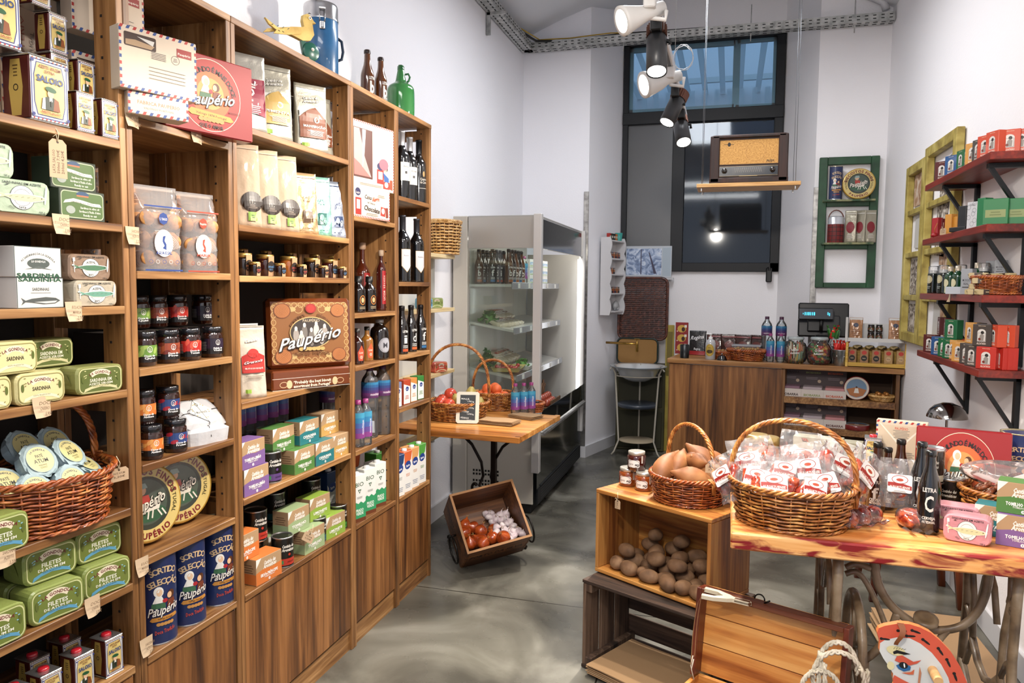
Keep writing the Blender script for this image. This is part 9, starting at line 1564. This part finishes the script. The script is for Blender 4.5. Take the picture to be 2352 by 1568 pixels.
# ================================================================= open chest with its lid up
KZ = -23; kx = Vector((cos(radians(KZ)), sin(radians(KZ)), 0)); ky_ = Vector((-sin(radians(KZ)), cos(radians(KZ)), 0)); k0 = Vector((-.069, 2.485, .225)); KW, KH, KD = .475, .285, .055
ch = thing('wooden_chest', 'open pine chest with its planked lid standing up', 'chest', tuple(Vector((k0.x, k0.y, 0))), KZ); pw2 = wood('chest_pine', ['#7c3f14', '#a8622a', '#c98742', '#dba25c'], 'X', 6, .4, coat=.2, dist=2.5); rw = wood('chest_edge', ['#3a140a', '#5c2412', '#7c3a1e'], 'Z', 9, .4, coat=.2)
z0 = .225; Rt = T(0, 0, z0) @ RX(-8)
for k in range(3): MB(Rt).box((KW/2, .002, KH*(k+.5)/3), (KW-.03, .012, KH/3-.003), pw2, b=.001).build('lid_plank', ch)
for c_, d_ in (((.008, -KD/2, KH/2), (.016, KD, KH)), ((KW-.008, -KD/2, KH/2), (.016, KD, KH)), ((KW/2, -KD/2, KH-.008), (KW-.032, KD, .016))): MB(Rt).box(c_, d_, rw if d_[0] < .1 else wood('chest_edge_x', ['#2c120a', '#4c2010', '#6b3a1e'], 'X', 9, .4), b=.002).build('lid_rim', ch)
mb = MB(Rt); mb.tube([(.20+.016*cos(t*.4), -.03, KH+.008+.016*sin(t*.4)) for t in range(9)], .0022, mat('#15130f', .4, .7), 6); mb.tube([(.215, -.03, KH), (.232, -.03, KH+.012)], .003, mat('#15130f', .4, .7), 6); mb.build('wire_hook', ch)
for c_, d_ in (((KW/2, -.008, .11), (KW, .014, .218)), ((.007, -.17, .11), (.014, .32, .218)), ((KW-.007, -.17, .11), (.014, .32, .218)), ((KW/2, -.333, .11), (KW, .014, .218)), ((KW/2, -.17, .008), (KW-.03, .31, .014))): MB().box(c_, d_, pw2, b=.002).build('body_board', ch)
kb = carton('kraft_carton', 'box', .26, .10, .15, '#b9946a', lambda a: a.G(0, .08, .1, .03, 2, '#8c6a44')); p = k0+kx*.16-ky_*.17; kb.at((p.x, p.y, .0155), KZ, 'kraft carton standing inside the open chest')
# slingshot
sl_ = thing('slingshot', 'wooden slingshot with pale bands lying on the upright chest lid', 'slingshot', tuple(k0+kx*.085-ky_*.035+Vector((0, 0, KH+.003))), KZ+6); bon = mat('#dcd0b4', .5)
mb = MB(); mb.plate([(-.055, .036), (-.01, .034), (.03, .018), (.045, .009), (.095, .009), (.103, 0), (.095, -.009), (.045, -.009), (.03, -.018), (-.01, -.034), (-.045, -.038), (-.048, -.022), (-.01, -.018), (.014, 0), (-.01, .018), (-.055, .020)], -.006, .006, bon); mb.build('fork', sl_); MB().box((.075, 0, 0), (.055, .018, .0135), mat('#5c3418', .5), b=.004).build('grip', sl_)
for y, x in ((.028, -.052), (-.030, -.044)): mb = MB(); mb.sheet(lambda u, v, x=x, y=y: (x-.004*sin(v*4)-.02*v, y-.004+.008*u-.035*(v > .02)*1-.01*v, .0065-.22*v), 1, 14, mat('#d3b283', .6), True); mb.build('band', sl_)
for y, x in ((.0, -.07), (-.035, -.06)): mb = MB(); mb.tube([(x, -.03+y*.6, -.205), (x-.006, -.032+y*.6, -.24), (x+.004, -.034+y*.6, -.27)], .0016, mat('#e4dcc8', .7), 5); mb.build('cord', sl_)
# rope coil
rp = thing('rope_coil', 'coil of thick white rope hung over the right corner of the chest lid', 'rope', tuple(k0+kx*(KW-.03)-ky_*.075+Vector((0, 0, KH-.10)))); rm = noisemat('rope_fibre', [(.3, '#a39a84'), (.7, '#ddd5c2')], 60, .8, .3)
def ropestrand(path, R_=.0062, tw_n=.9):
 mb = MB()
 for p in range(3):
  pts = []
  for i, c in enumerate(path): q2 = i*tw_n+p*2.094; c = Vector(c); pts.append(c+Vector((cos(q2)*.004, sin(q2)*.0025, sin(q2)*.004)))
  mb.tube(pts, .0040, rm, 5)
 mb.build('rope_strand', rp)
ropestrand([(.008+.058*cos(t*.1)+.004*t/10, -.016-.010*(t/63), .005+.085*sin(t*.1)) for t in range(66)]); ropestrand([(.015+.066*cos(t*.1+.4), -.030-.012*(t/63), -.01+.078*sin(t*.1+.4)) for t in range(66)]); ropestrand([(-.03+.05*cos(t*.1+2), -.044+.006*(t/63), -.045+.055*sin(t*.1+2)) for t in range(66)]); ropestrand([(-.035+.003*sin(t*.5), -.03-.001*t, .06-.012*t) for t in range(22)]); ropestrand([(-.022+.002*sin(t*.4), -.036-.001*t, .03-.011*t) for t in range(22)])
# ================================================================= painted horse head
HY = 2.02; O = P(2110, 1700, 'Y', HY); hs = thing('hobby_horse', 'flat painted wooden horse head with coral mane, in front of the sewing stand', 'toy', (O.x, HY, 0)); zo = lambda px, py: (P(px, py, 'Y', HY).x-O.x, P(px, py, 'Y', HY).z)
outer = [zo(*q) for q in ((2013, 1449), (2017, 1439), (2031, 1433.6), (2064, 1428), (2088, 1430), (2111, 1437), (2135, 1449), (2158, 1468), (2182, 1493), (2203, 1526), (2217, 1557), (2232, 1610), (2238, 1680), (2236, 1760), (2220, 1800), (2110, 1800), (2085, 1740), (2070, 1680), (2040, 1690), (2010, 1720), (1990, 1716), (1985, 1690), (2012, 1640), (2040, 1600), (2052, 1568), (2049, 1552), (2050, 1543), (2038.5, 1524), (2027, 1507.5), (2018.5, 1491), (2020, 1473))]
inner = [zo(*q) for q in ((2020, 1473), (2031, 1466), (2058, 1460), (2088, 1462), (2112, 1474), (2138, 1495), (2160, 1522), (2176, 1552), (2186, 1590), (2190, 1680), (2188, 1780), (2120, 1790), (2092, 1740), (2076, 1680), (2040, 1688), (2012, 1716), (1996, 1710), (1992, 1692), (2016, 1642), (2044, 1602), (2052, 1568), (2049, 1552), (2050, 1543), (2038.5, 1524), (2027, 1507.5), (2018.5, 1491))]
mb = MB(); mb.prism(outer, -.008, .010, mat('#e05a3c', .4, coat=.2), m2=mat('#d97a3c', .5)); mb.build('head_board', hs)
mb = MB(); a = Art(.0004); a.PL(inner, '#dfe0dc'); zz = lambda *q: [zo(*p) for p in q]
for (x, y, r_) in ((2032, 1464, 0), (2070, 1445, 5), (2090, 1457, 5), (2102, 1447, -15), (2125, 1470, -35), (2158, 1492, -55), (2176, 1518, -65), (2192, 1550, -70), (2204, 1590, -75)):
 c = zo(x, y); a.E(c[0], c[1], .0115, .0028, '#1c1310', 12, r_); c2 = (c[0]-.009*cos(radians(r_)), c[1]-.009*sin(radians(r_))); a.E(c2[0], c2[1], .004, .0038, '#1c1310', 10)
def ee(px, py, w, h, c, rot=0, n=18): q = zo(px, py); s = HY*1.03/FPX; a.E(q[0], q[1], w*s/2, h*s/2, c, n, rot)
ee(2056, 1490, 36, 20, '#e6d9a0', -8); ee(2044, 1524, 14, 18, '#e9dda8'); a.PL(zz((2049, 1492), (2058, 1488), (2076, 1493), (2090, 1498), (2074, 1499), (2060, 1496), (2051, 1498)), '#15110f')
for k in range(5): q = zo(2052+6*k, 1484+k*.6); a.R(q[0], q[1], .006, .0009, '#15110f', 60-8*k)
a.PL(zz((2053, 1512), (2058, 1502), (2070, 1500), (2082, 1507), (2096, 1515), (2114, 1511), (2104, 1519), (2088, 1523), (2072, 1520)), '#d9573a'); a.PL(zz((2056, 1523), (2068, 1518), (2080, 1521), (2090, 1526), (2088, 1534), (2074, 1537), (2062, 1531)), '#2467a0'); ee(2073, 1523, 17, 14, '#101418', -10); ee(2075, 1523, 3, 10, '#f2f2f2', 10); a.PL(zz((2068, 1540), (2090, 1538), (2098, 1532), (2096, 1544), (2086, 1544)), '#d9693f'); a.PL(zz((2110, 1526), (2114, 1540), (2111, 1562), (2116, 1600), (2106, 1600), (2106, 1560)), '#c9825c')
a.PL(zz((2049, 1552), (2052, 1545), (2072, 1556), (2092, 1566), (2100, 1590), (2060, 1640), (2020, 1680), (2000, 1700), (1996, 1690), (2030, 1630), (2050, 1580)), '#e05a3c'); a.to(mb, T(0, -.008, 0), coat=.2); mb.build('painted_face', hs)
pd = zo(2140, 1535); mb = MB(); mb.lathe([(.0105, -.06), (.0115, -.056), (.0115, .06), (.0105, .064)], wood('dowel', ['#b98a52', '#d9b07a'], 'Z', 10, .5), 18, T(pd[0], 0, pd[1]) @ RX(90)); mb.build('dowel', hs)
ea = zo(2064, 1450); mb = MB(); mb.sheet(lambda u, v: (ea[0]-.008+.016*u*(1-.4*v)+.006*sin(v*5), -.012-.014*sin(v*2.6), ea[1]+.028-.055*v), 4, 10, mat('#8c4a18', .3, coat=.5), True); mb.build('leather_ear', hs)
mb = MB(); mb.prism([(-.12, 0), (.17, 0), (.17, .02), (.11, .05), (-.06, .05), (-.12, .02)], -.05, .05, mat('#e05a3c', .4)); mb.prism([(.02, .04), (.11, .04), (.10, zo(2236, 1760)[1]+.01), (.0, zo(2236, 1790)[1]+.01)], -.008, .01, mat('#dfe0dc', .4)); mb.build('base_board', hs)
